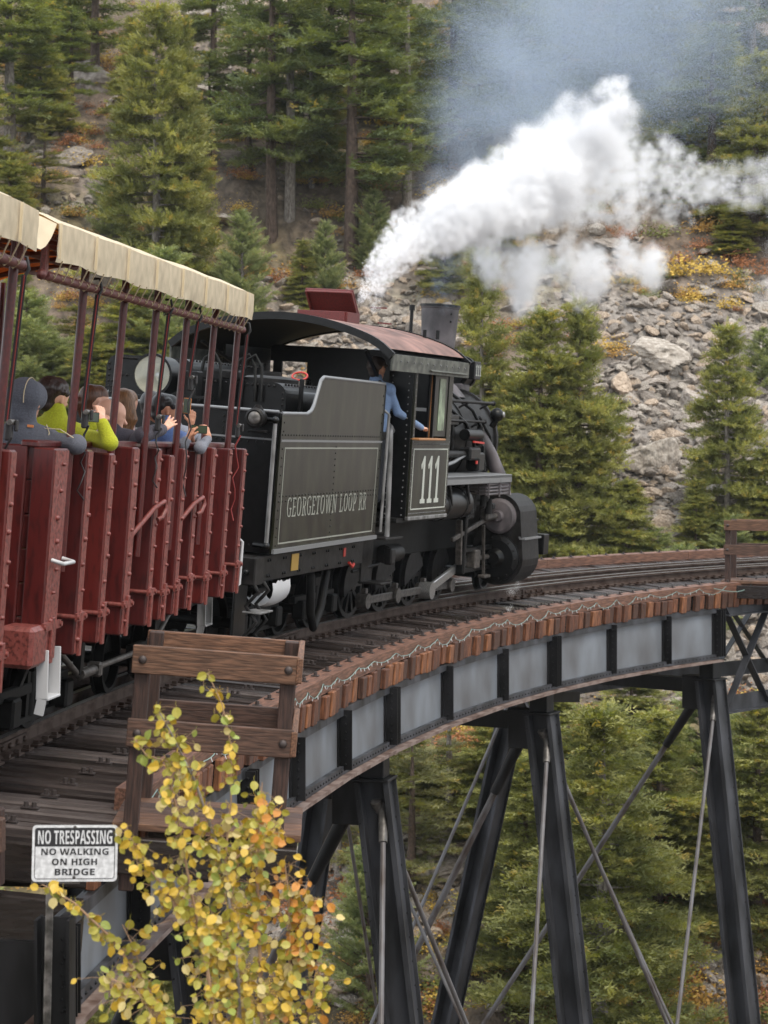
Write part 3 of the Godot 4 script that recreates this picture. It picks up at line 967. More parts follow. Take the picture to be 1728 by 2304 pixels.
func build_bridge() -> void:
	var o := thing("steel_trestle", "dark steel trestle with grey plate girders on battered legs", "bridge")
	var knots := [-4.2, -2.1, 0.0, 2.1, 4.3, 6.6, 9.0, 11.7, 14.4, 16.8, 19.3, 21.6, 23.7]
	for side in [1.0, -1.0]:
		var u: float = (2.0 if side > 0 else -1.8)
		for i in knots.size() - 1:
			var a := flat(knots[i], u, 0)
			var b := flat(knots[i + 1], u, 0)
			var ya := girder_foot(knots[i])
			var yb := girder_foot(knots[i + 1])
			var top := -0.6 if side > 0 else -0.3
			var d := (b - a).normalized()
			var r := d.cross(Vector3.UP)
			var web := B.new()
			var w := r * 0.012
			var q := [a + Vector3(0, ya, 0), b + Vector3(0, yb, 0), b + Vector3(0, top, 0), a + Vector3(0, top, 0)]
			web.quad(q[0] + w, q[1] + w, q[2] + w, q[3] + w)
			web.quad(q[1] - w, q[0] - w, q[3] - w, q[2] - w)
			var g := part(web, "web_panel", M.steel_web_sheen, o)
			var fl := B.new()
			fl.beam(q[0] - Vector3(0, 0.022, 0), q[1] - Vector3(0, 0.022, 0), 0.34, 0.04)
			part(fl, "bottom_flange", M.steel_rust, o)
			fl = B.new()
			fl.beam(q[0] + r * 0.045 * side + Vector3(0, 0.05, 0), q[1] + r * 0.045 * side + Vector3(0, 0.05, 0), 0.055, 0.09)
			fl.beam(q[3] + r * 0.045 * side - Vector3(0, 0.05, 0), q[2] + r * 0.045 * side - Vector3(0, 0.05, 0), 0.055, 0.09)
			part(fl, "flange_angle", M.steel, g)
			if side > 0:
				var rv := B.new()
				var len_ := a.distance_to(b)
				for k in int(len_ / 0.13):
					var p: Vector3 = q[0].lerp(q[1], (k + 0.5) * 0.13 / len_) + r * 0.074 + Vector3(0, 0.05, 0)
					rv.ball(p, Vector3(0.017, 0.017, 0.017), 5)
				part(rv, "rivet_row", M.steel_dark, g, Transform3D(), "stuff")
		for i in knots.size():
			var big: bool = i % 3 == 0
			var p := flat(knots[i], u, 0)
			var fr := at(knots[i], 0.0)
			var r: Vector3 = fr.basis.x * side
			var f: Vector3 = -fr.basis.z
			var foot := girder_foot(knots[i])
			var st := B.new()
			var mid := (foot - 0.575) * 0.5
			var hh := -0.575 - foot - 0.11
			st.x = Transform3D(Basis(r, Vector3.UP, f if side < 0 else -f), p)
			for k in ([-0.08, 0.0, 0.08] if big else [-0.03]):
				st.box(Vector3(0.095, mid, k), Vector3(0.15, hh, 0.016))
				st.box(Vector3(0.022, mid, k + 0.045), Vector3(0.016, hh, 0.08))
			part(st, "stiffener", M.steel_dark, o)
			if side > 0:
				var rv := B.new()
				rv.x = st.x
				for k in 7:
					rv.ball(Vector3(0.1, mid + hh * (k - 3) / 7.5, 0.02 + (0.08 if big else -0.03)), Vector3(0.016, 0.016, 0.02), 5)
				part(rv, "rivet_column", M.steel_dark, o, Transform3D(), "stuff")
	# the deeper lattice span beyond the last pier
	for side in [1.0, -1.0]:
		var u: float = (2.0 if side > 0 else -1.8)
		var ks := [23.95, 25.6, 27.2, 28.8, 30.4, 32.0, 33.6]
		for i in ks.size() - 1:
			var a := flat(ks[i], u, 0)
			var b := flat(ks[i + 1], u, 0)
			var r = (b - a).normalized().cross(Vector3.UP) * side
			for q in [[-0.66, 0.2, "top_chord"], [-2.42, 0.3, "bottom_chord"]]:
				var c := B.new()
				c.beam(a + Vector3(0, q[0], 0), b + Vector3(0, q[0], 0), 0.03, q[1])
				c.beam(a + r * 0.06 + Vector3(0, q[0] - q[1] * 0.5, 0), b + r * 0.06 + Vector3(0, q[0] - q[1] * 0.5, 0), 0.2, 0.02)
				part(c, q[2], M.steel, o)
			for q in [[a, b, 0.03], [b, a, 0.075]]:
				var c := B.new()
				c.beam(q[0] + r * q[2] + Vector3(0, -0.6, 0), q[1] + r * q[2] + Vector3(0, -2.5, 0), 0.022, 0.15, 0, r)
				c.beam(q[0] + r * (q[2] + 0.02) + Vector3(0, -0.6, 0), q[1] + r * (q[2] + 0.02) + Vector3(0, -2.5, 0), 0.03, 0.03, 0, r)
				part(c, "lattice_bar", M.steel, o)
	# cross frames and lateral bracing under the deck
	for i in knots.size():
		if knots[i] < -1.0:
			continue
		var c := B.new()
		c.beam(flat(knots[i], -1.7, -1.25), flat(knots[i], 1.7, -1.25), 0.1, 0.1)
		c.beam(flat(knots[i], -1.7, -0.7), flat(knots[i], 1.7, -1.25), 0.06, 0.06)
		part(c, "cross_frame", M.steel_dark, o)
	for i in range(6, knots.size() - 1):
		for q in [[-1.6, 1.6], [1.6, -1.6]]:
			var c := B.new()
			c.beam(flat(knots[i], q[0], -1.36 - 0.013 * knots[i]), flat(knots[i + 1], q[1], -1.36 - 0.013 * knots[i + 1]), 0.1, 0.03)
			part(c, "lateral_brace", M.steel_dark, o)
	for q in [[16.8, 23.7]]:
		for u in [-1.6, -0.9]:
			var c := B.new()
			c.beam(flat(q[0] + 0.4, u, -1.75), flat(q[1] - 0.3, u, -2.45), 0.16, 0.2)
			part(c, "longitudinal_strut", M.steel_dark, o)
	# piers
	var tops := {}
	var feet := {}
	var base := -13.6
	var piers := [0.9, 9.0, 16.8, 23.75]
	for i in piers.size():
		var s: float = piers[i]
		var y := girder_foot(s) - 0.4
		for side in [1.0, -1.0]:
			var far_top: float = 2.45 if i == 3 else 1.86
			var top := flat(s, 1.86 if side > 0 else -far_top, y)
			var fr := at(s, 0.0)
			var foot := flat(s, 1.86 + 0.118 * (y - base) if side > 0 else -far_top - (0.26 if i == 3 else 0.15) * (y - base), base)
			tops[[i, side]] = top
			feet[[i, side]] = foot
			var leg := B.new()
			var up := (top - foot).normalized()
			var f: Vector3 = -fr.basis.z
			var r = f.cross(up).normalized() * side
			var len_ := top.distance_to(foot)
			leg.x = Transform3D(Basis(r, up, r.cross(up)), foot)
			for k in [-1.0, 1.0]:  # two channels with their flanges turned out, joined by a plate
				leg.box(Vector3(k * 0.16, len_ * 0.5, 0), Vector3(0.022, len_, 0.38), 0.004)
				for m in [-1.0, 1.0]:
					leg.box(Vector3(k * 0.195, len_ * 0.5, m * 0.18), Vector3(0.05, len_, 0.02))
			leg.box(Vector3(0, len_ * 0.5, 0.02), Vector3(0.298, len_, 0.02))
			var lg := part(leg, "leg", M.steel, o)
			var rv := B.new()
			rv.x = leg.x
			for k in int(9.5 / 0.3):
				for m in [-0.15, 0.15]:
					rv.ball(Vector3(0.173, len_ - 0.2 - k * 0.3, m), Vector3(0.018, 0.018, 0.018), 5)
				rv.ball(Vector3(-0.2, len_ - 0.2 - k * 0.3, 0.192), Vector3(0.015, 0.015, 0.015), 5)
			part(rv, "rivet_column", M.steel_dark, lg, Transform3D(), "stuff")
			var cap := B.new()
			cap.x = Transform3D(Basis(fr.basis.x, Vector3.UP, fr.basis.z), top)
			cap.box(Vector3(0, 0.02, 0), Vector3(0.46, 0.035, 0.46), 0.006)
			cap.box(Vector3(0, 0.2, 0), Vector3(0.3, 0.32, 0.3), 0.01)
			cap.box(Vector3(0, 0.372, 0), Vector3(0.44, 0.02, 0.44))
			part(cap, "bearing", M.steel_dark, o)
			var gus := B.new()
			gus.x = cap.x
			gus.box(Vector3(-0.34 * side, -0.24, 0.0), Vector3(0.36, 0.62, 0.3), 0.01)
			part(gus, "gusset", M.steel_dark, o)
		var cx := B.new()
		cx.beam(flat(s, -2.3 if i == 3 else -1.6, y - 0.12), flat(s, 1.6, y - 0.12), 0.2, 0.26)
		part(cx, "cap_beam", M.steel_dark, o)
		var fr2 := at(s, 0.0)
		var f2: Vector3 = -fr2.basis.z
		var st := B.new()
		st.sweep([tops[[i, 1.0]] + Vector3(0, -0.45, 0) - fr2.basis.x * 0.4 + f2 * 0.1, feet[[i, -1.0]] + Vector3(0, 1.5, 0) + f2 * 0.1], [0.055], 8)
		part(st, "brace_rod", M.rod, o)
		st = B.new()
		st.sweep([tops[[i, -1.0]] + Vector3(0, -0.45, 0) - f2 * 0.1, feet[[i, 1.0]] + Vector3(0, 1.5, 0) - f2 * 0.1], [0.03], 8)
		part(st, "brace_rod", M.rod, o)
		st = B.new()  # forked eye where the rod meets the leg
		var e0: Vector3 = tops[[i, 1.0]] + Vector3(0, -0.45, 0) - fr2.basis.x * 0.4 + f2 * 0.1
		var e1: Vector3 = feet[[i, -1.0]] + Vector3(0, 1.5, 0) + f2 * 0.1
		st.sweep([e0, e0.lerp(e1, 0.09)], [0.1, 0.08], 8)
		part(st, "clevis", M.steel_dark, o)
	for i in piers.size() - 1:
		for side in [1.0, -1.0]:
			for q in [[i, i + 1], [i + 1, i]]:
				var r: Vector3 = at(piers[q[0]], 0.0).basis.x * side * (0.05 if q[0] < q[1] else 0.11)
				var a: Vector3 = tops[[q[0], side]] + Vector3(0, -0.35, 0) + r
				var b: Vector3 = feet[[q[1], side]] + Vector3(0, 0.8, 0) + r
				var st := B.new()
				st.sweep([a, b], [0.034], 8)
				part(st, "brace_rod", M.rod, o)
				st = B.new()
				st.sweep([a + (a - b).normalized() * 0.12, a.lerp(b, 0.035)], [0.075, 0.055], 8)
				part(st, "clevis", M.galv, o)
	# end bent at the near end
	for q in [[0.35, M.post, 0.26], [-0.9, M.post, 0.26], [-2.0, M.post, 0.26]]:
		var c := B.new()
		var p := flat(-3.6, q[0], 0)
		c.box(Vector3(p.x, -4.2, p.z), Vector3(q[2], 6.2, q[2]), 0.01)
		part(c, "end_post", q[1], o)
	var c2 := B.new()
	c2.x = at(-3.55)
	c2.box(Vector3(-0.1, -0.62, 0.05), Vector3(4.4, 0.36, 0.14), 0.012)
	part(c2, "cap_timber", M.tie_3, o)
	c2 = B.new()
	c2.x = at(-3.7, 0.0)
	c2.box(Vector3(-0.2, -1.25, 0), Vector3(4.1, 0.8, 0.06))
	c2.box(Vector3(-0.2, -1.66, 0.1), Vector3(4.1, 0.03, 0.25))
	part(c2, "end_floor_beam", M.steel_dark, o)
	c2 = B.new()
	var pc := flat(-4.3, 2.06, 0)
	c2.x = Transform3D(at(-4.3, 0.0).basis, Vector3(pc.x, -4.0, pc.z))
	c2.box(Vector3(0, 0, 0), Vector3(0.2, 6.9, 0.02))
	c2.box(Vector3(-0.1, 0, 0.03), Vector3(0.02, 6.9, 0.16))
	c2.box(Vector3(0.1, 0, 0.03), Vector3(0.02, 6.9, 0.16))
	part(c2, "end_column", M.steel_dark, o)
	var rv2 := B.new()
	rv2.x = c2.x
	for k in 30:
		for m in [-0.06, 0.06]:
			rv2.ball(Vector3(m, 3.2 - k * 0.16, 0.015), Vector3(0.016, 0.016, 0.012), 6)
	part(rv2, "rivet_column", M.steel_dark, o, Transform3D(), "stuff")


# ---------------------------------------------------------------- track
func rail_mesh(u: float, s0: float, s1: float, prof: PackedVector2Array) -> B:
	var b := B.new()
	var rows := []
	var s := s0
	while s <= s1 + 0.001:
		var t := at(s)
		var ring := []
		for p in prof:
			ring.append(t * Vector3(u + p.x, p.y, 0))
		rows.append(ring)
		s += 0.5
	for i in rows.size() - 1:
		for j in prof.size():
			var k := (j + 1) % prof.size()
			b.quad(rows[i][j], rows[i][k], rows[i + 1][k], rows[i + 1][j])
	return b


func build_track() -> void:
	var o := thing("railway_track", "narrow gauge track curving right over dark wet ties across the trestle", "railway track")
	rng.seed = 41
	var shapes := []
	var ends := []
	for i in 6:
		var b := B.new()
		b.box(Vector3(0, 0, 0), Vector3(4.24, [0.27, 0.25, 0.28, 0.26, 0.27, 0.24][i], [0.17, 0.18, 0.165, 0.175, 0.185, 0.17][i]), 0.016)
		shapes.append(b.mesh())
		b = B.new()
		b.box(Vector3(0, 0, 0), Vector3(0.07, [0.272, 0.25, 0.29, 0.262, 0.275, 0.24][i], [0.17, 0.18, 0.165, 0.175, 0.185, 0.17][i]) + Vector3(0, 0.004, 0.004), 0.01)
		ends.append(b.mesh())
	var short := B.new()
	short.box(Vector3(0, 0, 0), Vector3(3.0, 0.26, 0.2), 0.012)
	var sm := short.mesh()
	var s := -7.5
	while s < 34.0:
		var t := at(s)
		var k := rng.randi() % 6
		var j := rng.randf_range(-0.035, 0.035)
		t = t * Transform3D(Basis.from_euler(Vector3(0, rng.randfn() * 0.006, 0)), Vector3(-0.03 + j if s > -3.4 else -0.7, -0.305 + rng.randf_range(-0.008, 0.008), 0))
		var ti := part(shapes[k] if s > -3.4 else sm, "tie", M["tie_%d" % (rng.randi() % 4)], o, t)
		if s > -3.4:
			part(ends[k], "tie_end", M["tie_end_%d" % (rng.randi() % 4)], ti, Transform3D(Basis(), Vector3(2.13, -0.004, 0)))
		s += 0.268
	var prof := PackedVector2Array([Vector2(-0.032, 0), Vector2(0.032, 0), Vector2(0.034, -0.03), Vector2(0.009, -0.042), Vector2(0.009, -0.125), Vector2(0.06, -0.142), Vector2(0.06, -0.152), Vector2(-0.06, -0.152), Vector2(-0.06, -0.142), Vector2(-0.009, -0.125), Vector2(-0.009, -0.042), Vector2(-0.034, -0.03)])
	prof.reverse()
	var head := PackedVector2Array([Vector2(-0.026, 0.002), Vector2(-0.026, 0.004), Vector2(0.026, 0.004), Vector2(0.026, 0.002)])
	for u in [-0.489, 0.489, -0.24, 0.24]:
		var ri := part(rail_mesh(u, -8.0, 34.0, prof), "rail" if absf(u) > 0.3 else "guard_rail", M.rail_side, o)
		part(rail_mesh(u, -8.0, 34.0, head), "rail_head", M.rail_top, ri)
	# plates and spikes
	var sp := B.new()
	s = -7.5
	while s < 34.0:
		var t := at(s)
		for u in [-0.489, 0.489]:
			sp.x = t
			sp.box(Vector3(u, -0.162, 0), Vector3(0.24, 0.02, 0.15), 0.003)
			for e in [-1.0, 1.0]:
				sp.box(Vector3(u + e * 0.085, -0.135, 0.03 * e), Vector3(0.05, 0.03, 0.035))
		s += 0.268
	part(sp, "spikes", M.rail_side, o, Transform3D(), "stuff")
	# joint bars with bolts
	for s2 in [0.0, 9.6, 19.5]:
		var jb := B.new()
		jb.x = at(s2)
		jb.box(Vector3(0.51, -0.083, 0), Vector3(0.03, 0.075, 0.8), 0.006)
		for k in 4:
			jb.ball(Vector3(0.535, -0.083, -0.3 + k * 0.2), Vector3(0.025, 0.028, 0.028), 6)
		part(jb, "joint_bar", M.rail_side, o)
	# guard timbers along the tie ends, each with its bolts
	for side in [1.0, -1.0]:
		s = -1.9 if side > 0 else -3.5
		var n := 0
		while s < 33.0:
			var e := s + (4.3 if n % 2 else 3.6)
			var b := B.new()
			var mid := at((s + e) * 0.5)
			var inv := mid.affine_inverse()
			var last := s
			while last < e - 0.05:  # follows the curve in short lengths, cut where the next begins
				var nx := minf(last + 0.62, e - 0.012)
				var p0 := inv * on(last, 1.985 * side, -0.09)
				var p1 := inv * on(nx, 1.985 * side, -0.09)
				b.beam(p0, p1, 0.22, 0.17, 0.012 if nx >= e - 0.02 and last == s else 0.0)
				last = nx
			var g := part(b, "guard_timber", M.guard_timber, o, mid)
			var bt := B.new()
			var q := s + 0.3
			while q < e:
				var c := inv * on(q, 1.96 * side, -0.002)
				bt.box(c + Vector3(0, 0.004, 0), Vector3(0.085, 0.008, 0.085))
				bt.cyl(c, c + Vector3(0, 0.045, 0), 0.022, 0.02, 6)
				q += 0.536
			part(bt, "bolt_row", M.bolt, g, Transform3D(), "stuff")
			s = e
			n += 1
	# bolts through the ties in two lines on the open deck
	var bt2 := B.new()
	s = -3.2
	while s < 33.0:
		bt2.x = at(s)
		for u in [1.28, 1.34]:
			bt2.box(Vector3(u, -0.165, 0), Vector3(0.07, 0.008, 0.07))
			bt2.cyl(Vector3(u, -0.168, 0), Vector3(u, -0.125, 0), 0.02, 0.018, 6)
		s += 0.536
	part(bt2, "deck_bolts", M.bolt, o, Transform3D(), "stuff")


# ---------------------------------------------------------------- refuge platforms beside the track
func refuge(o: Node3D, x: Transform3D, w: float, d: float, floor_y: float, height: float) -> void:
	# local: x to the right, y up, z towards the camera; posts at the four corners, planks on four sides
	var h2 := floor_y + height
	for q in [[0.0, 0.0], [w, 0.0], [0.0, -d], [w, -d]]:
		var b := B.new()
		b.box(Vector3(q[0], (h2 + floor_y - 0.45) * 0.5, q[1]), Vector3(0.1, h2 - floor_y + 0.45, 0.1), 0.007)
		part(b, "post", M.post, o, x)
	var n := 0
	for y in [h2 - 0.08, floor_y + height * 0.52]:
		for q in [[0.072, 1.0], [-d - 0.072, 0.0]]:
			var b := B.new()
			b.box(Vector3.ZERO, Vector3(w + 0.14, 0.19 if q[1] > 0 else 0.16, 0.042), 0.006)
			var p := part(b, "plank", M["plank_%d" % (n % 4)], o, x * Transform3D(Basis(), Vector3(w * 0.5, y, q[0])))
			n += 1
			var bt := B.new()
			for e in [0.0, w]:
				bt.ball(Vector3(e - w * 0.5, 0, 0.024 if q[1] > 0 else -0.024), Vector3(0.03, 0.03, 0.016), 8)
			part(bt, "bolt_pair", M.bolt, p, Transform3D(), "stuff")
		var b2 := B.new()
		b2.box(Vector3.ZERO, Vector3(d + 0.2, 0.17, 0.042), 0.006)
		part(b2, "plank", M["plank_%d" % ((n + 1) % 2)], o, x * Transform3D(Basis(Vector3.UP, PI / 2), Vector3(w + 0.072, y, -d * 0.5)))
	for k in 5:
		var b := B.new()
		b.box(Vector3.ZERO, Vector3(w + 0.3, 0.05, d / 5.0 - 0.012), 0.005)
		part(b, "floor_board", M["plank_%d" % (k % 4)], o, x * Transform3D(Basis(), Vector3(w * 0.5 + 0.02, floor_y - 0.026, -d * (k + 0.5) / 5.0)))
	for z in [0.075, -d - 0.075]:
		var b := B.new()
		b.box(Vector3.ZERO, Vector3(w + 0.3, 0.24, 0.09), 0.008)
		part(b, "floor_beam", M.tie_3, o, x * Transform3D(Basis(), Vector3(w * 0.5, floor_y - 0.2, z)))


func build_platforms() -> void:
	var o := thing("refuge_platform", "weathered timber refuge platform with plank railing behind the yellow aspen", "platform")
	var x := at(-3.05)
	refuge(o, x * Transform3D(Basis(Vector3.UP, 0.13), Vector3(2.26, 0, 0)), 0.98, 1.0, -0.02, 1.2)
	var o2 := thing("refuge_platform", "small brown refuge platform with railing at far right above the lattice truss", "platform")
	var x2 := at(23.9, 0.01)
	x2.basis = Basis(Vector3.UP, 0.42) * x2.basis
	refuge(o2, x2 * Transform3D(Basis(), Vector3(1.9, 0, 0.35)), 0.95, 0.95, -0.12, 1.12)
	var o3 := thing("refuge_platform", "end of a timber refuge beam at the lower left edge", "platform")
	var b := B.new()
	b.box(Vector3.ZERO, Vector3(1.4, 0.22, 0.1), 0.01)
	part(b, "floor_beam", M.plank_2, o3, Transform3D(Basis(Vector3.UP, -0.1), px(-190, 1875, 13.0) + Vector3(-0.12, 0, 0)))
	b = B.new()
	b.box(Vector3.ZERO, Vector3(0.1, 0.5, 0.1), 0.01)
	part(b, "post", M.post, o3, Transform3D(Basis(Vector3.UP, -0.1), px(-10, 1905, 13.15)))


# ---------------------------------------------------------------- open excursion cars
func L(l: float, u: float, v: float) -> Vector3:  # along, right, up in a vehicle's frame
	return Vector3(u, v, -l)


func make_stake(o: Node3D, l: float, side: float, w: float, top: float, foot: float, k: int) -> void:
	var b := B.new()
	b.box(L(l, 1.235 * side, (top + foot) * 0.5), Vector3(0.17, top - foot, w), 0.012)
	var st := part(b, "stake", M["car_red_%d" % (k * 7 % 3)], o)
	b = B.new()
	b.box(L(l, 1.3225 * side, (top + foot) * 0.5), Vector3(0.005, top - foot - 0.03, w - 0.02))
	part(b, "stake_sheen", M.car_red_sheen, st)  # thin outer sheet that carries the painted sky sheen
	b = B.new()
	var v := foot + 0.12
	while v < top - 0.05:
		var r := 0.02 + 0.004 * sin(v * 40.0 + k)
		b.ball(L(l + 0.03 * sin(k * 3.0 + v * 9.0), 1.327 * side, v), Vector3(0.026, r, r), 6)
		v += 0.16 + 0.05 * absf(sin(v * 7.0 + k))
	part(b, "bolt_column", M.car_red_sheen, st, Transform3D(), "stuff")
	b = B.new()
	var y := foot + 0.27 + 0.03 * sin(k * 2.0)
	for e in [-1.0, 1.0]:
		b.sweep([L(l + e * (w * 0.5 + 0.02), 1.16 * side, y), L(l + e * (w * 0.5 + 0.02), 1.36 * side, y)], [0.02], 8)
	b.beam(L(l - w * 0.5 - 0.04, 1.335 * side, y), L(l + w * 0.5 + 0.04, 1.335 * side, y), 0.02, 0.06)
	b.box(L(l + 0.02, 1.336 * side, foot + 0.16), Vector3(0.025, 0.34, 0.06), 0.004)
	part(b, "stake_strap", M.car_red_sheen, st)


func canopy(o: Node3D, l0: float, l1: float, seed_: int) -> void:
	var nz := FastNoiseLite.new()
	nz.seed = seed_; nz.frequency = 0.9
	var rows := []
	var inner := []
	var n := int((l1 - l0) / 0.16)
	for i in n + 1:
		var l := lerpf(l0, l1, float(i) / n)
		var row := []
		var low := []
		for j in 25:
			var a := -1.0 + j / 12.0
			var sag := 0.008 * sin(l * TAU / 1.17) * absf(a)
			var v := 4.28 - 0.26 * pow(absf(a), 2.2) - sag * 0.5 + nz.get_noise_2d(l * 2.0, a * 3.0) * 0.02
			row.append(L(l, a * 1.43, v))
			low.append(L(l, a * 1.4, v - 0.07))
		rows.append(row)
		inner.append(low)
	var b := B.new()
	b.grid(rows)
	var cv := part(b, "canopy", M.canvas, o)
	b = B.new()
	for r in inner:
		r.reverse()
	b.grid(inner)
	part(b, "ceiling_glow", M.ceiling_glow, o)
	b = B.new()
	var l2 := l0 + 0.1
	while l2 < l1:
		var pts := []
		for j in 13:
			var a := -1.0 + j / 6.0
			pts.append(L(l2, a * 1.38, 4.2 - 0.26 * pow(absf(a), 2.2)))
		b.sweep(pts, [0.03], 5)
		l2 += 0.62
	for u in [-0.9, -0.45, 0.0, 0.45, 0.9]:
		var v: float = 4.19 - 0.26 * pow(absf(u / 1.4), 2.2)
		b.beam(L(l0, u, v), L(l1, u, v), 0.05, 0.04)
	part(b, "roof_rib", M.rib, o, Transform3D(), "stuff")
	for side in [1.0, -1.0]:
		b = B.new()
		var vr := []
		for q in 7:
			var r := []
			for i in n * 2 + 1:
				var l := lerpf(l0, l1, float(i) / (n * 2))
				var t := q / 6.0
				var drop := 0.265 + 0.006 * sin(l * TAU / 1.17) + nz.get_noise_2d(l * 3.0, 50.0) * 0.006
				var fold := 0.005 * sin(l * TAU / 0.39 + nz.get_noise_2d(l * 2.0, 9.0) * 5.0) * t + nz.get_noise_2d(l * 3.0, t * 2.0 + side * 20.0) * 0.012 * t
				r.append(L(l, side * (1.43 + 0.006 * sin(t * PI) + fold), 4.025 - t * drop - 0.004 * sin(l * TAU / 1.17)))
			if side > 0: r.reverse()
			vr.append(r)
		vr.reverse()
		b.grid(vr)
		part(b, "valance", M.canvas, cv)
		b = B.new()
		for i in n * 2 + 1:
			if i % 11 == 0:
				var l := lerpf(l0, l1, float(i) / (n * 2))
				b.beam(L(l, side * 1.452, 4.02), L(l, side * 1.456, 3.77), 0.012, 0.02)
		part(b, "seam", M.cord, cv, Transform3D(), "stuff")
		b = B.new()
		b.sweep([L(l0 + 0.1, side * 1.33, 3.66), L(l1 + 0.0, side * 1.33, 3.66)], [0.034], 10)
		part(b, "eave_pipe", M.car_red_pipe, o)
		b = B.new()
		var l := l0 + 0.12
		while l < l1 - 0.1:  # lacing between valance and pipe
			b.sweep([L(l, side * 1.44, 3.765), L(l + 0.08, side * 1.37, 3.66)], [0.006], 4, false)
			b.sweep([L(l + 0.07, side * 1.37, 3.66), L(l + 0.075, side * 1.33, 3.698), L(l + 0.08, side * 1.29, 3.66), L(l + 0.085, side * 1.33, 3.62), L(l + 0.09, side * 1.37, 3.66)], [0.006], 4, false)
			l += 0.21
		part(b, "lacing", M.cord, o, Transform3D(), "stuff")
		for e in [l0 + 0.06, l1 - 0.02]:
			b = B.new()
			b.box(L(e, side * 1.33, 3.77), Vector3(0.05, 0.22, 0.06), 0.01)
			b.ball(L(e + (0.05 if e > 0 else -0.05), side * 1.33, 3.66), Vector3(0.04, 0.04, 0.05), 8)
			part(b, "pipe_end", M.car_red_pipe, o)


func wheel(o: Node3D, l: float, u: float, r: float, m: Material, spokes := 0) -> void:
	var b := B.new()
	var s := signf(u)
	b.lathe(L(l, u - 0.05 * s, r), Vector3(s, 0, 0), [[0.0, 0.02], [r * 0.3, 0.03], [r * 0.82, 0.01], [r * 0.86, 0.09], [r, 0.09], [r, 0.0], [r + 0.028, 0.0], [r + 0.028, -0.025], [0, -0.025]], 28)
	b.cyl(L(l, u, r), L(l, u + 0.1 * s, r), r * 0.22, r * 0.18, 10)
	for i in spokes:
		var a := TAU * i / spokes
		b.beam(L(l + cos(a) * r * 0.2, u + 0.02 * s, r + sin(a) * r * 0.2), L(l + cos(a) * r * 0.85, u + 0.02 * s, r + sin(a) * r * 0.85), 0.05, 0.06)
	part(b, "wheel", m, o)


func truck(o: Node3D, l: float, r: float, base: float) -> void:
	for e in [-1.0, 1.0]:
		for s in [-0.5, 0.5]:
			wheel(o, l + e * base, s, r, M.under)
		var b := B.new()
		b.cyl(L(l + e * base, -0.78, r), L(l + e * base, 0.78, r), 0.06, 0.06, 8)
		part(b, "axle", M.under, o)
	for s in [-0.76, 0.76]:
		var b := B.new()
		b.beam(L(l - base - 0.2, s, r + 0.13), L(l + base + 0.2, s, r + 0.13), 0.07, 0.09, 0.01)
		b.beam(L(l - base, s, r - 0.12), L(l + base, s, r - 0.12), 0.06, 0.05)
		b.beam(L(l - base, s, r - 0.1), L(l - 0.14, s, r + 0.36), 0.06, 0.05)
		b.beam(L(l + base, s, r - 0.1), L(l + 0.14, s, r + 0.36), 0.06, 0.05)
		for e in [-1.0, 1.0]:
			b.box(L(l + e * base, s * 1.06, r), Vector3(0.16, 0.24, 0.2), 0.02)
			b.beam(L(l + e * 0.15, s, r - 0.1), L(l + e * 0.15, s, r + 0.4), 0.07, 0.05)
		for k in [-0.06, 0.06]:
			b.cyl(L(l + k, s, r - 0.1), L(l + k, s, r + 0.26), 0.05, 0.05, 8)
		b.box(L(l, s, r + 0.33), Vector3(0.16, 0.12, 0.36), 0.01)
		part(b, "side_frame", M.under, o)


func step_iron(o: Node3D, l: float, u: float, top: float, h: float, w: float, m: Material) -> void:  # a bent flat bar for a foot
	var b := B.new()
	for e in [-0.5, 0.5]:
		b.beam(L(l + e * w, u, top), L(l + e * w, u + 0.02, top - h), 0.09, 0.02, 0.004, Vector3(0, 0, 1))
	b.beam(L(l - w * 0.5, u + 0.02, top - h), L(l + w * 0.5, u + 0.02, top - h), 0.1, 0.02, 0.004)
	b.beam(L(l - w * 0.5, u + 0.02, top - h), L(l - w * 0.5 + 0.01, u + 0.0, top - h - 0.12), 0.07, 0.02, 0.0, Vector3(0, 0, 1))
	part(b, "step", m, o)


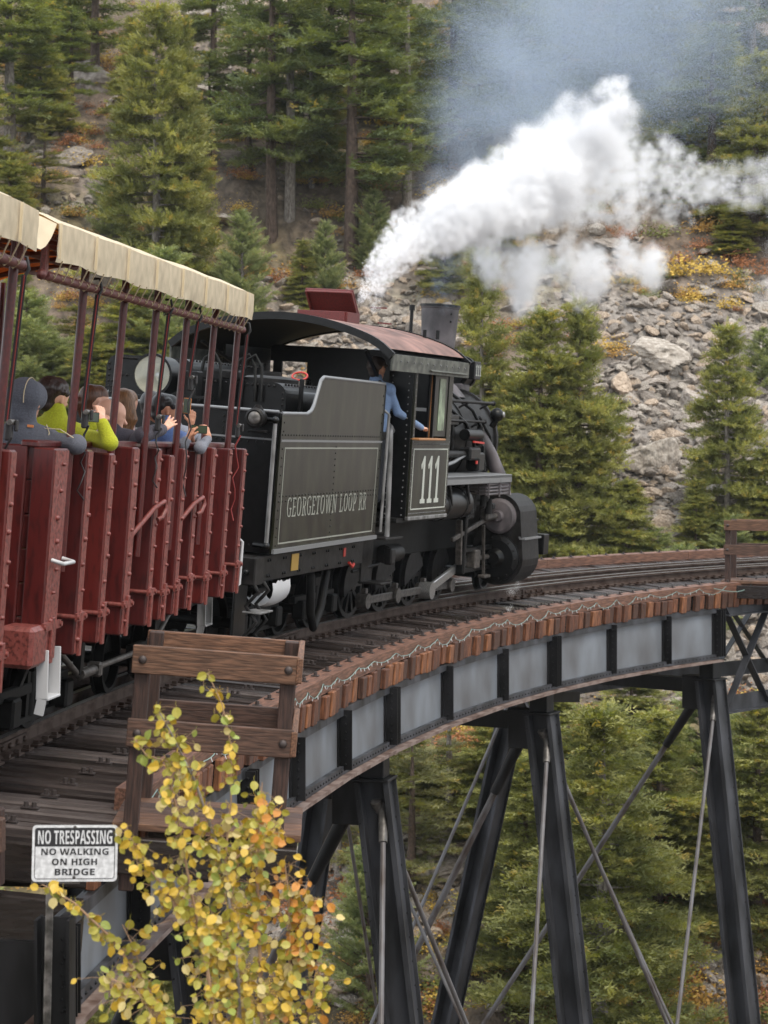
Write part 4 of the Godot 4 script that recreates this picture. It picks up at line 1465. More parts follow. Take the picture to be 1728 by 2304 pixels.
func make_car(label: String, x: Transform3D, l0: float, l1: float, stakes: Array, poles: Array, c0: float, c1: float) -> Node3D:
	var o := thing("excursion_car", label, "rail car", x, "open passenger cars of the train")
	var mid := (l0 + l1) * 0.5
	var long := l1 - l0
	for side in [1.0, -1.0]:
		for k in 6:
			var b := B.new()
			b.box(L(mid, 1.12 * side, 1.06 + k * 0.252), Vector3(0.06, 0.244, long - 0.1), 0.008)
			part(b, "side_plank", M.car_red, o)
		for i in stakes.size():
			var q: Array = stakes[i]
			make_stake(o, q[0], side, q[1], q[2], q[3], i)
		var b := B.new()
		b.box(L(mid, 1.12 * side, 2.462), Vector3(0.14, 0.05, long), 0.012)
		part(b, "top_rail", M.car_red, o)
		b = B.new()
		b.box(L(mid, 1.0 * side, 0.92), Vector3(0.16, 0.2, long), 0.01)
		part(b, "side_sill", M.under, o)
		for l in poles:
			b = B.new()
			b.sweep([L(l, 1.25 * side, 1.5), L(l, 1.25 * side, 2.6), L(l + 0.02, 1.27 * side, 3.98)], [0.032], 10)
			part(b, "canopy_post", M.car_red_pole, o)
	for e in [l0 + 0.04, l1 - 0.04]:
		var b := B.new()
		b.box(L(e, 0, 1.7), Vector3(2.2, 1.5, 0.07), 0.01)
		part(b, "end_wall", M.car_red, o)
	var fl := B.new()
	fl.box(L(mid, 0, 1.02), Vector3(2.1, 0.06, long - 0.15))
	part(fl, "floor", M.under, o)
	for u in [-0.5, 0.5]:
		var b := B.new()
		b.box(L(mid, u, 1.36), Vector3(0.42, 0.05, long - 0.8), 0.01)
		b.box(L(mid, u, 1.18), Vector3(0.3, 0.3, long - 1.0))
		part(b, "bench", M.wood_trim, o)
	for u in [-0.35, 0.35]:
		var b := B.new()
		b.box(L(mid, u, 0.8), Vector3(0.14, 0.24, long))
		part(b, "centre_sill", M.under, o)
	canopy(o, c0, c1, int(absf(l0) * 10))
	return o


func build_car() -> void:
	var x := at(1.675, 0.0765, -0.005)
	var st := [[-3.46, 0.34, 2.44, 0.86], [-2.72, 0.15, 2.43, 0.84], [-2.08, 0.15, 2.4, 0.87], [-1.36, 0.2, 2.45, 0.87], [-0.58, 0.15, 2.44, 0.88], [-0.1, 0.15, 2.38, 0.89], [0.38, 0.15, 2.44, 0.9], [0.9, 0.15, 2.41, 0.91], [1.58, 0.16, 2.45, 0.91], [2.32, 0.15, 2.44, 0.92], [3.02, 0.15, 2.44, 0.92]]
	var o := make_car("open maroon car with stakes and cream canopy, coupled behind the tender", x, -3.62, 3.1, st, [-3.05, -1.9, -0.86, 0.26, 1.38, 2.46], -4.3, 2.36)
	var ce := B.new()  # loose end of the canvas drooping toward the next car
	var er := []
	for i in 7:
		var row := []
		for j in 31:
			var a := -1.0 + j / 15.0
			var t := i / 6.0
			row.append(L(-4.3 - 0.52 * t, a * 1.42 * (1.0 - 0.03 * t), 4.275 - 0.26 * pow(absf(a), 2.2) - 0.05 * t * t - 0.06 * t * sin(a * 9.0) * absf(a) - (0.18 * t * (1.0 - t) * 4.0 * maxf(0.0, absf(a) - 0.85) / 0.15)))
		row.reverse()
		er.append(row)
	ce.grid(er)
	part(ce, "canopy_end", M.canvas, o)
	truck(o, -2.0, 0.33, 0.7)
	truck(o, 1.9, 0.33, 0.7)
	for side in [1.0, -1.0]:
		var b := B.new()
		b.sweep([L(-2.2, 0.95 * side, 0.86), L(-1.35, 0.95 * side, 0.5), L(1.1, 0.95 * side, 0.5), L(1.9, 0.95 * side, 0.86)], [0.028], 8)
		part(b, "truss_rod", M.iron, o)
		for l in [-1.35, 1.1]:
			b = B.new()
			b.box(L(l, 0.95 * side, 0.68), Vector3(0.07, 0.36, 0.09))
			part(b, "queen_post", M.under, o)
	var b := B.new()
	b.sweep([L(-1.35, 0.97, 0.5), L(-0.9, 0.97, 0.5)], [0.045], 8)
	b.box(L(-0.9, 0.97, 0.5), Vector3(0.13, 0.13, 0.08), 0.02)
	part(b, "turnbuckle", M.iron, o)
	b = B.new()
	b.box(L(3.15, 0.2, 0.72), Vector3(0.3, 0.3, 0.5), 0.03)
	part(b, "coupler", M.under, o)
	# white irons
	step_iron(o, -3.36, 1.3, 0.95, 0.36, 0.3, M.white_paint)
	step_iron(o, 2.5, 1.12, 0.95, 0.34, 0.3, M.grey_paint)
	b = B.new()
	b.sweep([L(-3.56, 1.33, 1.62), L(-3.56, 1.42, 1.6), L(-3.3, 1.42, 1.6), L(-3.3, 1.33, 1.62)], [0.016], 8)
	part(b, "grab_iron", M.white_paint, o)
	b = B.new()
	b.sweep([L(3.12, 1.28, 1.5), L(3.18, 1.33, 1.45), L(3.18, 1.33, 1.0), L(3.12, 1.28, 0.95)], [0.016], 8)
	part(b, "grab_iron", M.white_paint, o)
	# bent rope hooks between the stakes
	for l in [-0.58, 0.9]:
		b = B.new()
		b.sweep([L(l - 0.5, 1.2, 1.62), L(l - 0.12, 1.34, 1.92), L(l + 0.02, 1.39, 1.98), L(l + 0.06, 1.4, 1.92), L(l - 0.02, 1.39, 1.84), L(l - 0.06, 1.36, 1.82)], [0.022], 8)
		part(b, "hook", M.car_red_sheen, o)
	# broken timber block under the corner post
	b = B.new()
	b.box(L(-3.78, 1.22, 1.0), Vector3(0.26, 0.3, 0.3), 0.03)
	part(b, "end_block", M.car_red_sheen, o)

	var x2 := at(-6.0, 0.0765, 0.0)
	var st2 := [[1.72, 0.15, 2.43, 0.8], [2.3, 0.15, 2.43, 0.8], [2.78, 0.15, 2.43, 0.8]]
	var o2 := make_car("nearest maroon open car, only its front corner and canopy in view", x2, -1.6, 2.92, st2, [-0.6, 0.6, 2.62], -1.6, 2.55)
	truck(o2, 1.5, 0.33, 0.7)


func build_straps() -> void:  # ratchet straps tied from the eave pipe to the car's side
	var x := at(1.675, 0.0765, -0.005)
	var i := 0
	for q in [[-2.95, 2.72, 2.05, "ratchet strap at the first post behind the yellow jacket"], [-0.74, 2.72, 2.1, "ratchet strap hanging left of the black haired passenger"], [0.36, 3.1, 2.0, "thin ratchet strap beside the raised phones"], [2.55, 2.68, 1.7, "ratchet strap at the last post before the tender"], [-4.72, 2.62, 1.9, "ratchet strap on the nearest car's front post"]]:
		var o := thing("ratchet_strap", q[3], "strap", x, "ratchet straps along the cars")
		var l: float = q[0]
		var b := B.new()
		b.beam(L(l, 1.35, 3.62), L(l - 0.02, 1.31, q[1]), 0.036, 0.006, 0.0, Vector3(0, 0, 1))
		part(b, "webbing", M.strap_black, o)
		b = B.new()
		for e in [-0.013, 0.013]:
			b.beam(L(l + e, 1.356, 3.62), L(l - 0.02 + e, 1.316, q[1]), 0.006, 0.008, 0.0, Vector3(0, 0, 1))
		part(b, "red_stripe", M.strap_red, o)
		b = B.new()
		b.sweep([L(l, 1.35, 3.6), L(l, 1.38, 3.66), L(l, 1.36, 3.74), L(l, 1.31, 3.74)], [0.012], 6)
		part(b, "hook", M.strap_black, o)
		b = B.new()
		b.box(L(l - 0.02, 1.33, q[1] - 0.06), Vector3(0.045, 0.13, 0.06), 0.01)
		b.box(L(l + 0.01, 1.37, q[1] - 0.02), Vector3(0.022, 0.08, 0.045), 0.008)
		part(b, "ratchet", M.strap_black, o)
		b = B.new()
		b.cyl(L(l - 0.06, 1.34, q[1] + 0.0), L(l + 0.04, 1.34, q[1] + 0.0), 0.02, 0.02, 8)
		part(b, "spool", M.galv, o)
		b = B.new()
		var pts := []
		for k in 9:
			pts.append(L(l - 0.03 + 0.035 * sin(k * 1.7 + i), 1.34 + 0.025 * cos(k * 2.3), lerpf(q[1] - 0.1, q[2], k / 8.0)))
		b.sweep(pts, [0.008, 0.01, 0.007], 5)
		part(b, "strap_tail", M.strap_red if i == 3 else M.strap_black, o)
		i += 1


# ---------------------------------------------------------------- tender
func lettering(text: String, size: float, squeeze: float, fill: Material, rim: Material, parent: Node3D, x: Transform3D, called: String) -> void:
	# bold letters with a thinner letter of another colour on top, one part per letter
	var bold := SystemFont.new()
	bold.font_names = PackedStringArray(["Droid Serif"])
	bold.font_weight = 700 if text.length() < 5 else 400
	var thin := SystemFont.new()
	thin.font_names = PackedStringArray(["Droid Serif"])
	var pen := 0.0
	for ch in text:
		if ch == " ":
			pen += size * 0.42
			continue
		var adv := bold.get_string_size(ch, HORIZONTAL_ALIGNMENT_LEFT, -1, 64).x / 64.0 * size
		var t := TextMesh.new()
		t.text = ch; t.font = bold; t.font_size = 64; t.pixel_size = size / 64.0; t.depth = 0.004
		t.horizontal_alignment = HORIZONTAL_ALIGNMENT_CENTER
		var k := Transform3D(Basis().scaled(Vector3(squeeze, 1, 1)), Vector3((pen + adv * 0.5) * squeeze, 0, 0))
		var p := part(t, called, rim, parent, x * k)
		if fill:
			var t2 := TextMesh.new()
			t2.text = ch; t2.font = thin; t2.font_size = 64; t2.pixel_size = size / 64.0 * 0.97; t2.depth = 0.004
			t2.horizontal_alignment = HORIZONTAL_ALIGNMENT_CENTER
			part(t2, "letter_fill", fill, p, Transform3D(Basis(), Vector3(0, 0, 0.003)))
		pen += adv * 1.1


func side_plane(l: float, u: float, v: float) -> Transform3D:  # text on the right side of a vehicle: reads along +l
	return Transform3D(Basis(Vector3(0, 0, -1), Vector3.UP, Vector3(1, 0, 0)), L(l, u, v))


func frame_line(o: Node3D, called: String, m: Material, l0: float, l1: float, v0: float, v1: float, u: float, w: float) -> void:
	var b := B.new()
	b.box(L((l0 + l1) * 0.5, u, v0), Vector3(0.004, w, l1 - l0 + w))
	b.box(L((l0 + l1) * 0.5, u, v1), Vector3(0.004, w, l1 - l0 + w))
	b.box(L(l0, u, (v0 + v1) * 0.5), Vector3(0.004, v1 - v0 - w, w))
	b.box(L(l1, u, (v0 + v1) * 0.5), Vector3(0.004, v1 - v0 - w, w))
	part(b, called, m, o)


func rivets(o: Node3D, pts: Array, r: float, m: Material, flatten := 0.6) -> void:
	var b := B.new()
	for p in pts:
		b.ball(p, Vector3(r, r, r) * Vector3(flatten if r > 0 else 1.0, 1, 1), 6)
	part(b, "rivets", m, o, Transform3D(), "stuff")


func build_tender() -> void:
	var o := thing("tender", "black and olive steam engine tender with a round rear headlight and white outlined lettering", "tender", at(9.445, 0.079, 0.004))
	var side := PackedVector2Array([Vector2(-3.0, 1.26), Vector2(1.11, 1.26), Vector2(1.11, 3.26), Vector2(1.07, 3.3), Vector2(-1.56, 3.3), Vector2(-1.66, 3.26), Vector2(-1.74, 3.14), Vector2(-1.86, 2.96), Vector2(-1.95, 2.89), Vector2(-2.1, 2.85), Vector2(-3.0, 2.85)])
	for s in [1.0, -1.0]:
		var b := B.new()
		b.ext(side.duplicate(), Vector3((1.3 if s > 0 else -1.3) - 0.015, 0, 0), Vector3(0, 0, -1), Vector3.UP, 0.03)
		part(b, "tank_side", M.engine_green, o)
		b = B.new()
		var rim := []
		for q in [[-3.0, 1.9], [-3.0, 2.84], [-2.1, 2.85], [-1.95, 2.89], [-1.86, 2.96], [-1.74, 3.14], [-1.66, 3.26], [-1.56, 3.3], [1.07, 3.3], [1.1, 3.26], [1.11, 2.2]]:
			rim.append(L(q[0], 1.305 * s, q[1]))
		b.sweep(rim.slice(1, 9), [0.022], 8)
		part(b, "rim", M.edge_grey, o)
		b = B.new()
		b.sweep(rim.slice(8), [0.02], 8)
		part(b, "rim", M.engine_black, o)
	var b := B.new()
	b.box(L(-3.0, 0, 2.05), Vector3(2.56, 1.6, 0.03))
	part(b, "rear_plate", M.engine_black, o)
	b = B.new()
	b.box(L(1.0, 0, 2.2), Vector3(2.56, 1.9, 0.03))
	part(b, "front_plate", M.engine_black, o)
	b = B.new()
	b.box(L(-0.95, 0, 2.835), Vector3(2.56, 0.03, 4.05))
	part(b, "deck_plate", M.engine_black, o)
	b = B.new()
	b.cyl(L(-3.02, -1.28, 2.855), L(-3.02, 1.28, 2.855), 0.02, 0.02, 8)
	part(b, "rim", M.edge_grey, o)
	b = B.new()
	b.box(L(-3.022, 0, 2.54), Vector3(2.5, 0.02, 0.012))
	part(b, "seam_strip", M.edge_grey, o)
	b = B.new()
	b.box(L(-0.95, 1.32, 2.534), Vector3(0.012, 0.025, 4.08))
	part(b, "seam_strip", M.edge_grey, o)
	b = B.new()
	b.box(L(-0.95, 1.325, 1.275), Vector3(0.03, 0.05, 4.14))
	part(b, "foot_strip", M.edge_grey, o)
	frame_line(o, "lining", M.trim_faint, -2.83, 0.93, 1.36, 2.45, 1.318, 0.017)
	lettering("GEORGETOWN LOOP RR", 0.31, 0.78, null, M.trim_faint, o, side_plane(-2.62, 1.3185, 1.76), "letter")
	var pts := []
	for k in 34:
		for e in [1.84, 1.9]:
			pts.append(L(-2.9 + k * 0.118, 1.317, e))
	for k in 16:
		pts.append(L(-2.92, 1.317, 1.34 + k * 0.1))
		pts.append(L(1.03, 1.317, 1.34 + k * 0.12))
		pts.append(L(-0.9, 1.317, 1.34 + k * 0.075))
	for k in 40:
		pts.append(L(-2.95 + k * 0.1, 1.317, 2.6))
	rivets(o, pts, 0.014, M.engine_green)
	pts = []
	for k in 26:
		pts.append(L(-3.017, -1.22 + k * 0.098, 2.5))
		pts.append(L(-3.017, -1.22 + k * 0.098, 1.33))
	for k in 22:
		for u in [-1.25, 1.25, 0.62]:
			pts.append(L(-3.017, u, 1.4 + k * 0.065))
	rivets(o, pts, 0.014, M.engine_mid, 1.0)
	# oil bunkers on the deck
	for q in [[-2.0, 0.9, -1.27, 1.0, 3.19, "bunker"], [-1.72, 0.95, -1.44, -0.3, 3.4, "bunker"]]:
		var prof := PackedVector2Array()
		for k in 7:
			prof.append(Vector2(q[2] + 0.16 - 0.16 * sin(k * PI / 12), q[4] - 0.16 + 0.16 * cos(k * PI / 12)))
		prof.append(Vector2(q[2], 2.85)); prof.append(Vector2(q[3], 2.85))
		for k in 7:
			prof.append(Vector2(q[3] - 0.16 + 0.16 * cos(k * PI / 12), q[4] - 0.16 + 0.16 * sin(k * PI / 12)))
		b = B.new()
		b.ext(prof, L(q[1], 0, 0), Vector3.RIGHT, Vector3.UP, q[1] - q[0])
		var bk := part(b, q[5], M.engine_black, o)
		pts = []
		for k in 30:
			pts.append(L(q[0] - 0.004, lerpf(q[2] + 0.16, q[3] - 0.16, k / 29.0), q[4] - 0.04))
		for k in 5:
			pts.append(L(q[0] - 0.004, q[3] - 0.04, q[4] - 0.12 - k * 0.07))
			pts.append(L(q[0] - 0.004, q[2] + 0.04, q[4] - 0.12 - k * 0.07))
		for k in 24:
			pts.append(L(q[0] + 0.1 + k * 0.11, q[3] - 0.05, q[4] - 0.015))
		rivets(bk, pts, 0.018, M.engine_mid, 1.0)
	b = B.new()
	b.cyl(L(-1.4, 0.86, 2.95), L(-1.4, 1.22, 2.95), 0.16, 0.16, 14)
	b.box(L(-1.7, 1.08, 3.05), Vector3(0.05, 0.42, 0.05), 0.01)
	part(b, "deck_fitting", M.engine_black, o)
	# hatch with a red wheel on the bunker, looped cables
	b = B.new()
	b.lathe(L(-1.0, 0.45, 3.19), Vector3.UP, [[0.34, 0.0], [0.34, 0.05], [0.3, 0.07], [0.12, 0.09], [0.12, 0.14], [0, 0.14]], 20)
	b.box(L(-1.2, 0.0, 3.25), Vector3(0.2, 0.12, 0.3), 0.02)
	part(b, "manhole", M.engine_mid, o)
	b = B.new()
	var ring := []
	for k in 13:
		ring.append(L(-0.72 + 0.05 * sin(TAU * k / 12), 0.72 + 0.1 * cos(TAU * k / 12), 3.3 + 0.05 * sin(TAU * k / 12)))
	b.sweep(ring, [0.013], 6, false)
	part(b, "valve_wheel", M.red_bright, o)
	for u in [-0.02, 0.42, 0.5]:
		b = B.new()
		b.sweep([L(-2.04, u - 0.06, 2.88), L(-2.06, u - 0.05, 3.2), L(-2.03, u - 0.03, 3.42), L(-1.95, u + 0.06, 3.5), L(-1.95, u + 0.15, 3.36), L(-2.04, u + 0.2, 3.1), L(-2.04, u + 0.2, 2.95)], [0.02], 6)
		part(b, "hose", M.under, o)
	# rear headlight
	b = B.new()
	b.lathe(L(-2.5, -0.34, 3.17), Vector3(0, 0, 1), [[0.0, -0.1], [0.16, -0.08], [0.225, 0.0], [0.225, 0.36], [0.25, 0.36], [0.25, 0.42], [0.222, 0.42], [0.222, 0.37]], 28)
	var hl := part(b, "headlight", M.engine_black, o)
	b = B.new()
	b.lathe(L(-2.5, -0.34, 3.17), Vector3(0, 0, 1), [[0.0, 0.14], [0.07, 0.16], [0.14, 0.22], [0.19, 0.3], [0.221, 0.39]], 28)
	part(b, "reflector", M.reflector, hl)
	b = B.new()
	b.ball(L(-2.72, -0.34, 3.17), Vector3(0.035, 0.035, 0.045), 10)
	part(b, "bulb", M.white_paint, hl)
	b = B.new()
	b.lathe(L(-2.5, -0.34, 3.17), Vector3(0, 0, 1), [[0.221, 0.405], [0.0, 0.42]], 28)
	part(b, "lens", M.glass, hl)
	b = B.new()
	b.box(L(-2.65, -0.34, 2.9), Vector3(0.4, 0.06, 0.42), 0.01)
	b.box(L(-2.62, 0.06, 3.1), Vector3(0.16, 0.3, 0.2), 0.01)
	b.box(L(-2.62, 0.08, 2.95), Vector3(0.42, 0.03, 0.22))
	part(b, "headlight_bracket", M.engine_black, o)
	# marker lamp
	b = B.new()
	b.lathe(L(-3.16, 1.06, 2.77), Vector3(0, 0, 1), [[0, -0.1], [0.1, -0.1], [0.115, 0], [0.115, 0.05], [0.09, 0.07], [0.08, 0.06]], 16)
	b.box(L(-3.06, 1.06, 2.62), Vector3(0.22, 0.03, 0.12), 0.01)
	b.cyl(L(-3.12, 1.06, 2.86), L(-3.12, 1.06, 2.92), 0.07, 0.03, 10)
	var ml := part(b, "marker_lamp", M.engine_mid, o)
	b = B.new()
	b.ball(L(-3.215, 1.06, 2.77), Vector3(0.078, 0.078, 0.04), 14)
	part(b, "lens", M.galv, ml)
	# corner handrail with ball ends
	b = B.new()
	b.cyl(L(-3.1, 1.27, 1.36), L(-3.1, 1.27, 2.76), 0.024, 0.024, 10)
	part(b, "handrail", M.grey_paint, o)
	b = B.new()
	for v in [1.34, 2.76]:
		b.ball(L(-3.1, 1.27, v), Vector3(0.045, 0.045, 0.045), 10)
		b.cyl(L(-3.1, 1.27, v), L(-3.04, 1.1, v), 0.025, 0.03, 8)
	part(b, "handrail_bracket", M.engine_black, o)
	b = B.new()
	b.ext(PackedVector2Array([Vector2(0.6, 1.3), Vector2(0.82, 1.3), Vector2(0.8, 1.7), Vector2(0.75, 1.86), Vector2(0.67, 1.86), Vector2(0.62, 1.7)]), L(-3.04, 0, 0), Vector3.RIGHT, Vector3.UP, 0.03)
	part(b, "cast_plate", M.engine_black, o)
	b = B.new()
	b.sweep([L(1.2, 1.36, 1.34), L(1.2, 1.36, 2.9), L(1.16, 1.3, 2.95)], [0.02], 8)
	part(b, "handrail", M.grey_paint, o)
	# frame below
	b = B.new()
	b.box(L(-3.2, 0, 1.06), Vector3(2.5, 0.32, 0.3), 0.015)
	part(b, "end_beam", M.engine_mid, o)
	pts = []
	for q in [[0.75, 1.14], [0.95, 1.14], [0.95, 0.98], [0.75, 0.98], [1.15, 1.05]]:
		pts.append(L(-3.36, q[0], q[1]))
	rivets(o, pts, 0.04, M.engine_black, 1.0)
	for s in [1.0, -1.0]:
		b = B.new()
		b.box(L(-0.95, 1.12 * s, 1.06), Vector3(0.1, 0.3, 4.1), 0.01)
		part(b, "frame_sill", M.engine_mid, o)
	b = B.new()
	b.box(L(-0.95, 0, 1.1), Vector3(2.1, 0.24, 4.2))
	part(b, "underframe", M.under, o)
	pts = []
	for k in 7:
		for e in [0.97, 1.15]:
			pts.append(L(-2.7 + k * 0.55, 1.175, e))
			pts.append(L(-2.62 + k * 0.55, 1.175, e))
	rivets(o, pts, 0.022, M.engine_black)
	b = B.new()
	b.box(L(-1.75, 1.178, 1.08), Vector3(0.008, 0.2, 0.26))
	part(b, "builder_plate", M.brass, o)
	b = B.new()
	b.box(L(0.25, 1.178, 1.1), Vector3(0.008, 0.11, 0.09))
	part(b, "tag", M.red_bright, o)
	b = B.new()
	b.sweep([L(0.4, 1.2, 0.96), L(0.5, 1.22, 0.9), L(0.62, 1.2, 0.93)], [0.02], 6)
	part(b, "cable_end", M.red_bright, o)
	truck(o, -1.9, 0.36, 0.62)
	truck(o, 0.35, 0.36, 0.62)
	b = B.new()
	b.sweep([L(-0.55, 1.0, 0.85), L(-0.5, 1.02, 0.35), L(-0.35, 1.02, 0.16), L(-0.1, 1.02, 0.4), L(0.1, 1.0, 0.85)], [0.055], 10)
	part(b, "hose", M.under, o)
	# scrolled step castings at the rear corner and the ladder of treads
	for l in [-3.3, -2.96]:
		b = B.new()
		var sc := []
		for k in 9:
			sc.append(L(l, 1.22 + 0.07 * sin(k * PI / 2.0), 0.92 - k * 0.085))
		b.sweep(sc, [0.026, 0.022], 6)
		part(b, "step_scroll", M.engine_mid, o)
	for v in [0.6, 0.28]:
		b = B.new()
		b.box(L(-3.13, 1.24, v), Vector3(0.22, 0.02, 0.42), 0.004)
		part(b, "step_tread", M.grey_paint, o)
	b = B.new()
	b.box(L(-3.14, 1.02, 0.55), Vector3(0.03, 0.72, 0.4), 0.01)
	part(b, "step_back", M.engine_black, o)
	# torn white sheet curled under the frame
	b = B.new()
	var rows := []
	for i in 11:
		var row := []
		for j in 9:
			var a := lerpf(-0.4, 2.6, j / 8.0)
			var l := -2.74 + i * 0.062
			var top := 0.012 * sin(i * 2.7) + 0.012 * sin(i * 5.1) if j == 0 or j == 8 else 0.0
			row.append(L(l, 1.1 + 0.17 * cos(a), 0.82 - 0.2 * sin(a) * (1.0 + 0.12 * sin(i * 0.33)) + top))
		rows.append(row)
	b.grid(rows)
	part(b, "white_shield", M.white_paint, o)


# ---------------------------------------------------------------- locomotive
func roof_v(u: float) -> float:
	var a := clampf(absf(u) / 1.6, 0, 1)
	return 4.15 - 0.36 * pow(a, 1.9) - 0.1 * pow(a, 12.0)


func build_locomotive() -> void:
	var o := thing("steam_locomotive", "black steam locomotive with olive cab numbered 111, dusty red roof and tall straight chimney", "locomotive", at(12.862, 0.067, 0.011))
	# cab
	for s in [1.0, -1.0]:
		var b := B.new()
		var u: float = 1.45 * s
		b.box(L(-0.365, u, 2.02), Vector3(0.04, 1.1, 1.57), 0.004)
		b.box(L(-0.365, u, 3.62), Vector3(0.04, 0.22, 1.57), 0.004)
		b.box(L(-1.11, u, 3.04), Vector3(0.04, 0.94, 0.08), 0.004)
		b.box(L(0.33, u, 3.04), Vector3(0.04, 0.94, 0.18), 0.004)
		part(b, "cab_side", M.engine_green, o)
		b = B.new()
		b.box(L(-0.34, u + 0.0 * s, 3.04), Vector3(0.05, 0.94, 0.05))
		b.box(L(-0.42, u - 0.04 * s, 3.04), Vector3(0.03, 0.9, 0.07))
		part(b, "window_post", M.engine_black, o)
		b = B.new()
		b.box(L(-0.37, u - 0.03 * s, 3.04), Vector3(0.02, 0.9, 0.03))
		part(b, "sash", M.wood_trim, o)
		b = B.new()
		b.box(L(-0.04, u + 0.0 * s, 3.04), Vector3(0.02, 0.86, 0.5))
		part(b, "window_shutter", M.engine_green, o)
		b = B.new()
		b.box(L(-0.02, u + 0.014 * s, 3.06), Vector3(0.01, 0.74, 0.26), 0.003)
		part(b, "window_pane", M.green_pane, o)
		b = B.new()
		b.box(L(-0.6, u + 0.04 * s, 2.57), Vector3(0.16, 0.03, 1.1), 0.008)
		part(b, "arm_rest", M.wood_trim, o)
		b = B.new()
		b.x = Transform3D(Basis(Vector3(0, 0, 1), -0.35 * s), L(-0.3, u + 0.1 * s, 3.55))
		b.box(Vector3.ZERO, Vector3(0.24, 0.02, 1.5), 0.006)
		part(b, "awning", M.roof_grey, o)
		b = B.new()
		b.box(L(-0.365, u + 0.012 * s, 1.475), Vector3(0.05, 0.05, 1.62), 0.005)
		part(b, "lower_edge", M.grey_paint, o)
		# rear corner wall facing back along the train
		b = B.new()
		b.box(L(-1.15, 1.26 * s, 2.5), Vector3(0.36, 2.1, 0.04), 0.004)
		part(b, "rear_wall", M.engine_black, o)
		b = B.new()
		for k in 22:
			for e in [1.14, 1.38]:
				b.ball(L(-1.172, e * s, 1.52 + k * 0.095), Vector3(0.013, 0.013, 0.009), 5)
		part(b, "rivets", M.steel_bright, o, Transform3D(), "stuff")
		b = B.new()
		b.sweep([L(-1.22, 1.2 * s, 2.66), L(-1.36, 1.22 * s, 2.72), L(-1.5, 1.28 * s, 2.62), L(-1.53, 1.3 * s, 2.4), L(-1.55, 1.34 * s, 1.2)], [0.035], 10)
		part(b, "handrail", M.grey_paint, o)
	frame_line(o, "lining", M.trim, -1.06, 0.34, 1.6, 2.43, 1.4725, 0.016)
	lettering("111", 0.92, 0.5, null, M.trim, o, side_plane(-0.75, 1.474, 1.99), "numeral")
	var pts := []
	for k in 24:
		pts.append(L(-1.12, 1.472, 1.54 + k * 0.09)); pts.append(L(0.38, 1.472, 1.54 + k * 0.09))
	for k in 26:
		pts.append(L(-1.1 + k * 0.058, 1.472, 1.54)); pts.append(L(-1.1 + k * 0.058, 1.472, 2.5)); pts.append(L(-1.1 + k * 0.058, 1.472, 3.68))
	rivets(o, pts, 0.011, M.edge_grey)
	var b := B.new()
	b.box(L(0.4, 0, 2.2), Vector3(2.84, 1.5, 0.04))
	b.box(L(0.4, -0.1, 3.3), Vector3(1.3, 0.7, 0.036))
	b.box(L(0.405, 1.0, 3.3), Vector3(0.3, 0.6, 0.03))
	b.box(L(0.4, 0, 3.68), Vector3(2.84, 0.24, 0.04))
	for u in [-1.3, -0.75, 0.75, 1.3]:
		b.box(L(0.4, u, 3.25), Vector3(0.14, 0.66, 0.038))
	part(b, "front_wall", M.engine_black, o)
	b = B.new()
	b.box(L(-0.5, 0, 1.45), Vector3(2.84, 0.06, 1.9))
	part(b, "cab_floor", M.under, o)
	b = B.new()
	b.cyl(L(-0.1, 0, 2.45), L(0.38, 0, 2.45), 0.78, 0.78, 24)
	for q in [[0.3, 2.8], [-0.3, 2.9], [0.0, 2.4], [0.45, 2.35], [-0.5, 2.5]]:
		b.cyl(L(-0.22, q[0], q[1]), L(-0.1, q[0], q[1]), 0.09, 0.09, 12)
	b.sweep([L(-0.2, 0.2, 3.1), L(-0.3, 0.3, 3.3), L(-0.3, 0.6, 3.35)], [0.03], 6)
	b.sweep([L(-0.25, -0.6, 2.6), L(-0.5, -0.4, 3.3)], [0.04], 6)
	part(b, "backhead", M.under, o)
	b = B.new()
	for u in [-0.9, 0.9]:
		b.box(L(-0.75, u, 2.0), Vector3(0.5, 0.9, 0.6), 0.02)
	part(b, "crew_seat", M.under, o)
	# roof
	var top := []
	var low := []
	for i in 2:
		var r := []
		var q := []
		for j in 41:
			var u := -1.62 + j * 0.081
			r.append(L([-2.5, 0.62][i], u, roof_v(u)))
			q.append(L([-2.5, 0.62][i], u * 0.985, roof_v(u) - 0.06))
		top.append(r)
		q.reverse()
		low.append(q)
	var shell := []
	for row in top:
		shell.append(row.slice(1, 40))
	b = B.new()
	b.grid(shell)
	var rf := part(b, "roof", M.roof_red, o)
	b = B.new()
	for s in [1.0, -1.0]:
		b = B.new()
		b.box(L(-0.94, 1.612 * s, 3.575), Vector3(0.03, 0.22, 3.12), 0.004)
		part(b, "roof_edge", M.roof_grey, rf)
	b = B.new()
	b.grid(low)
	part(b, "roof_lining", M.under, rf)
	b = B.new()
	for l in [-2.5, 0.62]:
		var arc := []
		for j in 41:
			var u := -1.62 + j * 0.081
			arc.append(L(l, u, roof_v(u) - 0.035))
		for j in 40:
			b.beam(arc[j], arc[j + 1], 0.06, 0.1)
	part(b, "roof_band", M.engine_black, rf)
	b = B.new()
	for j in 11:
		b.cyl(L(-2.2 + j * 0.26, 1.62, 3.6), L(-2.2 + j * 0.26, 1.64, 3.6), 0.014, 0.012, 6)
	part(b, "roof_bolts", M.edge_grey, rf, Transform3D(), "stuff")
	for u in [-0.8, 0.8]:
		b = B.new()
		b.beam(L(-2.4, u * 1.5, 3.72), L(-1.15, u * 1.2, 3.3), 0.04, 0.04)
		part(b, "roof_brace", M.under, o)
	# open ventilator hatch
	b = B.new()
	for l in [-1.26, -0.78]:
		b.box(L(l, 0.06, 4.19), Vector3(0.7, 0.14, 0.04), 0.005)
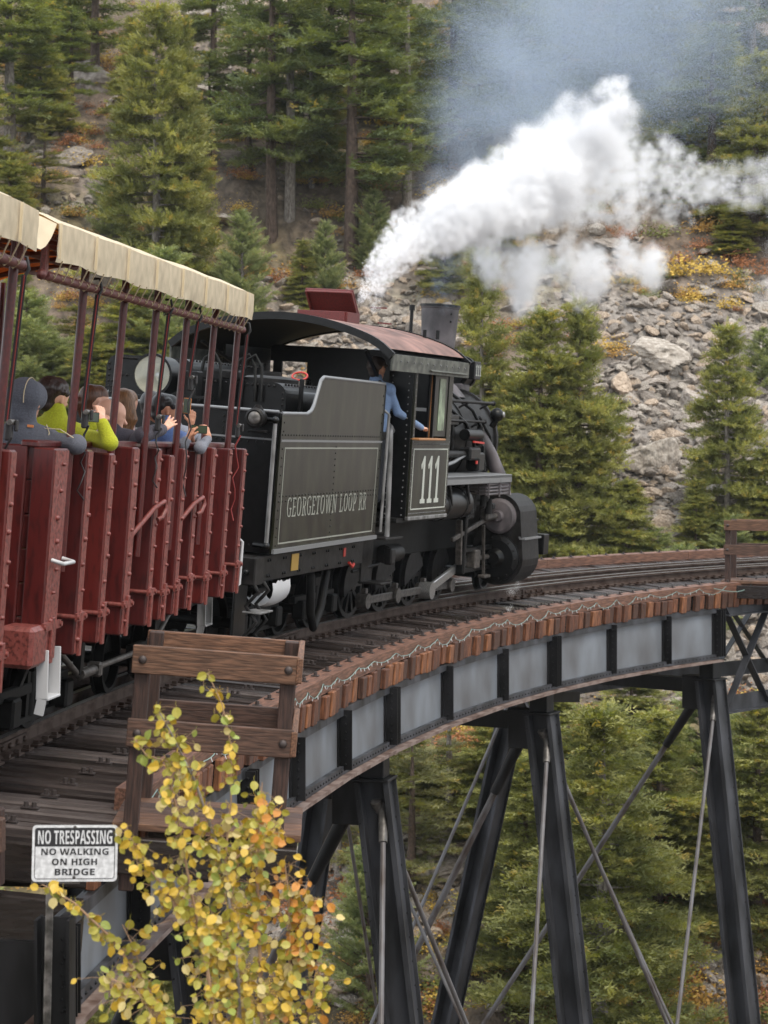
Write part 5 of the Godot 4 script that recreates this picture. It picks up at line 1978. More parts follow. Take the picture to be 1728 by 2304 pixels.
	for u in [-0.3, 0.42]:
		b.box(L(-1.02, u, 4.19), Vector3(0.04, 0.14, 0.46), 0.005)
	part(b, "hatch_frame", M.hatch_red, o)
	b = B.new()
	b.x = Transform3D(Basis(Vector3.RIGHT, -0.85), L(-0.9, 0.06, 4.4))
	b.box(Vector3(0, 0, 0), Vector3(0.72, 0.03, 0.46), 0.006)
	for u in [-0.34, 0.34]:
		b.box(Vector3(u, -0.035, 0), Vector3(0.03, 0.045, 0.44), 0.004)
	for z in [-0.21, 0.21]:
		b.box(Vector3(0, -0.035, z), Vector3(0.65, 0.045, 0.03), 0.004)
	part(b, "hatch_lid", M.hatch_red, o)
	b = B.new()
	b.beam(L(-0.72, 0.1, 4.25), L(-0.66, 0.1, 4.6), 0.02, 0.02)
	b.beam(L(-0.7, 0.56, 4.36), L(-0.7, 0.8, 4.36), 0.02, 0.02)
	b.beam(L(-1.0, 0.8, 4.14), L(-1.0, 1.0, 4.13), 0.03, 0.02)
	part(b, "hatch_stay", M.hatch_red, o)
	# whistle pipes behind the roof
	b = B.new()
	b.cyl(L(0.85, 0.6, 3.2), L(0.85, 0.6, 4.5), 0.028, 0.028, 8)
	b.cyl(L(0.85, 0.6, 4.42), L(0.85, 0.6, 4.5), 0.045, 0.045, 8)
	for u in [0.95, 1.15]:
		b.cyl(L(0.5, u, 4.0), L(0.5, u, 4.13), 0.03, 0.03, 8)
	part(b, "whistle", M.engine_black, o)
	# boiler and smokebox
	b = B.new()
	b.lathe(L(0.42, 0, 2.5), Vector3(0, 0, -1), [[0.84, 0.0], [0.82, 1.0], [0.8, 2.7], [0.8, 2.72]], 40)
	part(b, "boiler", M.engine_black, o)
	b = B.new()
	for l in [0.9, 1.7, 2.45]:
		b.lathe(L(l, 0, 2.5), Vector3(0, 0, -1), [[0.82, -0.05], [0.842, -0.04], [0.842, 0.04], [0.82, 0.05]], 40)
	part(b, "boiler_bands", M.engine_mid, o, Transform3D(), "stuff")
	b = B.new()
	b.lathe(L(3.1, 0, 2.5), Vector3(0, 0, -1), [[0.78, 0.0], [0.82, 0.01], [0.82, 1.4], [0.86, 1.41], [0.86, 1.5], [0.7, 1.56], [0, 1.7]], 40)
	part(b, "smokebox", M.engine_mid, o)
	b = B.new()
	for q in [[1.3, 0.34, 0.5], [2.5, 0.3, 0.45]]:
		b.lathe(L(q[0], 0, 3.15), Vector3.UP, [[q[1] * 1.3, 0.0], [q[1] * 1.05, 0.15], [q[1], 0.25], [q[1], q[2]], [q[1] * 0.8, q[2] + 0.15], [0, q[2] + 0.22]], 24)
	part(b, "dome", M.engine_black, o)
	b = B.new()
	b.lathe(L(3.76, 0, 3.1), Vector3.UP, [[0.5, 0.1], [0.36, 0.26], [0.265, 0.34], [0.262, 0.7], [0.305, 1.5], [0.318, 1.52], [0.318, 1.56], [0.285, 1.56], [0.25, 0.9], [0, 0.8]], 32)
	var ch := part(b, "chimney", M.stack, o)
	b = B.new()
	b.lathe(L(3.76, 0, 3.1), Vector3.UP, [[0.316, 1.53], [0.328, 1.535], [0.328, 1.57], [0.28, 1.57]], 32)
	part(b, "chimney_lip", M.engine_black, ch)
	b = B.new()
	for v in [4.4, 4.52]:
		b.ball(L(3.6, 0.25, v), Vector3(0.02, 0.02, 0.02), 6)
	part(b, "chimney_bolts", M.engine_black, ch, Transform3D(), "stuff")
	# front headlight with its number boards
	b = B.new()
	b.lathe(L(4.66, 0.0, 3.62), Vector3(0, 0, -1), [[0, -0.06], [0.2, -0.05], [0.255, 0.0], [0.255, 0.32], [0.28, 0.33], [0.28, 0.4], [0.24, 0.4], [0, 0.36]], 28)
	var hd := part(b, "headlight", M.engine_black, o)
	b = B.new()
	b.box(L(4.84, 0.28, 3.66), Vector3(0.12, 0.3, 0.34), 0.01)
	part(b, "number_box", M.engine_black, hd)
	b = B.new()
	b.box(L(4.84, 0.342, 3.66), Vector3(0.006, 0.26, 0.28))
	part(b, "number_plate", M.sign_black, hd)
	lettering("111", 0.26, 0.62, null, M.trim, hd, side_plane(4.73, 0.347, 3.66), "numeral")
	b = B.new()
	b.box(L(4.8, 0, 3.3), Vector3(0.34, 0.26, 0.4), 0.02)
	part(b, "headlight_bracket", M.stack, o)
	# class lamp
	b = B.new()
	b.ball(L(4.2, 0.93, 2.95), Vector3(0.115, 0.115, 0.115), 16)
	b.cyl(L(4.2, 0.86, 2.75), L(4.2, 0.92, 2.86), 0.06, 0.05, 8)
	b.cyl(L(4.28, 0.94, 2.95), L(4.34, 0.945, 2.95), 0.07, 0.07, 12)
	var cl := part(b, "class_lamp", M.engine_black, o)
	b = B.new()
	b.ball(L(4.345, 0.945, 2.95), Vector3(0.055, 0.055, 0.02), 10)
	b.ball(L(4.22, 1.04, 2.96), Vector3(0.02, 0.05, 0.05), 10)
	part(b, "lens", M.steel_bright, cl)
	# handrails and plumbing along the boiler
	for q in [[0.45, 4.2, 0.86, 3.13, 0.026], [0.45, 3.6, 0.93, 2.83, 0.02], [0.45, 2.6, 0.98, 2.32, 0.055]]:
		b = B.new()
		b.sweep([L(q[0], q[2], q[3]), L(q[1], q[2], q[3])], [q[4]], 8)
		b.ball(L(q[1], q[2], q[3]), Vector3(1, 1, 1) * (q[4] + 0.018), 8)
		for k in 4:
			var l := lerpf(q[0] + 0.4, q[1] - 0.2, k / 3.0)
			b.cyl(L(l, q[2] - 0.16, q[3] - 0.1), L(l, q[2], q[3]), 0.018, 0.025, 6)
		part(b, "handrail", M.engine_mid, o)
	for q in [[[2.1, 0.6, 3.2], [2.6, 0.95, 2.8], [3.0, 0.95, 2.55], [3.2, 0.98, 2.2]], [[2.9, 0.5, 3.3], [3.2, 0.85, 3.0], [3.45, 0.95, 2.7], [3.5, 1.0, 2.05]], [[0.5, 0.95, 2.12], [1.2, 1.0, 2.1], [2.0, 1.0, 2.2], [2.7, 1.0, 2.35]], [[3.7, 0.8, 2.9], [4.0, 0.9, 2.6], [4.1, 0.95, 2.2]]]:
		b = B.new()
		var p := []
		for k in q:
			p.append(L(k[0], k[1], k[2]))
		b.sweep(p, [0.03], 7)
		part(b, "pipe", M.engine_black if q[0][0] != 0.5 else M.edge_grey, o)
	b = B.new()
	b.box(L(2.75, 1.0, 2.33), Vector3(0.2, 0.2, 0.5), 0.03)
	b.cyl(L(2.5, 0.98, 2.62), L(3.2, 0.98, 2.62), 0.09, 0.09, 12)
	b.box(L(3.1, 0.98, 2.2), Vector3(0.22, 0.3, 0.3), 0.03)
	b.cyl(L(3.25, 0.98, 2.45), L(3.25, 0.98, 2.75), 0.07, 0.05, 10)
	b.box(L(2.2, 0.86, 2.84), Vector3(0.1, 0.16, 0.4), 0.01)
	part(b, "pump_gear", M.engine_black, o)
	b = B.new()
	b.beam(L(2.6, 1.1, 2.52), L(3.15, 1.08, 2.5), 0.03, 0.03)
	part(b, "red_lever", M.red_bright, o)
	b = B.new()
	b.box(L(2.75, 1.12, 2.2), Vector3(0.02, 0.05, 0.06))
	part(b, "red_tag", M.red_bright, o)
	# running board with the cooling coil under its end
	for s in [1.0, -1.0]:
		b = B.new()
		b.box(L(2.05, 1.12 * s, 2.0), Vector3(0.6, 0.05, 3.25), 0.005)
		b.box(L(2.05, 1.4 * s, 1.96), Vector3(0.04, 0.12, 3.25), 0.004)
		part(b, "running_board", M.edge_grey if s > 0 else M.engine_mid, o)
		b = B.new()
		for k in 5:
			for u in [0.98, 1.12, 1.26, 1.38]:
				b.cyl(L(2.5, u * s, 1.93 - k * 0.052), L(3.65, u * s, 1.93 - k * 0.052), 0.018, 0.018, 6)
		for l in [2.55, 3.1, 3.62]:
			b.beam(L(l, 1.41 * s, 1.96), L(l, 1.41 * s, 1.68), 0.02, 0.02)
		part(b, "cooling_coil", M.stack, o, Transform3D(), "stuff")
		b = B.new()
		b.lathe(L(0.55, 1.16 * s, 1.6), Vector3(0, 0, -1), [[0, -0.03], [0.2, 0.0], [0.235, 0.05], [0.235, 1.35], [0.2, 1.4], [0, 1.43]], 24)
		part(b, "air_reservoir", M.engine_black, o)
		for l in [0.85, 1.65]:
			b = B.new()
			b.lathe(L(l, 1.16 * s, 1.6), Vector3(0, 0, -1), [[0.235, -0.04], [0.25, -0.03], [0.25, 0.03], [0.235, 0.04]], 24)
			b.beam(L(l - 0.1, 1.38 * s, 1.92), L(l + 0.02, 1.4 * s, 1.6), 0.05, 0.03)
			part(b, "reservoir_strap", M.engine_mid, o)
		# steam pipe down to the cylinder
		b = B.new()
		b.sweep([L(3.85, 0.7 * s, 2.75), L(4.05, 0.92 * s, 2.3), L(4.3, 1.05 * s, 1.85), L(4.4, 1.08 * s, 1.5)], [0.1, 0.11, 0.13, 0.15], 12)
		part(b, "steam_pipe", M.stack, o)
		# cylinder and valve chest
		var prof := PackedVector2Array()
		for k in 13:
			var a := PI * k / 12
			prof.append(Vector2(1.1 + 0.36 * cos(a), 1.32 + 0.36 * sin(a)))
		for k in 13:
			var a := PI + PI * k / 12
			prof.append(Vector2(1.1 + 0.44 * cos(a) + (0.0), 0.64 + 0.44 * sin(a)))
		b = B.new()
		if s < 0:
			for k in prof.size():
				prof[k] = Vector2(-prof[k].x, prof[k].y)
		b.ext(prof, L(5.05, 0, 0), Vector3.RIGHT, Vector3.UP, 0.9)
		var cy := part(b, "cylinder", M.engine_mid, o)
		b = B.new()
		b.lathe(L(4.15, 1.1 * s, 0.64), Vector3(0, 0, 1), [[0.36, -0.02], [0.38, 0.0], [0.38, 0.06], [0.3, 0.09], [0.16, 0.1], [0.1, 0.2], [0, 0.2]], 28)
		part(b, "cylinder_head", M.engine_black, cy)
		b = B.new()
		b.lathe(L(4.15, 1.1 * s, 1.32), Vector3(0, 0, 1), [[0.28, -0.02], [0.29, 0.0], [0.28, 0.05], [0.24, 0.07], [0.1, 0.08], [0.08, 0.16], [0, 0.16]], 24)
		part(b, "valve_head", M.stack, cy)
		b = B.new()
		for k in 14:
			var a := TAU * k / 14
			b.ball(L(4.08, 1.1 * s + 0.33 * cos(a), 0.64 + 0.33 * sin(a)), Vector3(0.022, 0.022, 0.025), 6)
		part(b, "head_bolts", M.engine_mid, cy, Transform3D(), "stuff")
		b = B.new()
		b.beam(L(4.6, 1.56 * s, 0.98), L(4.6, 1.46 * s, 0.98), 0.92, 0.03)
		b.box(L(4.6, 1.465 * s, 1.0), Vector3(0.03, 0.03, 0.92))
		part(b, "casing_strip", M.edge_grey, cy)
		# crosshead, guides, rods
		b = B.new()
		b.beam(L(2.7, 1.0 * s, 0.82), L(4.1, 1.0 * s, 0.82), 0.07, 0.06)
		b.beam(L(2.7, 1.0 * s, 0.5), L(4.1, 1.0 * s, 0.5), 0.07, 0.06)
		b.box(L(2.7, 0.98 * s, 0.9), Vector3(0.14, 0.9, 0.1), 0.02)
		part(b, "guide_bars", M.engine_black, o)
		b = B.new()
		b.cyl(L(3.3, 1.0 * s, 0.66), L(4.1, 1.0 * s, 0.66), 0.04, 0.04, 10)
		b.box(L(3.25, 1.0 * s, 0.66), Vector3(0.16, 0.3, 0.24), 0.02)
		part(b, "crosshead", M.iron, o)
		b = B.new()
		b.beam(L(3.25, 0.9 * s, 0.64), L(1.55, 0.86 * s, 0.26), 0.06, 0.13, 0.01)
		b.cyl(L(1.55, 0.76 * s, 0.26), L(1.55, 0.95 * s, 0.26), 0.13, 0.13, 14)
		part(b, "main_rod", M.steel_bright, o)
		b = B.new()
		b.beam(L(-0.85, 0.78 * s, 0.26), L(2.75, 0.78 * s, 0.26), 0.05, 0.11, 0.01)
		for l in [-0.85, 0.35, 1.55, 2.75]:
			b.cyl(L(l, 0.7 * s, 0.26), L(l, 0.86 * s, 0.26), 0.11, 0.11, 12)
			b.box(L(l, 0.79 * s, 0.4), Vector3(0.08, 0.08, 0.08), 0.01)
		part(b, "side_rod", M.iron, o)
		b = B.new()
		b.beam(L(2.2, 0.98 * s, 1.0), L(3.6, 1.05 * s, 1.28), 0.05, 0.07, 0.01)
		b.beam(L(3.35, 1.1 * s, 1.2), L(3.5, 1.1 * s, 0.42), 0.03, 0.05, 0.005)
		b.beam(L(2.5, 0.98 * s, 1.3), L(2.6, 0.98 * s, 0.6), 0.06, 0.1, 0.01)
		b.box(L(3.55, 1.1 * s, 0.38), Vector3(0.12, 0.05, 0.3), 0.01)
		b.cyl(L(3.6, 1.06 * s, 1.3), L(4.0, 1.08 * s, 1.32), 0.05, 0.05, 10)
		b.box(L(3.55, 1.06 * s, 1.36), Vector3(0.14, 0.2, 0.2), 0.03)
		part(b, "valve_gear", M.iron, o)
		b = B.new()
		for q in [[3.0, 1.02, 1.55], [3.25, 1.1, 1.62], [2.75, 1.0, 1.42], [3.4, 1.15, 1.5]]:
			b.cyl(L(q[0], q[1] * s, q[2] - 0.12), L(q[0], q[1] * s, q[2] + 0.12), 0.06, 0.05, 8)
			b.box(L(q[0] + 0.1, q[1] * s, q[2]), Vector3(0.12, 0.1, 0.16), 0.02)
		b.box(L(2.9, 0.95 * s, 1.5), Vector3(0.2, 0.4, 0.3), 0.03)
		b.cyl(L(2.75, 1.02 * s, 1.78), L(2.75, 1.02 * s, 1.4), 0.1, 0.1, 12)
		part(b, "pump", M.engine_mid, o)
		for i in 4:
			var l: float = [-0.85, 0.35, 1.55, 2.75][i]
			wheel(o, l, 0.53 * s, 0.46, M.engine_black, 10)
			b = B.new()
			var cw := PackedVector2Array()
			for k in 11:
				var a := PI * k / 10 + 0.35
				cw.append(Vector2(cos(a), sin(a)) * 0.4)
			b.ext(cw, L(l, (0.56 if s > 0 else -0.64), 0.46), Vector3(0, 0, -1) , Vector3.UP, 0.08)
			part(b, "counterweight", M.engine_mid, o)
	b = B.new()
	for l in [-0.85, 0.35, 1.55, 2.75, 4.6]:
		b.cyl(L(l, -0.6, 0.46 if l < 4 else 0.33), L(l, 0.6, 0.46 if l < 4 else 0.33), 0.08, 0.08, 8)
	part(b, "axles", M.under, o, Transform3D(), "stuff")
	for s in [-0.5, 0.5]:
		wheel(o, 5.3, s, 0.33, M.engine_black)
	b = B.new()
	b.box(L(1.6, 0, 1.15), Vector3(1.3, 0.7, 5.6), 0.02)
	b.box(L(4.2, 0, 1.4), Vector3(1.5, 0.9, 1.2), 0.05)
	part(b, "main_frame", M.under, o)
	b = B.new()
	b.box(L(-1.0, 0, 1.1), Vector3(2.0, 0.5, 0.9), 0.03)
	part(b, "ash_pan", M.under, o)
	# cab steps
	for s in [1.0, -1.0]:
		b = B.new()
		b.box(L(-1.55, 1.2 * s, 1.22), Vector3(0.5, 0.03, 0.66), 0.005)
		b.box(L(-1.55, 1.2 * s, 0.6), Vector3(0.34, 0.03, 0.4), 0.005)
		b.box(L(-1.55, 1.06 * s, 0.9), Vector3(0.03, 0.64, 0.4), 0.005)
		b.box(L(-1.3, 1.3 * s, 0.95), Vector3(0.12, 0.22, 0.16), 0.02)
		b.cyl(L(-1.0, 1.1 * s, 0.95), L(-0.5, 1.1 * s, 0.95), 0.13, 0.13, 12)
		b.cyl(L(-1.9, 1.0 * s, 0.75), L(-1.2, 1.1 * s, 0.82), 0.025, 0.025, 6)
		part(b, "cab_step", M.engine_mid, o)
	# pilot beam and its lamp
	b = B.new()
	b.box(L(5.75, 0, 0.82), Vector3(2.9, 0.34, 0.3), 0.012)
	b.box(L(5.5, 0, 0.5), Vector3(1.6, 0.5, 0.3), 0.05)
	part(b, "pilot_beam", M.engine_black, o)
	b = B.new()
	b.sweep([L(5.6, 1.2, 1.0), L(5.6, 1.2, 1.22), L(5.85, 1.2, 1.22), L(5.85, 1.2, 1.0)], [0.03], 6)
	b.box(L(5.7, 1.2, 1.22), Vector3(0.12, 0.03, 0.34))
	part(b, "pilot_step", M.engine_mid, o)
	b = B.new()
	b.ball(L(5.68, 1.2, 1.29), Vector3(0.05, 0.08, 0.05), 8)
	b.ball(L(6.05, 1.3, 0.93), Vector3(0.05, 0.05, 0.08), 8)
	part(b, "white_knob", M.white_paint, o)


# ---------------------------------------------------------------- people: one smooth field per figure
class Field:
	var a := []  # start, end, radius at start, radius at end
	var k := 0.03

	func bone(p: Vector3, q: Vector3, r0: float, r1: float) -> void:
		a.append([p, q, r0, r1])

	static func dist(p: Vector3, e: Array) -> float:
		var d: Vector3 = e[1] - e[0]
		var l := d.length_squared()
		var t := clampf((p - e[0]).dot(d) / l, 0, 1) if l > 1e-9 else 0.0
		return p.distance_to(e[0] + d * t) - lerpf(e[2], e[3], t)

	func value(p: Vector3, list: Array) -> float:
		var v := 9.0
		for e in list:
			var d := dist(p, e)
			var h := maxf(k - absf(v - d), 0.0) / k
			v = minf(v, d) - h * h * k * 0.25
		return v

	func into(b: B, cell: float) -> void:  # surface nets over the blocks that the surface crosses
		var n := 6
		var size := cell * n
		var reach := size * 0.87
		var blocks := {}
		for e in a:
			var m: float = maxf(e[2], e[3]) + reach
			var lo: Vector3 = (e[0] as Vector3).min(e[1]) - Vector3.ONE * m
			var hi: Vector3 = (e[0] as Vector3).max(e[1]) + Vector3.ONE * m
			for x in range(floori(lo.x / size), floori(hi.x / size) + 1):
				for y in range(floori(lo.y / size), floori(hi.y / size) + 1):
					for z in range(floori(lo.z / size), floori(hi.z / size) + 1):
						var c := (Vector3(x, y, z) + Vector3.ONE * 0.5) * size
						if dist(c, e) < reach + k:
							var key := Vector3i(x, y, z)
							if not blocks.has(key):
								blocks[key] = []
							blocks[key].append(e)
		var val := {}
		var where := {}
		var cells := {}
		for key in blocks:
			var c := (Vector3(key) + Vector3.ONE * 0.5) * size
			if absf(value(c, blocks[key])) > reach + k:
				continue
			for x in n + 1:
				for y in n + 1:
					for z in n + 1:
						var g: Vector3i = key * n + Vector3i(x, y, z)
						if not val.has(g):
							val[g] = value(Vector3(g) * cell, blocks[key])
							where[g] = blocks[key]
			for x in n:
				for y in n:
					for z in n:
						var g: Vector3i = key * n + Vector3i(x, y, z)
						var sum := Vector3()
						var cnt := 0
						for ed in [[0, 1], [2, 3], [4, 5], [6, 7], [0, 2], [1, 3], [4, 6], [5, 7], [0, 4], [1, 5], [2, 6], [3, 7]]:
							var p0 := Vector3i(ed[0] & 1, (ed[0] >> 1) & 1, ed[0] >> 2)
							var p1 := Vector3i(ed[1] & 1, (ed[1] >> 1) & 1, ed[1] >> 2)
							var v0: float = val[g + p0]
							var v1: float = val[g + p1]
							if (v0 < 0) != (v1 < 0):
								sum += Vector3(p0).lerp(Vector3(p1), v0 / (v0 - v1))
								cnt += 1
						if cnt:
							cells[g] = (Vector3(g) + sum / cnt) * cell
		var nrm := {}
		for g in cells:
			var p: Vector3 = cells[g]
			var l: Array = where[g]
			var e := cell * 0.5
			nrm[g] = Vector3(value(p + Vector3(e, 0, 0), l) - value(p - Vector3(e, 0, 0), l), value(p + Vector3(0, e, 0), l) - value(p - Vector3(0, e, 0), l), value(p + Vector3(0, 0, e), l) - value(p - Vector3(0, 0, e), l)).normalized()
		var axes := [Vector3i(1, 0, 0), Vector3i(0, 1, 0), Vector3i(0, 0, 1)]
		for g in cells:
			for i in 3:
				var u: Vector3i = axes[(i + 1) % 3]
				var w: Vector3i = axes[(i + 2) % 3]
				var v0: float = val[g]
				var v1: float = val[g + axes[i]]
				if (v0 < 0) == (v1 < 0):
					continue
				var q := [g - u - w, g - w, g, g - u]
				if not (cells.has(q[0]) and cells.has(q[1]) and cells.has(q[3])):
					continue
				if v0 > 0:
					q.reverse()
				b.tri_n(cells[q[0]], cells[q[1]], cells[q[2]], nrm[q[0]], nrm[q[1]], nrm[q[2]])
				b.tri_n(cells[q[0]], cells[q[2]], cells[q[3]], nrm[q[0]], nrm[q[2]], nrm[q[3]])


func head_field(f: Field, c: Vector3, face: Vector3, s := 1.0) -> Dictionary:  # c is the middle of the skull
	var up := Vector3.UP
	var fw := face.normalized()
	var rt := fw.cross(up).normalized()
	up = rt.cross(fw)
	f.bone(c + (up * 0.025 - fw * 0.03) * s, c + (up * 0.03 + fw * 0.02) * s, 0.093 * s, 0.085 * s)
	f.bone(c + (fw * 0.035 - up * 0.03) * s, c + (fw * 0.05 - up * 0.09) * s, 0.07 * s, 0.042 * s)
	f.bone(c + (fw * 0.094 - up * 0.005) * s, c + (fw * 0.118 - up * 0.04) * s, 0.008 * s, 0.014 * s)
	f.bone(c + (fw * 0.088 - up * 0.072 - rt * 0.018) * s, c + (fw * 0.088 - up * 0.072 + rt * 0.018) * s, 0.011 * s, 0.011 * s)
	f.bone(c + (fw * 0.085 + up * 0.018 - rt * 0.035) * s, c + (fw * 0.085 + up * 0.018 + rt * 0.035) * s, 0.014 * s, 0.014 * s)
	for e in [-1.0, 1.0]:
		f.bone(c + (rt * e * 0.086 + up * 0.012 - fw * 0.012) * s, c + (rt * e * 0.083 - up * 0.035 - fw * 0.002) * s, 0.015 * s, 0.01 * s)
	return {"up": up, "fw": fw, "rt": rt}


func hand_field(f: Field, wrist: Vector3, dir: Vector3, back: Vector3, right: bool, spread: float, curl: float) -> void:
	# dir: wrist to knuckles; back: out of the back of the hand
	var d := dir.normalized()
	var bk := (back - d * back.dot(d)).normalized()
	var th := d.cross(bk) * (-1.0 if right else 1.0)  # towards the thumb
	f.bone(wrist, wrist + d * 0.03, 0.026, 0.028)
	for i in 4:
		var o := (1.5 - i) * 0.019
		f.bone(wrist + d * 0.02 + th * o * 0.6, wrist + d * 0.085 + th * o, 0.017, 0.0125)
		var a := spread * (1.5 - i) * 0.16
		var fd := (d * cos(a) + th * sin(a)).normalized()
		var k: Vector3 = wrist + d * 0.088 + th * o
		var ln: float = [0.072, 0.08, 0.075, 0.058][i]
		var f1 := (fd * cos(curl * 0.6) - bk * sin(curl * 0.6))
		var f2 := (fd * cos(curl * 1.5) - bk * sin(curl * 1.5))
		f.bone(k, k + f1 * ln * 0.52, 0.0105, 0.0095)
		f.bone(k + f1 * ln * 0.52, k + f1 * ln * 0.52 + f2 * ln * 0.5, 0.0095, 0.0075)
	var t0 := wrist + d * 0.025 + th * 0.024
	var t1 := t0 + (d * 0.6 + th * 0.75 - bk * 0.15).normalized() * 0.045
	var t2 := t1 + (d * (0.85) + th * (0.45 + spread * 0.3) - bk * curl * 0.35).normalized() * 0.032
	f.bone(t0, t1, 0.015, 0.012)
	f.bone(t1, t2, 0.012, 0.009)


func person(label: String, x: Transform3D, p: Dictionary) -> Node3D:
	# p: head, face, chest, hip, arms: [[shoulder, elbow, wrist, hand direction, back of hand, right?, spread, curl]], skin, coat, hair
	var o := thing("person", label, "person", x, "people aboard the train")
	var sc: float = p.get("scale", 1.2)
	var sk := B.new()
	var h := Field.new()
	h.k = 0.022
	var ax := head_field(h, p.head, p.face, sc)
	h.bone(p.head - ax.up * 0.06 * sc - ax.fw * 0.02 * sc, p.chest + Vector3(0, 0.19, 0) * sc, 0.055 * sc, 0.06 * sc)
	h.into(sk, 0.009)
	var body := Field.new()
	body.k = 0.06
	var hip: Vector3 = p.hip
	var ch: Vector3 = p.chest
	var rt: Vector3 = p.get("across", Vector3.RIGHT)
	body.bone(ch + Vector3(0, 0.2, 0) * sc, ch + Vector3(0, 0.1, 0) * sc, 0.06 * sc, 0.08 * sc)
	for e in [-1.0, 1.0]:
		body.bone(ch + rt * 0.08 * e * sc, hip + rt * 0.07 * e, 0.11 * sc, 0.11)
		body.bone(hip + rt * 0.1 * e, hip + rt * 0.12 * e + Vector3(0, 0.02, -0.42), 0.09, 0.06)
		body.bone(hip + rt * 0.12 * e + Vector3(0, 0.02, -0.42), hip + rt * 0.12 * e + Vector3(0, -0.34, -0.4), 0.06, 0.045)
	var arms := Field.new()
	arms.k = 0.03
	for q in p.arms:
		body.bone(ch + Vector3(0, 0.12, 0) * sc, q[0], 0.09 * sc, 0.066 * sc)
		arms.bone(q[0], q[1], 0.042 * sc, 0.036 * sc)
		arms.bone(q[1], q[2], 0.036 * sc, 0.025 * sc)
	var both := Field.new()
	both.k = 0.05
	both.a = body.a + arms.a
	both.into(sk, 0.026)
	for q in p.arms:
		if q.size() > 3:
			var hf := Field.new()
			hf.k = 0.009
			hand_field(hf, q[2], q[3], q[4], q[5], q[6], q[7])
			hf.into(sk, 0.0045)
	part(sk, "body", p.skin, o)
	var eyes := B.new()
	for e in [-1.0, 1.0]:
		eyes.ball(p.head + (ax.fw * 0.083 + ax.rt * 0.033 * e - ax.up * 0.004) * sc, Vector3.ONE * 0.014 * sc, 8)
	part(eyes, "eyes", M.phone_black, o)
	# coat: the trunk and sleeves a little larger, ending at the cuffs
	var coat := Field.new()
	coat.k = 0.024
	var th: float = p.get("thick", 0.012)
	for e in body.a.slice(0, 2) + body.a.slice(4, 5):
		coat.bone(e[0], e[1], e[2] + th, e[3] + th)
	for q in p.arms:
		coat.bone(ch + Vector3(0, 0.12, 0) * sc, q[0], 0.09 * sc + th, 0.066 * sc + th)
		if p.get("bare", false):
			coat.bone(q[0], (q[0] as Vector3).lerp(q[1], 0.6), 0.05 * sc + th, 0.048 * sc + th)
			continue
		var w: Vector3 = q[2] + (q[1] - q[2]).normalized() * 0.03
		if p.get("quilted", false):  # stitched rings along the sleeve
			for seg in [[q[0], q[1], 0.066, 0.062], [q[1], w, 0.062, 0.046]]:
				for i in 7:
					var c: Vector3 = seg[0].lerp(seg[1], (i + 0.5) / 7.0)
					var dd: Vector3 = (seg[1] - seg[0]) / 7.0 * 0.28
					var rr: float = lerpf(seg[2], seg[3], (i + 0.5) / 7.0) + 0.006
					coat.bone(c - dd, c + dd, rr, rr)
		else:
			coat.bone(q[0], q[1], 0.042 * sc + th, 0.036 * sc + th)
			coat.bone(q[1], w, 0.036 * sc + th, 0.025 * sc + th)
	if p.get("collar", true):
		coat.bone(ch + Vector3(0, 0.2, 0) * sc, ch + Vector3(0, 0.24, 0) * sc, 0.075 * sc, 0.07 * sc)
	if p.has("hood"):
		var hc: Vector3 = p.head
		coat.bone(hc + ax.up * 0.04 - ax.fw * 0.05, hc + ax.up * 0.04 + ax.fw * 0.05, 0.14, 0.122)
		coat.bone(hc - ax.up * 0.05 - ax.fw * 0.05, ch + Vector3(0, 0.2, 0), 0.1, 0.1)
		coat.bone(hc - ax.fw * 0.12 - ax.up * 0.06, hc - ax.fw * 0.1 - ax.up * 0.12, 0.05, 0.06)
	var cb := B.new()
	coat.into(cb, 0.0145)
	part(cb, p.get("garment", "jacket"), p.coat, o)
	var tb := B.new()
	var tf := Field.new()
	tf.k = 0.05
	for e in body.a.slice(2, 4) + body.a.slice(5, 7):
		tf.bone(e[0], e[1], e[2] + 0.014, e[3] + 0.014)
	tf.bone(hip - rt * 0.07, hip + rt * 0.07, 0.125, 0.125)
	tf.into(tb, 0.034)
	part(tb, "trousers", M.strap_black, o)
	if p.has("hair"):
		var hb := B.new()
		var hf := Field.new()
		hf.k = 0.03
		var c: Vector3 = p.head
		hf.bone(c + (ax.up * 0.045 - ax.fw * 0.04) * sc, c + (ax.up * 0.055 + ax.fw * 0.02) * sc, 0.096 * sc, 0.083 * sc)
		hf.bone(c + (-ax.fw * 0.06 + ax.up * 0.01) * sc, c + (-ax.fw * 0.06 - ax.up * 0.05) * sc, 0.078 * sc, 0.06 * sc)
		match p.get("style", "short"):
			"long":
				for i in 11:  # separate locks falling over the shoulders
					var t := (i - 5) / 5.0
					var s0: Vector3 = c + (ax.rt * t * 0.08 - ax.fw * (0.105 - 0.06 * t * t) + ax.up * 0.03)
					var s1: Vector3 = s0 + ax.rt * t * 0.06 - ax.up * 0.17
					hf.bone(s0, s1, 0.045, 0.042)
					hf.bone(s1, s1 - ax.up * (0.14 + 0.03 * sin(i * 2.0)) + ax.rt * 0.02 * sin(i * 1.7), 0.038, 0.014)
			"tied":
				hf.bone(c - ax.fw * 0.12 + ax.up * 0.02, c - ax.fw * 0.18 - ax.up * 0.02, 0.04, 0.05)
				hf.bone(c - ax.fw * 0.16 - ax.up * 0.02, c - ax.fw * 0.13 - ax.up * 0.14, 0.04, 0.02)
			"curly":
				for i in 26:
					var d := Vector3(sin(i * 2.4), 0.2 + 0.8 * absf(cos(i * 1.3)), cos(i * 2.4)).normalized()
					hf.bone(c + d * 0.125 - ax.fw * 0.03, c + d * 0.135 - ax.fw * 0.03, 0.026, 0.022)
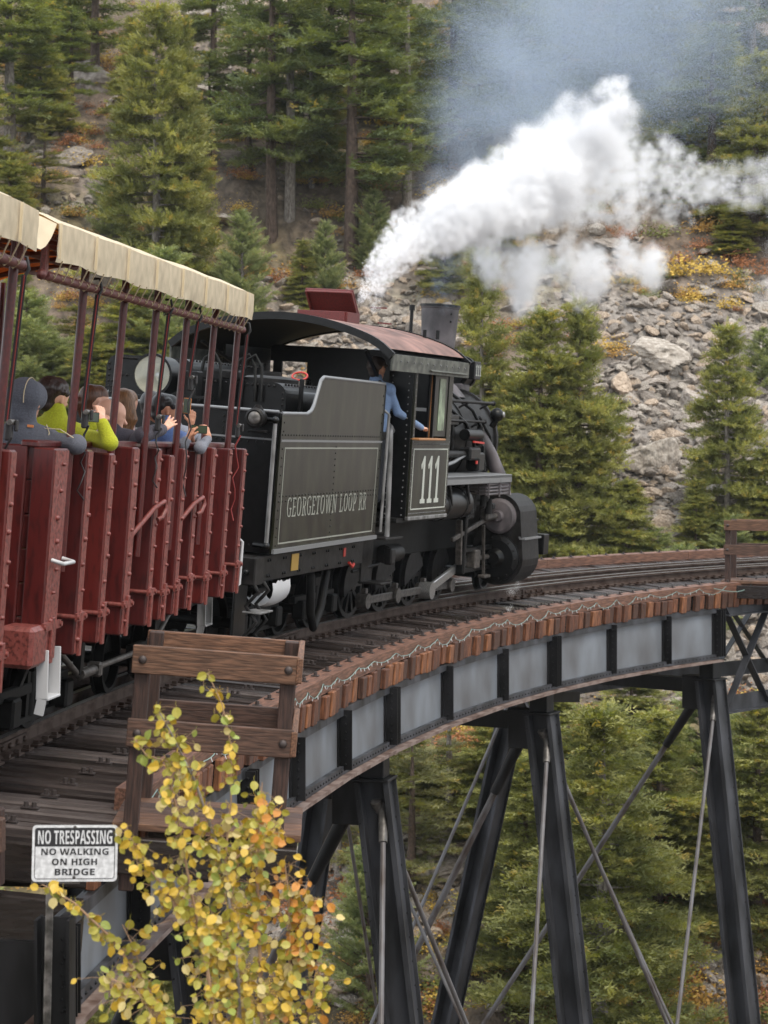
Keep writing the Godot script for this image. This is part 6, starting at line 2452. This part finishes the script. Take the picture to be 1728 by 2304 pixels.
			_:
				for i in 14:
					var d = (ax.rt * sin(i * 1.9) + ax.up * (0.5 + 0.4 * cos(i * 1.1)) - ax.fw * 0.5 * cos(i * 0.7)).normalized()
					hf.bone(c + d * 0.1 * sc, c + d * 0.108 * sc, 0.022 * sc, 0.02 * sc)
		if p.get("style", "") != "bald":
			hf.into(hb, 0.0095)
			part(hb, "hair", p.hair, o)
	return o


func phone(label: String, x: Transform3D, size: Vector3, edge: Material) -> void:
	var o := thing("phone", label, "phone", x, "phones held out of the car")
	var b := B.new()
	b.box(Vector3.ZERO, size, 0.004)
	part(b, "case", edge, o)
	b = B.new()
	b.box(Vector3(0, 0, size.z * 0.5 + 0.001), Vector3(size.x - 0.008, size.y - 0.01, 0.002))
	part(b, "screen", M.screen_dim, o)


func build_people() -> void:
	var x := at(1.675, 0.0765, -0.005)
	var cam := Vector3(0, 2.33, 0)
	var inv := x.affine_inverse()
	var c := func(sx: float, sy: float, u: float) -> Vector3:  # survey: the point of the car's lengthwise plane u seen at that pixel
		var d := inv.basis * Vector3((sx - 864.0) / 4580.0, (1010.0 - sy) / 4580.0, -1.0)
		var o: Vector3 = inv * cam
		return o + d * ((u - o.x) / d.x)
	var fwd := Vector3(0, 0, -1)
	var p0: Vector3 = c.call(62, 902, 0.84)
	person("person in a dark grey hooded fleece with one elbow over the side, seen from behind", x, {
		"head": p0, "face": Vector3(0.25, -0.05, -1), "chest": p0 + Vector3(-0.02, -0.42, 0.02), "hip": p0 + Vector3(-0.02, -0.82, 0.1),
		"arms": [[p0 + Vector3(0.18, -0.3, 0.0), c.call(172, 1000, 1.3), Vector3(0.98, 2.44, -0.1) + Vector3(0, 0, p0.z - 0.1), Vector3(-0.3, 0, -1), Vector3.UP, true, 0.2, 0.4], [p0 + Vector3(-0.2, -0.32, 0.0), p0 + Vector3(-0.3, -0.58, -0.05), p0 + Vector3(-0.16, -0.72, -0.25), fwd, Vector3.UP, false, 0.2, 0.5]],
		"skin": M.skin, "coat": M.fleece_grey, "hood": true, "thick": 0.03})
	var hooded := get_node("person")
	var seam := B.new()
	var sp := []
	for k in 9:
		var a := lerpf(-0.3, 2.2, k / 8.0)
		sp.append(p0 + Vector3(0.03, 0.03, 0.01) + Vector3(0.0, 0.152 * sin(a), 0.165 * cos(a) + 0.02))
	seam.sweep(sp, [0.004], 5)
	part(seam, "seam", M.cord, hooded)
	seam = B.new()  # stitched line over the shoulder and down the sleeve
	var s0 := p0 + Vector3(0.1, -0.2, 0.06)
	var s1 := p0 + Vector3(0.2, -0.2, 0.05)
	var s2: Vector3 = c.call(165, 985, 1.3)
	seam.sweep([s0, s1, s1.lerp(s2, 0.5) + Vector3(0, 0.03, 0.03), s2], [0.004], 5)
	seam.sweep([s1 + Vector3(-0.02, 0.03, 0), s1 + Vector3(0.02, -0.03, 0.04), s1 + Vector3(0.01, -0.12, 0.06)], [0.004], 5)
	part(seam, "seam", M.cord, hooded)
	seam = B.new()
	seam.box(p0 + Vector3(0.08, -0.19, 0.13), Vector3(0.05, 0.02, 0.01), 0.003)
	part(seam, "logo_patch", M.phone_case, hooded)
	var p1: Vector3 = c.call(121, 893, 0.74)
	var w1: Vector3 = c.call(228, 946, 1.28)
	person("person with wavy dark hair in a bright yellow fleece, holding a phone over the side", x, {
		"head": p1, "face": Vector3(0.55, -0.05, -1), "chest": p1 + Vector3(0.03, -0.4, 0.02), "hip": p1 + Vector3(0.0, -0.8, 0.1),
		"arms": [[p1 + Vector3(0.2, -0.29, 0.0), c.call(247, 996, 1.36), w1, Vector3(-0.2, 0.75, -0.3), Vector3(0.7, 0.1, 0.7), true, 0.35, 0.7], [p1 + Vector3(-0.17, -0.3, 0.0), p1 + Vector3(-0.05, -0.5, -0.3), p1 + Vector3(0.22, -0.2, -0.5), Vector3(0.6, 0.5, -0.2), Vector3(-0.6, 0.2, 0.6), false, 0.3, 0.8]],
		"skin": M.skin, "coat": M.yellow_fleece, "thick": 0.02, "hair": M.hair_dark, "style": "curly"})
	phone("black phone held sideways by the person in yellow", x * Transform3D(Basis(Vector3.UP, -0.12), c.call(203, 938, 1.27)), Vector3(0.15, 0.078, 0.009), M.phone_black)
	var p2: Vector3 = c.call(214, 905, 0.35)
	person("person with auburn brown hair, turned away, behind the second post", x, {
		"head": p2, "face": Vector3(0.8, 0, -0.7), "chest": p2 + Vector3(0, -0.42, 0.02), "hip": p2 + Vector3(0, -0.8, 0.1), "arms": [],
		"skin": M.skin, "coat": M.print_top, "hair": M.hair_brown, "style": "tied"})
	var p3: Vector3 = c.call(250, 935, 0.78)
	person("balding person in a dark quilted jacket with an arm stretched out and hand spread", x, {
		"head": p3, "face": Vector3(0.9, -0.1, -0.4), "chest": p3 + Vector3(0.0, -0.36, 0.0), "hip": p3 + Vector3(0, -0.75, 0.1),
		"arms": [[p3 + Vector3(0.22, -0.22, -0.1), c.call(320, 978, 1.22), c.call(368, 965, 1.3), Vector3(0.35, 0.5, -0.6), Vector3(0.3, 0.2, 0.9), true, 1.2, 0.1]],
		"skin": M.skin, "coat": M.puffer, "hair": M.hair_brown, "style": "bald", "thick": 0.022, "quilted": true})
	var p4: Vector3 = c.call(283, 912, 0.3)
	person("person with long light brown hair leaning toward the side", x, {
		"head": p4, "face": Vector3(0.35, -0.1, -1), "chest": p4 + Vector3(0.02, -0.42, 0.02), "hip": p4 + Vector3(0, -0.8, 0.1), "arms": [],
		"skin": M.skin, "coat": M.print_top, "hair": M.hair_blonde, "style": "long"})
	var p5: Vector3 = c.call(373, 922, 0.62)
	var w5: Vector3 = c.call(430, 955, 1.1)
	person("black haired person in a blue shirt looking right, raising a phone", x, {
		"head": p5, "face": Vector3(1.0, -0.1, -0.55), "chest": p5 + Vector3(0.0, -0.4, 0.02), "hip": p5 + Vector3(0, -0.78, 0.1),
		"arms": [[p5 + Vector3(0.18, -0.3, -0.05), c.call(430, 1010, 1.0), w5, Vector3(0.0, 1, -0.15), Vector3(0.5, 0.1, 0.8), true, 0.3, 0.6]],
		"skin": M.skin_brown, "coat": M.blue_shirt, "hair": M.hair_black, "bare": true, "garment": "shirt"})
	phone("phone in an orange case held upright above the others", x * Transform3D(Basis(Vector3.UP, 0.1), c.call(421, 913, 1.1)), Vector3(0.076, 0.15, 0.009), M.phone_case)
	var p6: Vector3 = c.call(345, 915, 0.25)
	person("dark haired person in grey sleeves holding a phone sideways with both hands", x, {
		"head": p6, "face": Vector3(0.6, -0.1, -1), "chest": p6 + Vector3(0.2, -0.42, -0.1), "hip": p6 + Vector3(0.1, -0.8, 0.1),
		"arms": [[p6 + Vector3(0.5, -0.3, -0.3), c.call(450, 1008, 1.36), c.call(470, 985, 1.4), Vector3(-0.25, 0.8, 0.1), Vector3(0.85, 0.2, 0.2), true, 0.25, 0.9], [p6 + Vector3(0.4, -0.32, -0.1), c.call(412, 1000, 1.2), c.call(424, 985, 1.25), Vector3(0.25, 0.8, -0.2), Vector3(-0.6, 0.1, 0.7), false, 0.25, 0.9]],
		"skin": M.skin_brown, "coat": M.sleeve_grey, "hair": M.hair_black})
	phone("black phone held sideways in two hands near the front of the car", x * Transform3D(Basis(Vector3.UP, 0.05), c.call(448, 966, 1.34)), Vector3(0.155, 0.078, 0.009), M.phone_black)
	# crew in the cab
	var e := at(12.862, 0.067, 0.011)
	var q := L(-1.38, 0.98, 3.5)
	var o := person("crew member in a light blue shirt and dark overalls leaning out of the cab", e, {
		"head": q, "face": Vector3(0.3, 0, -1), "chest": q + Vector3(0, -0.42, 0.02), "hip": q + Vector3(0, -0.9, 0.05),
		"arms": [[q + Vector3(0.2, -0.28, 0.02), q + Vector3(0.3, -0.58, -0.1), L(-0.75, 1.46, 2.72), fwd, Vector3.UP, true, 0.2, 0.5], [q + Vector3(-0.2, -0.28, 0.02), q + Vector3(-0.3, -0.6, 0.05), q + Vector3(-0.2, -0.8, -0.2), fwd, Vector3.UP, false, 0.2, 0.5]],
		"skin": M.skin, "coat": M.work_shirt, "hair": M.hair_dark, "garment": "shirt", "thick": 0.014})
	var bib := Field.new()
	bib.k = 0.04
	bib.bone(q + Vector3(0, -0.5, 0.03), q + Vector3(0, -1.0, 0.05), 0.13, 0.17)
	for s in [-0.09, 0.09]:
		bib.bone(q + Vector3(s, -0.18, 0.1), q + Vector3(s * 0.8, -0.6, 0.12), 0.03, 0.05)
		bib.bone(q + Vector3(s, -1.0, 0.05), q + Vector3(s * 1.2, -1.75, 0.05), 0.11, 0.08)
	var b := B.new()
	bib.into(b, 0.02)
	part(b, "overalls", M.overalls, o)


# ---------------------------------------------------------------- sign, string of lights, aspen
func rounded(w: float, h: float, r: float) -> PackedVector2Array:
	var p := PackedVector2Array()
	for q in [[w / 2 - r, h / 2 - r, 0.0], [-w / 2 + r, h / 2 - r, 0.5], [-w / 2 + r, -h / 2 + r, 1.0], [w / 2 - r, -h / 2 + r, 1.5]]:
		for k in 6:
			var a: float = (q[2] + k / 10.0) * PI
			p.append(Vector2(q[0] + r * cos(a), q[1] + r * sin(a)))
	return p


func sign_text(o: Node3D, text: String, y: float, height: float, width: float, weight: int, m: Material) -> void:
	var f := SystemFont.new()
	f.font_names = PackedStringArray(["Droid Sans"])
	f.font_weight = weight
	var t := TextMesh.new()
	t.text = text; t.font = f; t.font_size = 64; t.depth = 0.001
	t.pixel_size = height / (64.0 * 0.714)
	t.horizontal_alignment = HORIZONTAL_ALIGNMENT_CENTER
	t.vertical_alignment = VERTICAL_ALIGNMENT_CENTER
	var w := f.get_string_size(text, HORIZONTAL_ALIGNMENT_LEFT, -1, 64).x * t.pixel_size
	part(t, "lettering", m, o, Transform3D(Basis().scaled(Vector3(width / w, 1, 1)), Vector3(0, y, 0.0042)))


func build_sign() -> void:
	var z := 11.0
	var c := px(168.5, 1920, z)
	var o := thing("warning_sign", "white no trespassing sign on a steel post in front of the trestle end", "sign", Transform3D(Basis(Vector3.UP, 0.13) * Basis(Vector3.BACK, -0.022), c))
	var b := B.new()
	b.ext(rounded(0.457, 0.305, 0.022), Vector3(0, 0, -0.002), Vector3.RIGHT, Vector3.UP, 0.004)
	part(b, "plate", M.sign_white, o)
	b = B.new()
	var outer := rounded(0.43, 0.278, 0.016)
	var inner := rounded(0.422, 0.27, 0.012)
	for k in outer.size():
		var n := (k + 1) % outer.size()
		b.quad(Vector3(outer[k].x, outer[k].y, 0.0027), Vector3(outer[n].x, outer[n].y, 0.0027), Vector3(inner[n].x, inner[n].y, 0.0027), Vector3(inner[k].x, inner[k].y, 0.0027))
	part(b, "border", M.sign_black, o)
	b = B.new()
	b.box(Vector3(0, 0.0865, 0.0027), Vector3(0.424, 0.097, 0.0008))
	part(b, "band", M.sign_black, o)
	sign_text(o, "NO TRESPASSING", 0.086, 0.072, 0.405, 700, M.sign_white)
	sign_text(o, "NO WALKING", 0.009, 0.034, 0.37, 700, M.sign_black)
	sign_text(o, "ON HIGH", -0.046, 0.034, 0.25, 700, M.sign_black)
	sign_text(o, "BRIDGE", -0.1, 0.034, 0.222, 700, M.sign_black)
	b = B.new()
	for y in [0.142, -0.128]:
		b.ball(Vector3(-0.002, y, 0.004), Vector3(0.009, 0.009, 0.004), 8)
	part(b, "bolt", M.galv, o)
	b = B.new()  # channel post with its holes as proud beads
	b.box(Vector3(-0.13, -0.92, -0.034), Vector3(0.03, 1.7, 0.008))
	b.box(Vector3(-0.147, -0.92, -0.024), Vector3(0.006, 1.7, 0.03))
	b.box(Vector3(-0.113, -0.92, -0.024), Vector3(0.006, 1.7, 0.03))
	part(b, "post", M.galv, o)
	b = B.new()
	b.box(Vector3(-0.1, -0.16, -0.012), Vector3(0.26, 0.016, 0.014), 0.003)
	part(b, "bracket", M.iron, o)


func build_lights_string() -> void:
	var o := thing("light_string", "pale wire of small unlit fairy lights draped along the deck edge", "string lights")
	rng.seed = 51
	var wire := B.new()
	var bulbs := B.new()
	var s := -2.6
	while s < 23.4:
		var span := rng.randf_range(0.55, 1.15)
		var dip := rng.randf_range(0.04, 0.13)
		var pts := []
		for k in 9:
			var t := k / 8.0
			pts.append(on(s + span * t, 2.118 + rng.randf_range(0.0, 0.012), -0.045 - dip * 4.0 * t * (1.0 - t) + rng.randf_range(-0.008, 0.008)))
		wire.sweep(pts, [0.0055], 5, false)
		for k in range(1, 8, 2):
			var p: Vector3 = pts[k]
			bulbs.cyl(p, p + Vector3(rng.randfn() * 0.008, -0.035, 0.01), 0.007, 0.004, 5)
		s += span
	var pts2 := []
	for k in 9:
		pts2.append(on(23.4 + k * 0.18, 2.14 + 0.12 * sin(k * PI / 8), -0.06 - 0.08 * sin(k * PI / 8)))
	wire.sweep(pts2, [0.0075], 5)
	part(wire, "wire", M.wire, o)
	part(bulbs, "bulbs", M.white_paint, o, Transform3D(), "stuff")


func leaf_mesh(seed_: int) -> ArrayMesh:  # a round pointed leaf, folded a little along its rib, with its stalk
	var r := RandomNumberGenerator.new()
	r.seed = seed_
	var b := B.new()
	var fold := r.randf_range(0.1, 0.45)
	var bend := r.randf_range(-0.3, 0.5)
	var rim := []
	for k in 13:
		var a := lerpf(-PI * 0.5, PI * 1.5, k / 12.0)
		var q := Vector2(cos(a) * 0.96, sin(a) + 0.95)
		if k == 6: q = Vector2(0, 2.35)
		if k == 5 or k == 7: q *= Vector2(0.85, 1.06)
		if k == 1 or k == 11: q *= Vector2(1.1, 1.0)
		q.x *= lerpf(0.8, 1.0, absf(sin(seed_ * 1.7)))
		q *= 1.0 + 0.04 * sin(k * 5.0)
		rim.append(Vector3(q.x, q.y, absf(q.x) * fold + bend * q.y * q.y * 0.18))
	var mid := [Vector3(0, 0, 0), Vector3(0, 0.95, bend * 0.16), Vector3(0, 2.0, bend * 0.72)]
	for k in 12:
		b.tri(mid[1], rim[k + 1], rim[k])
	b.sweep([Vector3(0, 0, 0), Vector3(0.1, -0.7, -0.1), Vector3(0, -1.3, 0)], [0.05], 4, false)
	return b.mesh()


func build_aspen() -> void:
	rng.seed = 61
	var z0 := 9.4
	var base := px(560, 3120, z0)
	base.y = ground_y(base.x, z0) - 0.05
	var o := thing("aspen_sapling", "young aspen with yellow and orange autumn leaves in front of the platform", "tree", Transform3D(Basis(), base))
	var shapes := []
	for i in 5:
		shapes.append(leaf_mesh(500 + i))
	# stems as surveyed: column, row and distance along each
	var stems := [
		[[560, 2900, 9.4], [548, 2500, 9.4], [535, 2200, 9.35], [505, 1950, 9.3], [440, 1760, 9.3], [385, 1650, 9.25], [352, 1590, 9.25]],
		[[560, 2900, 9.4], [590, 2450, 9.45], [585, 2150, 9.5], [578, 1950, 9.5], [585, 1840, 9.5], [590, 1760, 9.5]],
		[[560, 2900, 9.4], [500, 2500, 9.3], [470, 2200, 9.2], [425, 1980, 9.2], [400, 1840, 9.15], [385, 1760, 9.1]],
		[[560, 2900, 9.4], [430, 2480, 9.4], [335, 2230, 9.4], [250, 2110, 9.35], [165, 2030, 9.3], [95, 1990, 9.3]],
		[[560, 2900, 9.4], [625, 2450, 9.5], [652, 2200, 9.55], [650, 2020, 9.5], [640, 1935, 9.5]],
		[[560, 2900, 9.4], [640, 2520, 9.6], [690, 2300, 9.6], [722, 2170, 9.6]],
		[[505, 1950, 9.3], [520, 1800, 9.3], [520, 1680, 9.25], [500, 1585, 9.2], [470, 1520, 9.2]],
		[[535, 2200, 9.35], [430, 2080, 9.2], [340, 1960, 9.15], [285, 1870, 9.1]],
		[[590, 2450, 9.45], [520, 2250, 9.6], [510, 2080, 9.7], [545, 1900, 9.7], [610, 1800, 9.7]],
		[[500, 2500, 9.3], [380, 2330, 9.2], [300, 2220, 9.15], [240, 2200, 9.1]],
		[[440, 1760, 9.3], [400, 1720, 9.3], [330, 1700, 9.3], [300, 1660, 9.3]],
		[[650, 2200, 9.55], [690, 2080, 9.5], [690, 1990, 9.5]],
		[[335, 2230, 9.4], [300, 2130, 9.4], [275, 2080, 9.4]],
		[[505, 1950, 9.3], [600, 1880, 9.3], [625, 1850, 9.3]],
	]
	var paths := []
	var wood := B.new()
	for i in stems.size():
		var pts := []
		for q in stems[i]:
			pts.append(px(q[0], q[1], q[2]) - base)
		if i < 6:
			pts[0] = Vector3(rng.randfn() * 0.02, 0, rng.randfn() * 0.02)
		var rad := []
		for k in pts.size():
			rad.append(lerpf(0.014 if i < 6 else 0.0055, 0.0022, float(k) / (pts.size() - 1)))
		var sb := B.new()
		sb.sweep(pts, rad, 6)
		part(sb, "stem", M.twig if i != 0 else M.bark_grey, o)
		paths.append(pts)
	var spots := []
	for i in paths.size():
		var pts: Array = paths[i]
		for k in pts.size() - 1:
			if i < 6 and k == 0:
				continue
			var len_: float = pts[k].distance_to(pts[k + 1])
			var thick := (1.0 if i != 6 else 0.28) * (1.0 + 0.7 * clampf(float(2 - k) / 2.0, 0.0, 1.0))
			if i in [3, 10, 12]: thick = 0.62
			var count := int(len_ / 0.0064 * thick) + 1
			for m in count:
				var t := rng.randf()
				var p: Vector3 = pts[k].lerp(pts[k + 1], t)
				var low := clampf((-p.y - base.y - 0.0 + 0.9) / 1.5, 0, 1)
				var sp := (0.03 + 0.075 * low * rng.randf()) * (0.6 if i == 6 or i == 3 else 1.0)
				spots.append([p, p + Vector3(rng.randfn(), rng.randfn() * 0.7 - 0.15, rng.randfn()) * sp, i])
	for p in [[470, 1520], [458, 1545], [512, 1560], [483, 1607], [505, 1620]]:
		var w := px(p[0], p[1], 9.2) - base
		spots.append([w + Vector3(0, 0.03, 0), w, 6])
	var twigs := B.new()
	var rest := {}
	var placed := 0
	for q in spots:
		var p: Vector3 = q[1]
		twigs.sweep([q[0], (q[0] + p) * 0.5 + Vector3(0, 0.006, 0), p], [0.0013], 3, false)
		var d := Vector3(rng.randfn() * 0.9, -0.75 + rng.randfn() * 0.6, rng.randfn() * 0.5).normalized()
		var face := Vector3(rng.randfn() * 0.55, 0.35 + rng.randfn() * 0.4, 1.0).normalized()
		var xx := d.cross(face).normalized()
		var r := rng.randf_range(0.0125, 0.0245)
		var t := Transform3D(Basis(xx, d, xx.cross(d)).scaled(Vector3.ONE * r), p)
		var sx := (p + base).x
		var warm := clampf((sx + 0.62) / 0.28, 0, 1) * clampf(1.4 - absf(p.y + base.y - 0.55) / 0.55, 0.1, 1)
		var g := rng.randf()
		var tone := "leaf_yellow"
		if g < warm * 0.6: tone = "leaf_orange"
		elif g < 0.42: tone = "leaf_olive"
		elif g < 0.56: tone = "leaf_pale"
		elif g < 0.66: tone = "leaf_green"
		var k := rng.randi() % 5
		if placed < 300:
			part(shapes[k], "leaf", M[tone], o, t)
			placed += 1
		else:
			if not rest.has([k, tone]): rest[[k, tone]] = []
			rest[[k, tone]].append(t)
	part(twigs, "twigs", M.twig, o, Transform3D(), "stuff")
	for key in rest:
		var mm := MultiMesh.new()
		mm.transform_format = MultiMesh.TRANSFORM_3D
		mm.mesh = shapes[key[0]]
		mm.instance_count = rest[key].size()
		for i in rest[key].size():
			mm.set_instance_transform(i, rest[key][i])
		var mi := MultiMeshInstance3D.new()
		mi.name = "leaves" if not o.has_node("leaves") else "leaves_%03d" % o.get_child_count()
		mi.multimesh = mm
		mi.material_override = M[key[1]]
		o.add_child(mi, true)
		tag(mi, "", "", "", "stuff")


# ---------------------------------------------------------------- steam and smoke: droplets too fine to see singly
func puff(seed_: int, count: int, size: float) -> ArrayMesh:
	var r := RandomNumberGenerator.new()
	r.seed = seed_
	var v := PackedVector3Array()
	for i in count:
		var d := Vector3(r.randfn(), r.randfn(), r.randfn()) * 0.42
		var a := Vector3(r.randfn(), r.randfn(), r.randfn()).normalized()
		var e := a.cross(Vector3(r.randfn(), r.randfn(), r.randfn())).normalized()
		var w := size * r.randf_range(0.6, 1.4)
		var f := a.cross(e)
		var p := [d + a * w, d + (-a * 0.33 + e * 0.94) * w, d + (-a * 0.33 - e * 0.47 + f * 0.82) * w, d + (-a * 0.33 - e * 0.47 - f * 0.82) * w]
		for q in [[0, 1, 2], [0, 2, 3], [0, 3, 1], [1, 3, 2]]:
			v.append(p[q[0]]); v.append(p[q[1]]); v.append(p[q[2]])
	var arr := []
	arr.resize(Mesh.ARRAY_MAX)
	arr[Mesh.ARRAY_VERTEX] = v
	var m := ArrayMesh.new()
	m.add_surface_from_arrays(Mesh.PRIMITIVE_TRIANGLES, arr)
	return m


func plume(called: String, label: String, m: Material, mesh: ArrayMesh, path: Array, seed_: int, cut: float, freq: float, size: Vector2, stretch := Vector3.ONE) -> void:
	# path: column, row, distance, radius in pixels, number of puffs up to the next point
	rng.seed = seed_
	var nz := FastNoiseLite.new()
	nz.seed = seed_; nz.frequency = freq; nz.fractal_octaves = 4
	var spots := []
	for i in path.size() - 1:
		var a: Array = path[i]
		var b: Array = path[i + 1]
		var p := px(a[0], a[1], a[2])
		var q := px(b[0], b[1], b[2])
		var ra: float = a[3] * a[2] / 4580.0
		var rb: float = b[3] * b[2] / 4580.0
		var n := 0
		var tries := 0
		while n < a[4] and tries < a[4] * 14:
			tries += 1
			var t := rng.randf()
			var r := lerpf(ra, rb, t)
			var d := Vector3(rng.randfn(), rng.randfn(), rng.randfn()).normalized() * pow(rng.randf(), 0.4) * 1.12
			var w := p.lerp(q, t) + d * r
			var edge := d.length()
			if nz.get_noise_3dv(w * stretch) * 0.9 < cut + 1.3 * (edge - 0.62) * absf(edge):
				continue
			var k := clampf(r * rng.randf_range(size.x, size.y), 0.02, 1.2)
			spots.append(Transform3D(Basis.from_euler(Vector3(rng.randf(), rng.randf(), rng.randf()) * TAU).scaled(Vector3.ONE * k), w))
			n += 1
	var mm := MultiMesh.new()
	mm.transform_format = MultiMesh.TRANSFORM_3D
	mm.mesh = mesh
	mm.instance_count = spots.size()
	for i in spots.size():
		mm.set_instance_transform(i, spots[i])
	var o := MultiMeshInstance3D.new()
	o.name = numbered(called)
	o.multimesh = mm
	o.material_override = m
	add_child(o, true)
	tag(o, label, "", "", "stuff")


func build_steam() -> void:
	var fine := puff(1, 900, 0.0165)
	var thin := puff(3, 1200, 0.011)
	plume("steam", "dense white steam streaming right from the whistle pipe over the cab roof", M.steam, fine, [
		[811, 676, 28.2, 8, 420], [850, 612, 28.8, 36, 1300], [925, 532, 30, 68, 1700], [1020, 480, 31, 94, 2300], [1120, 450, 32.5, 104, 2400], [1215, 425, 34, 116, 1000], [1300, 392, 36, 130, 560], [1420, 395, 38, 125, 330], [1540, 420, 40, 95, 70], [1640, 420, 41, 60, 0]], 71, -0.22, 0.8, Vector2(0.07, 0.17))
	plume("steam", "thinner grey steam rising to a peak above the white plume", M.steam, thin, [
		[1170, 390, 34, 110, 600], [1300, 335, 35, 125, 700], [1370, 250, 35.5, 85, 260], [1385, 205, 36, 46, 0]], 72, 0.0, 0.9, Vector2(0.1, 0.25))
	plume("steam", "wisps of steam trailing below the white plume", M.steam, thin, [
		[1060, 570, 33, 70, 420], [1160, 620, 34, 100, 620], [1260, 620, 35, 105, 620], [1380, 580, 36, 100, 480], [1480, 590, 37, 70, 0]], 73, 0.06, 0.9, Vector2(0.08, 0.2), Vector3(1.7, 0.55, 1.0))
	plume("steam", "faint steam drifting at the right edge", M.steam, thin, [
		[1590, 420, 42, 80, 130], [1720, 400, 43, 90, 170], [1820, 480, 44, 90, 130], [1720, 660, 44, 80, 0]], 74, 0.06, 0.9, Vector2(0.12, 0.3))
	plume("steam", "small leak of steam above the cab roof beside the whistle pipe", M.steam, thin, [
		[842, 700, 28.0, 14, 40], [850, 650, 28.4, 26, 50], [880, 620, 28.8, 30, 0]], 75, -0.3, 0.8, Vector2(0.2, 0.45))
	plume("steam", "trace of steam by the cylinder above the ties", M.steam, thin, [
		[1145, 1385, 29.5, 12, 4], [1140, 1345, 30.2, 22, 4], [1175, 1300, 31, 26, 0]], 76, -0.4, 0.8, Vector2(0.3, 0.6))
	var soot := puff(2, 5000, 0.0033)
	plume("smoke", "blue grey smoke rising from the chimney and spreading over the trees", M.smoke, soot, [
[990, 680, 31.6, 36, 40], [1000, 610, 32.2, 60, 60], [1022, 510, 34, 92, 85], [1065, 400, 36, 140, 110], [1125, 270, 38, 200, 130], [1215, 130, 40, 280, 150], [1360, 20, 42, 330, 140], [1500, 20, 44, 330, 100], [1680, -20, 46, 330, 0]], 77, -0.2, 0.3, Vector2(0.2, 0.42))
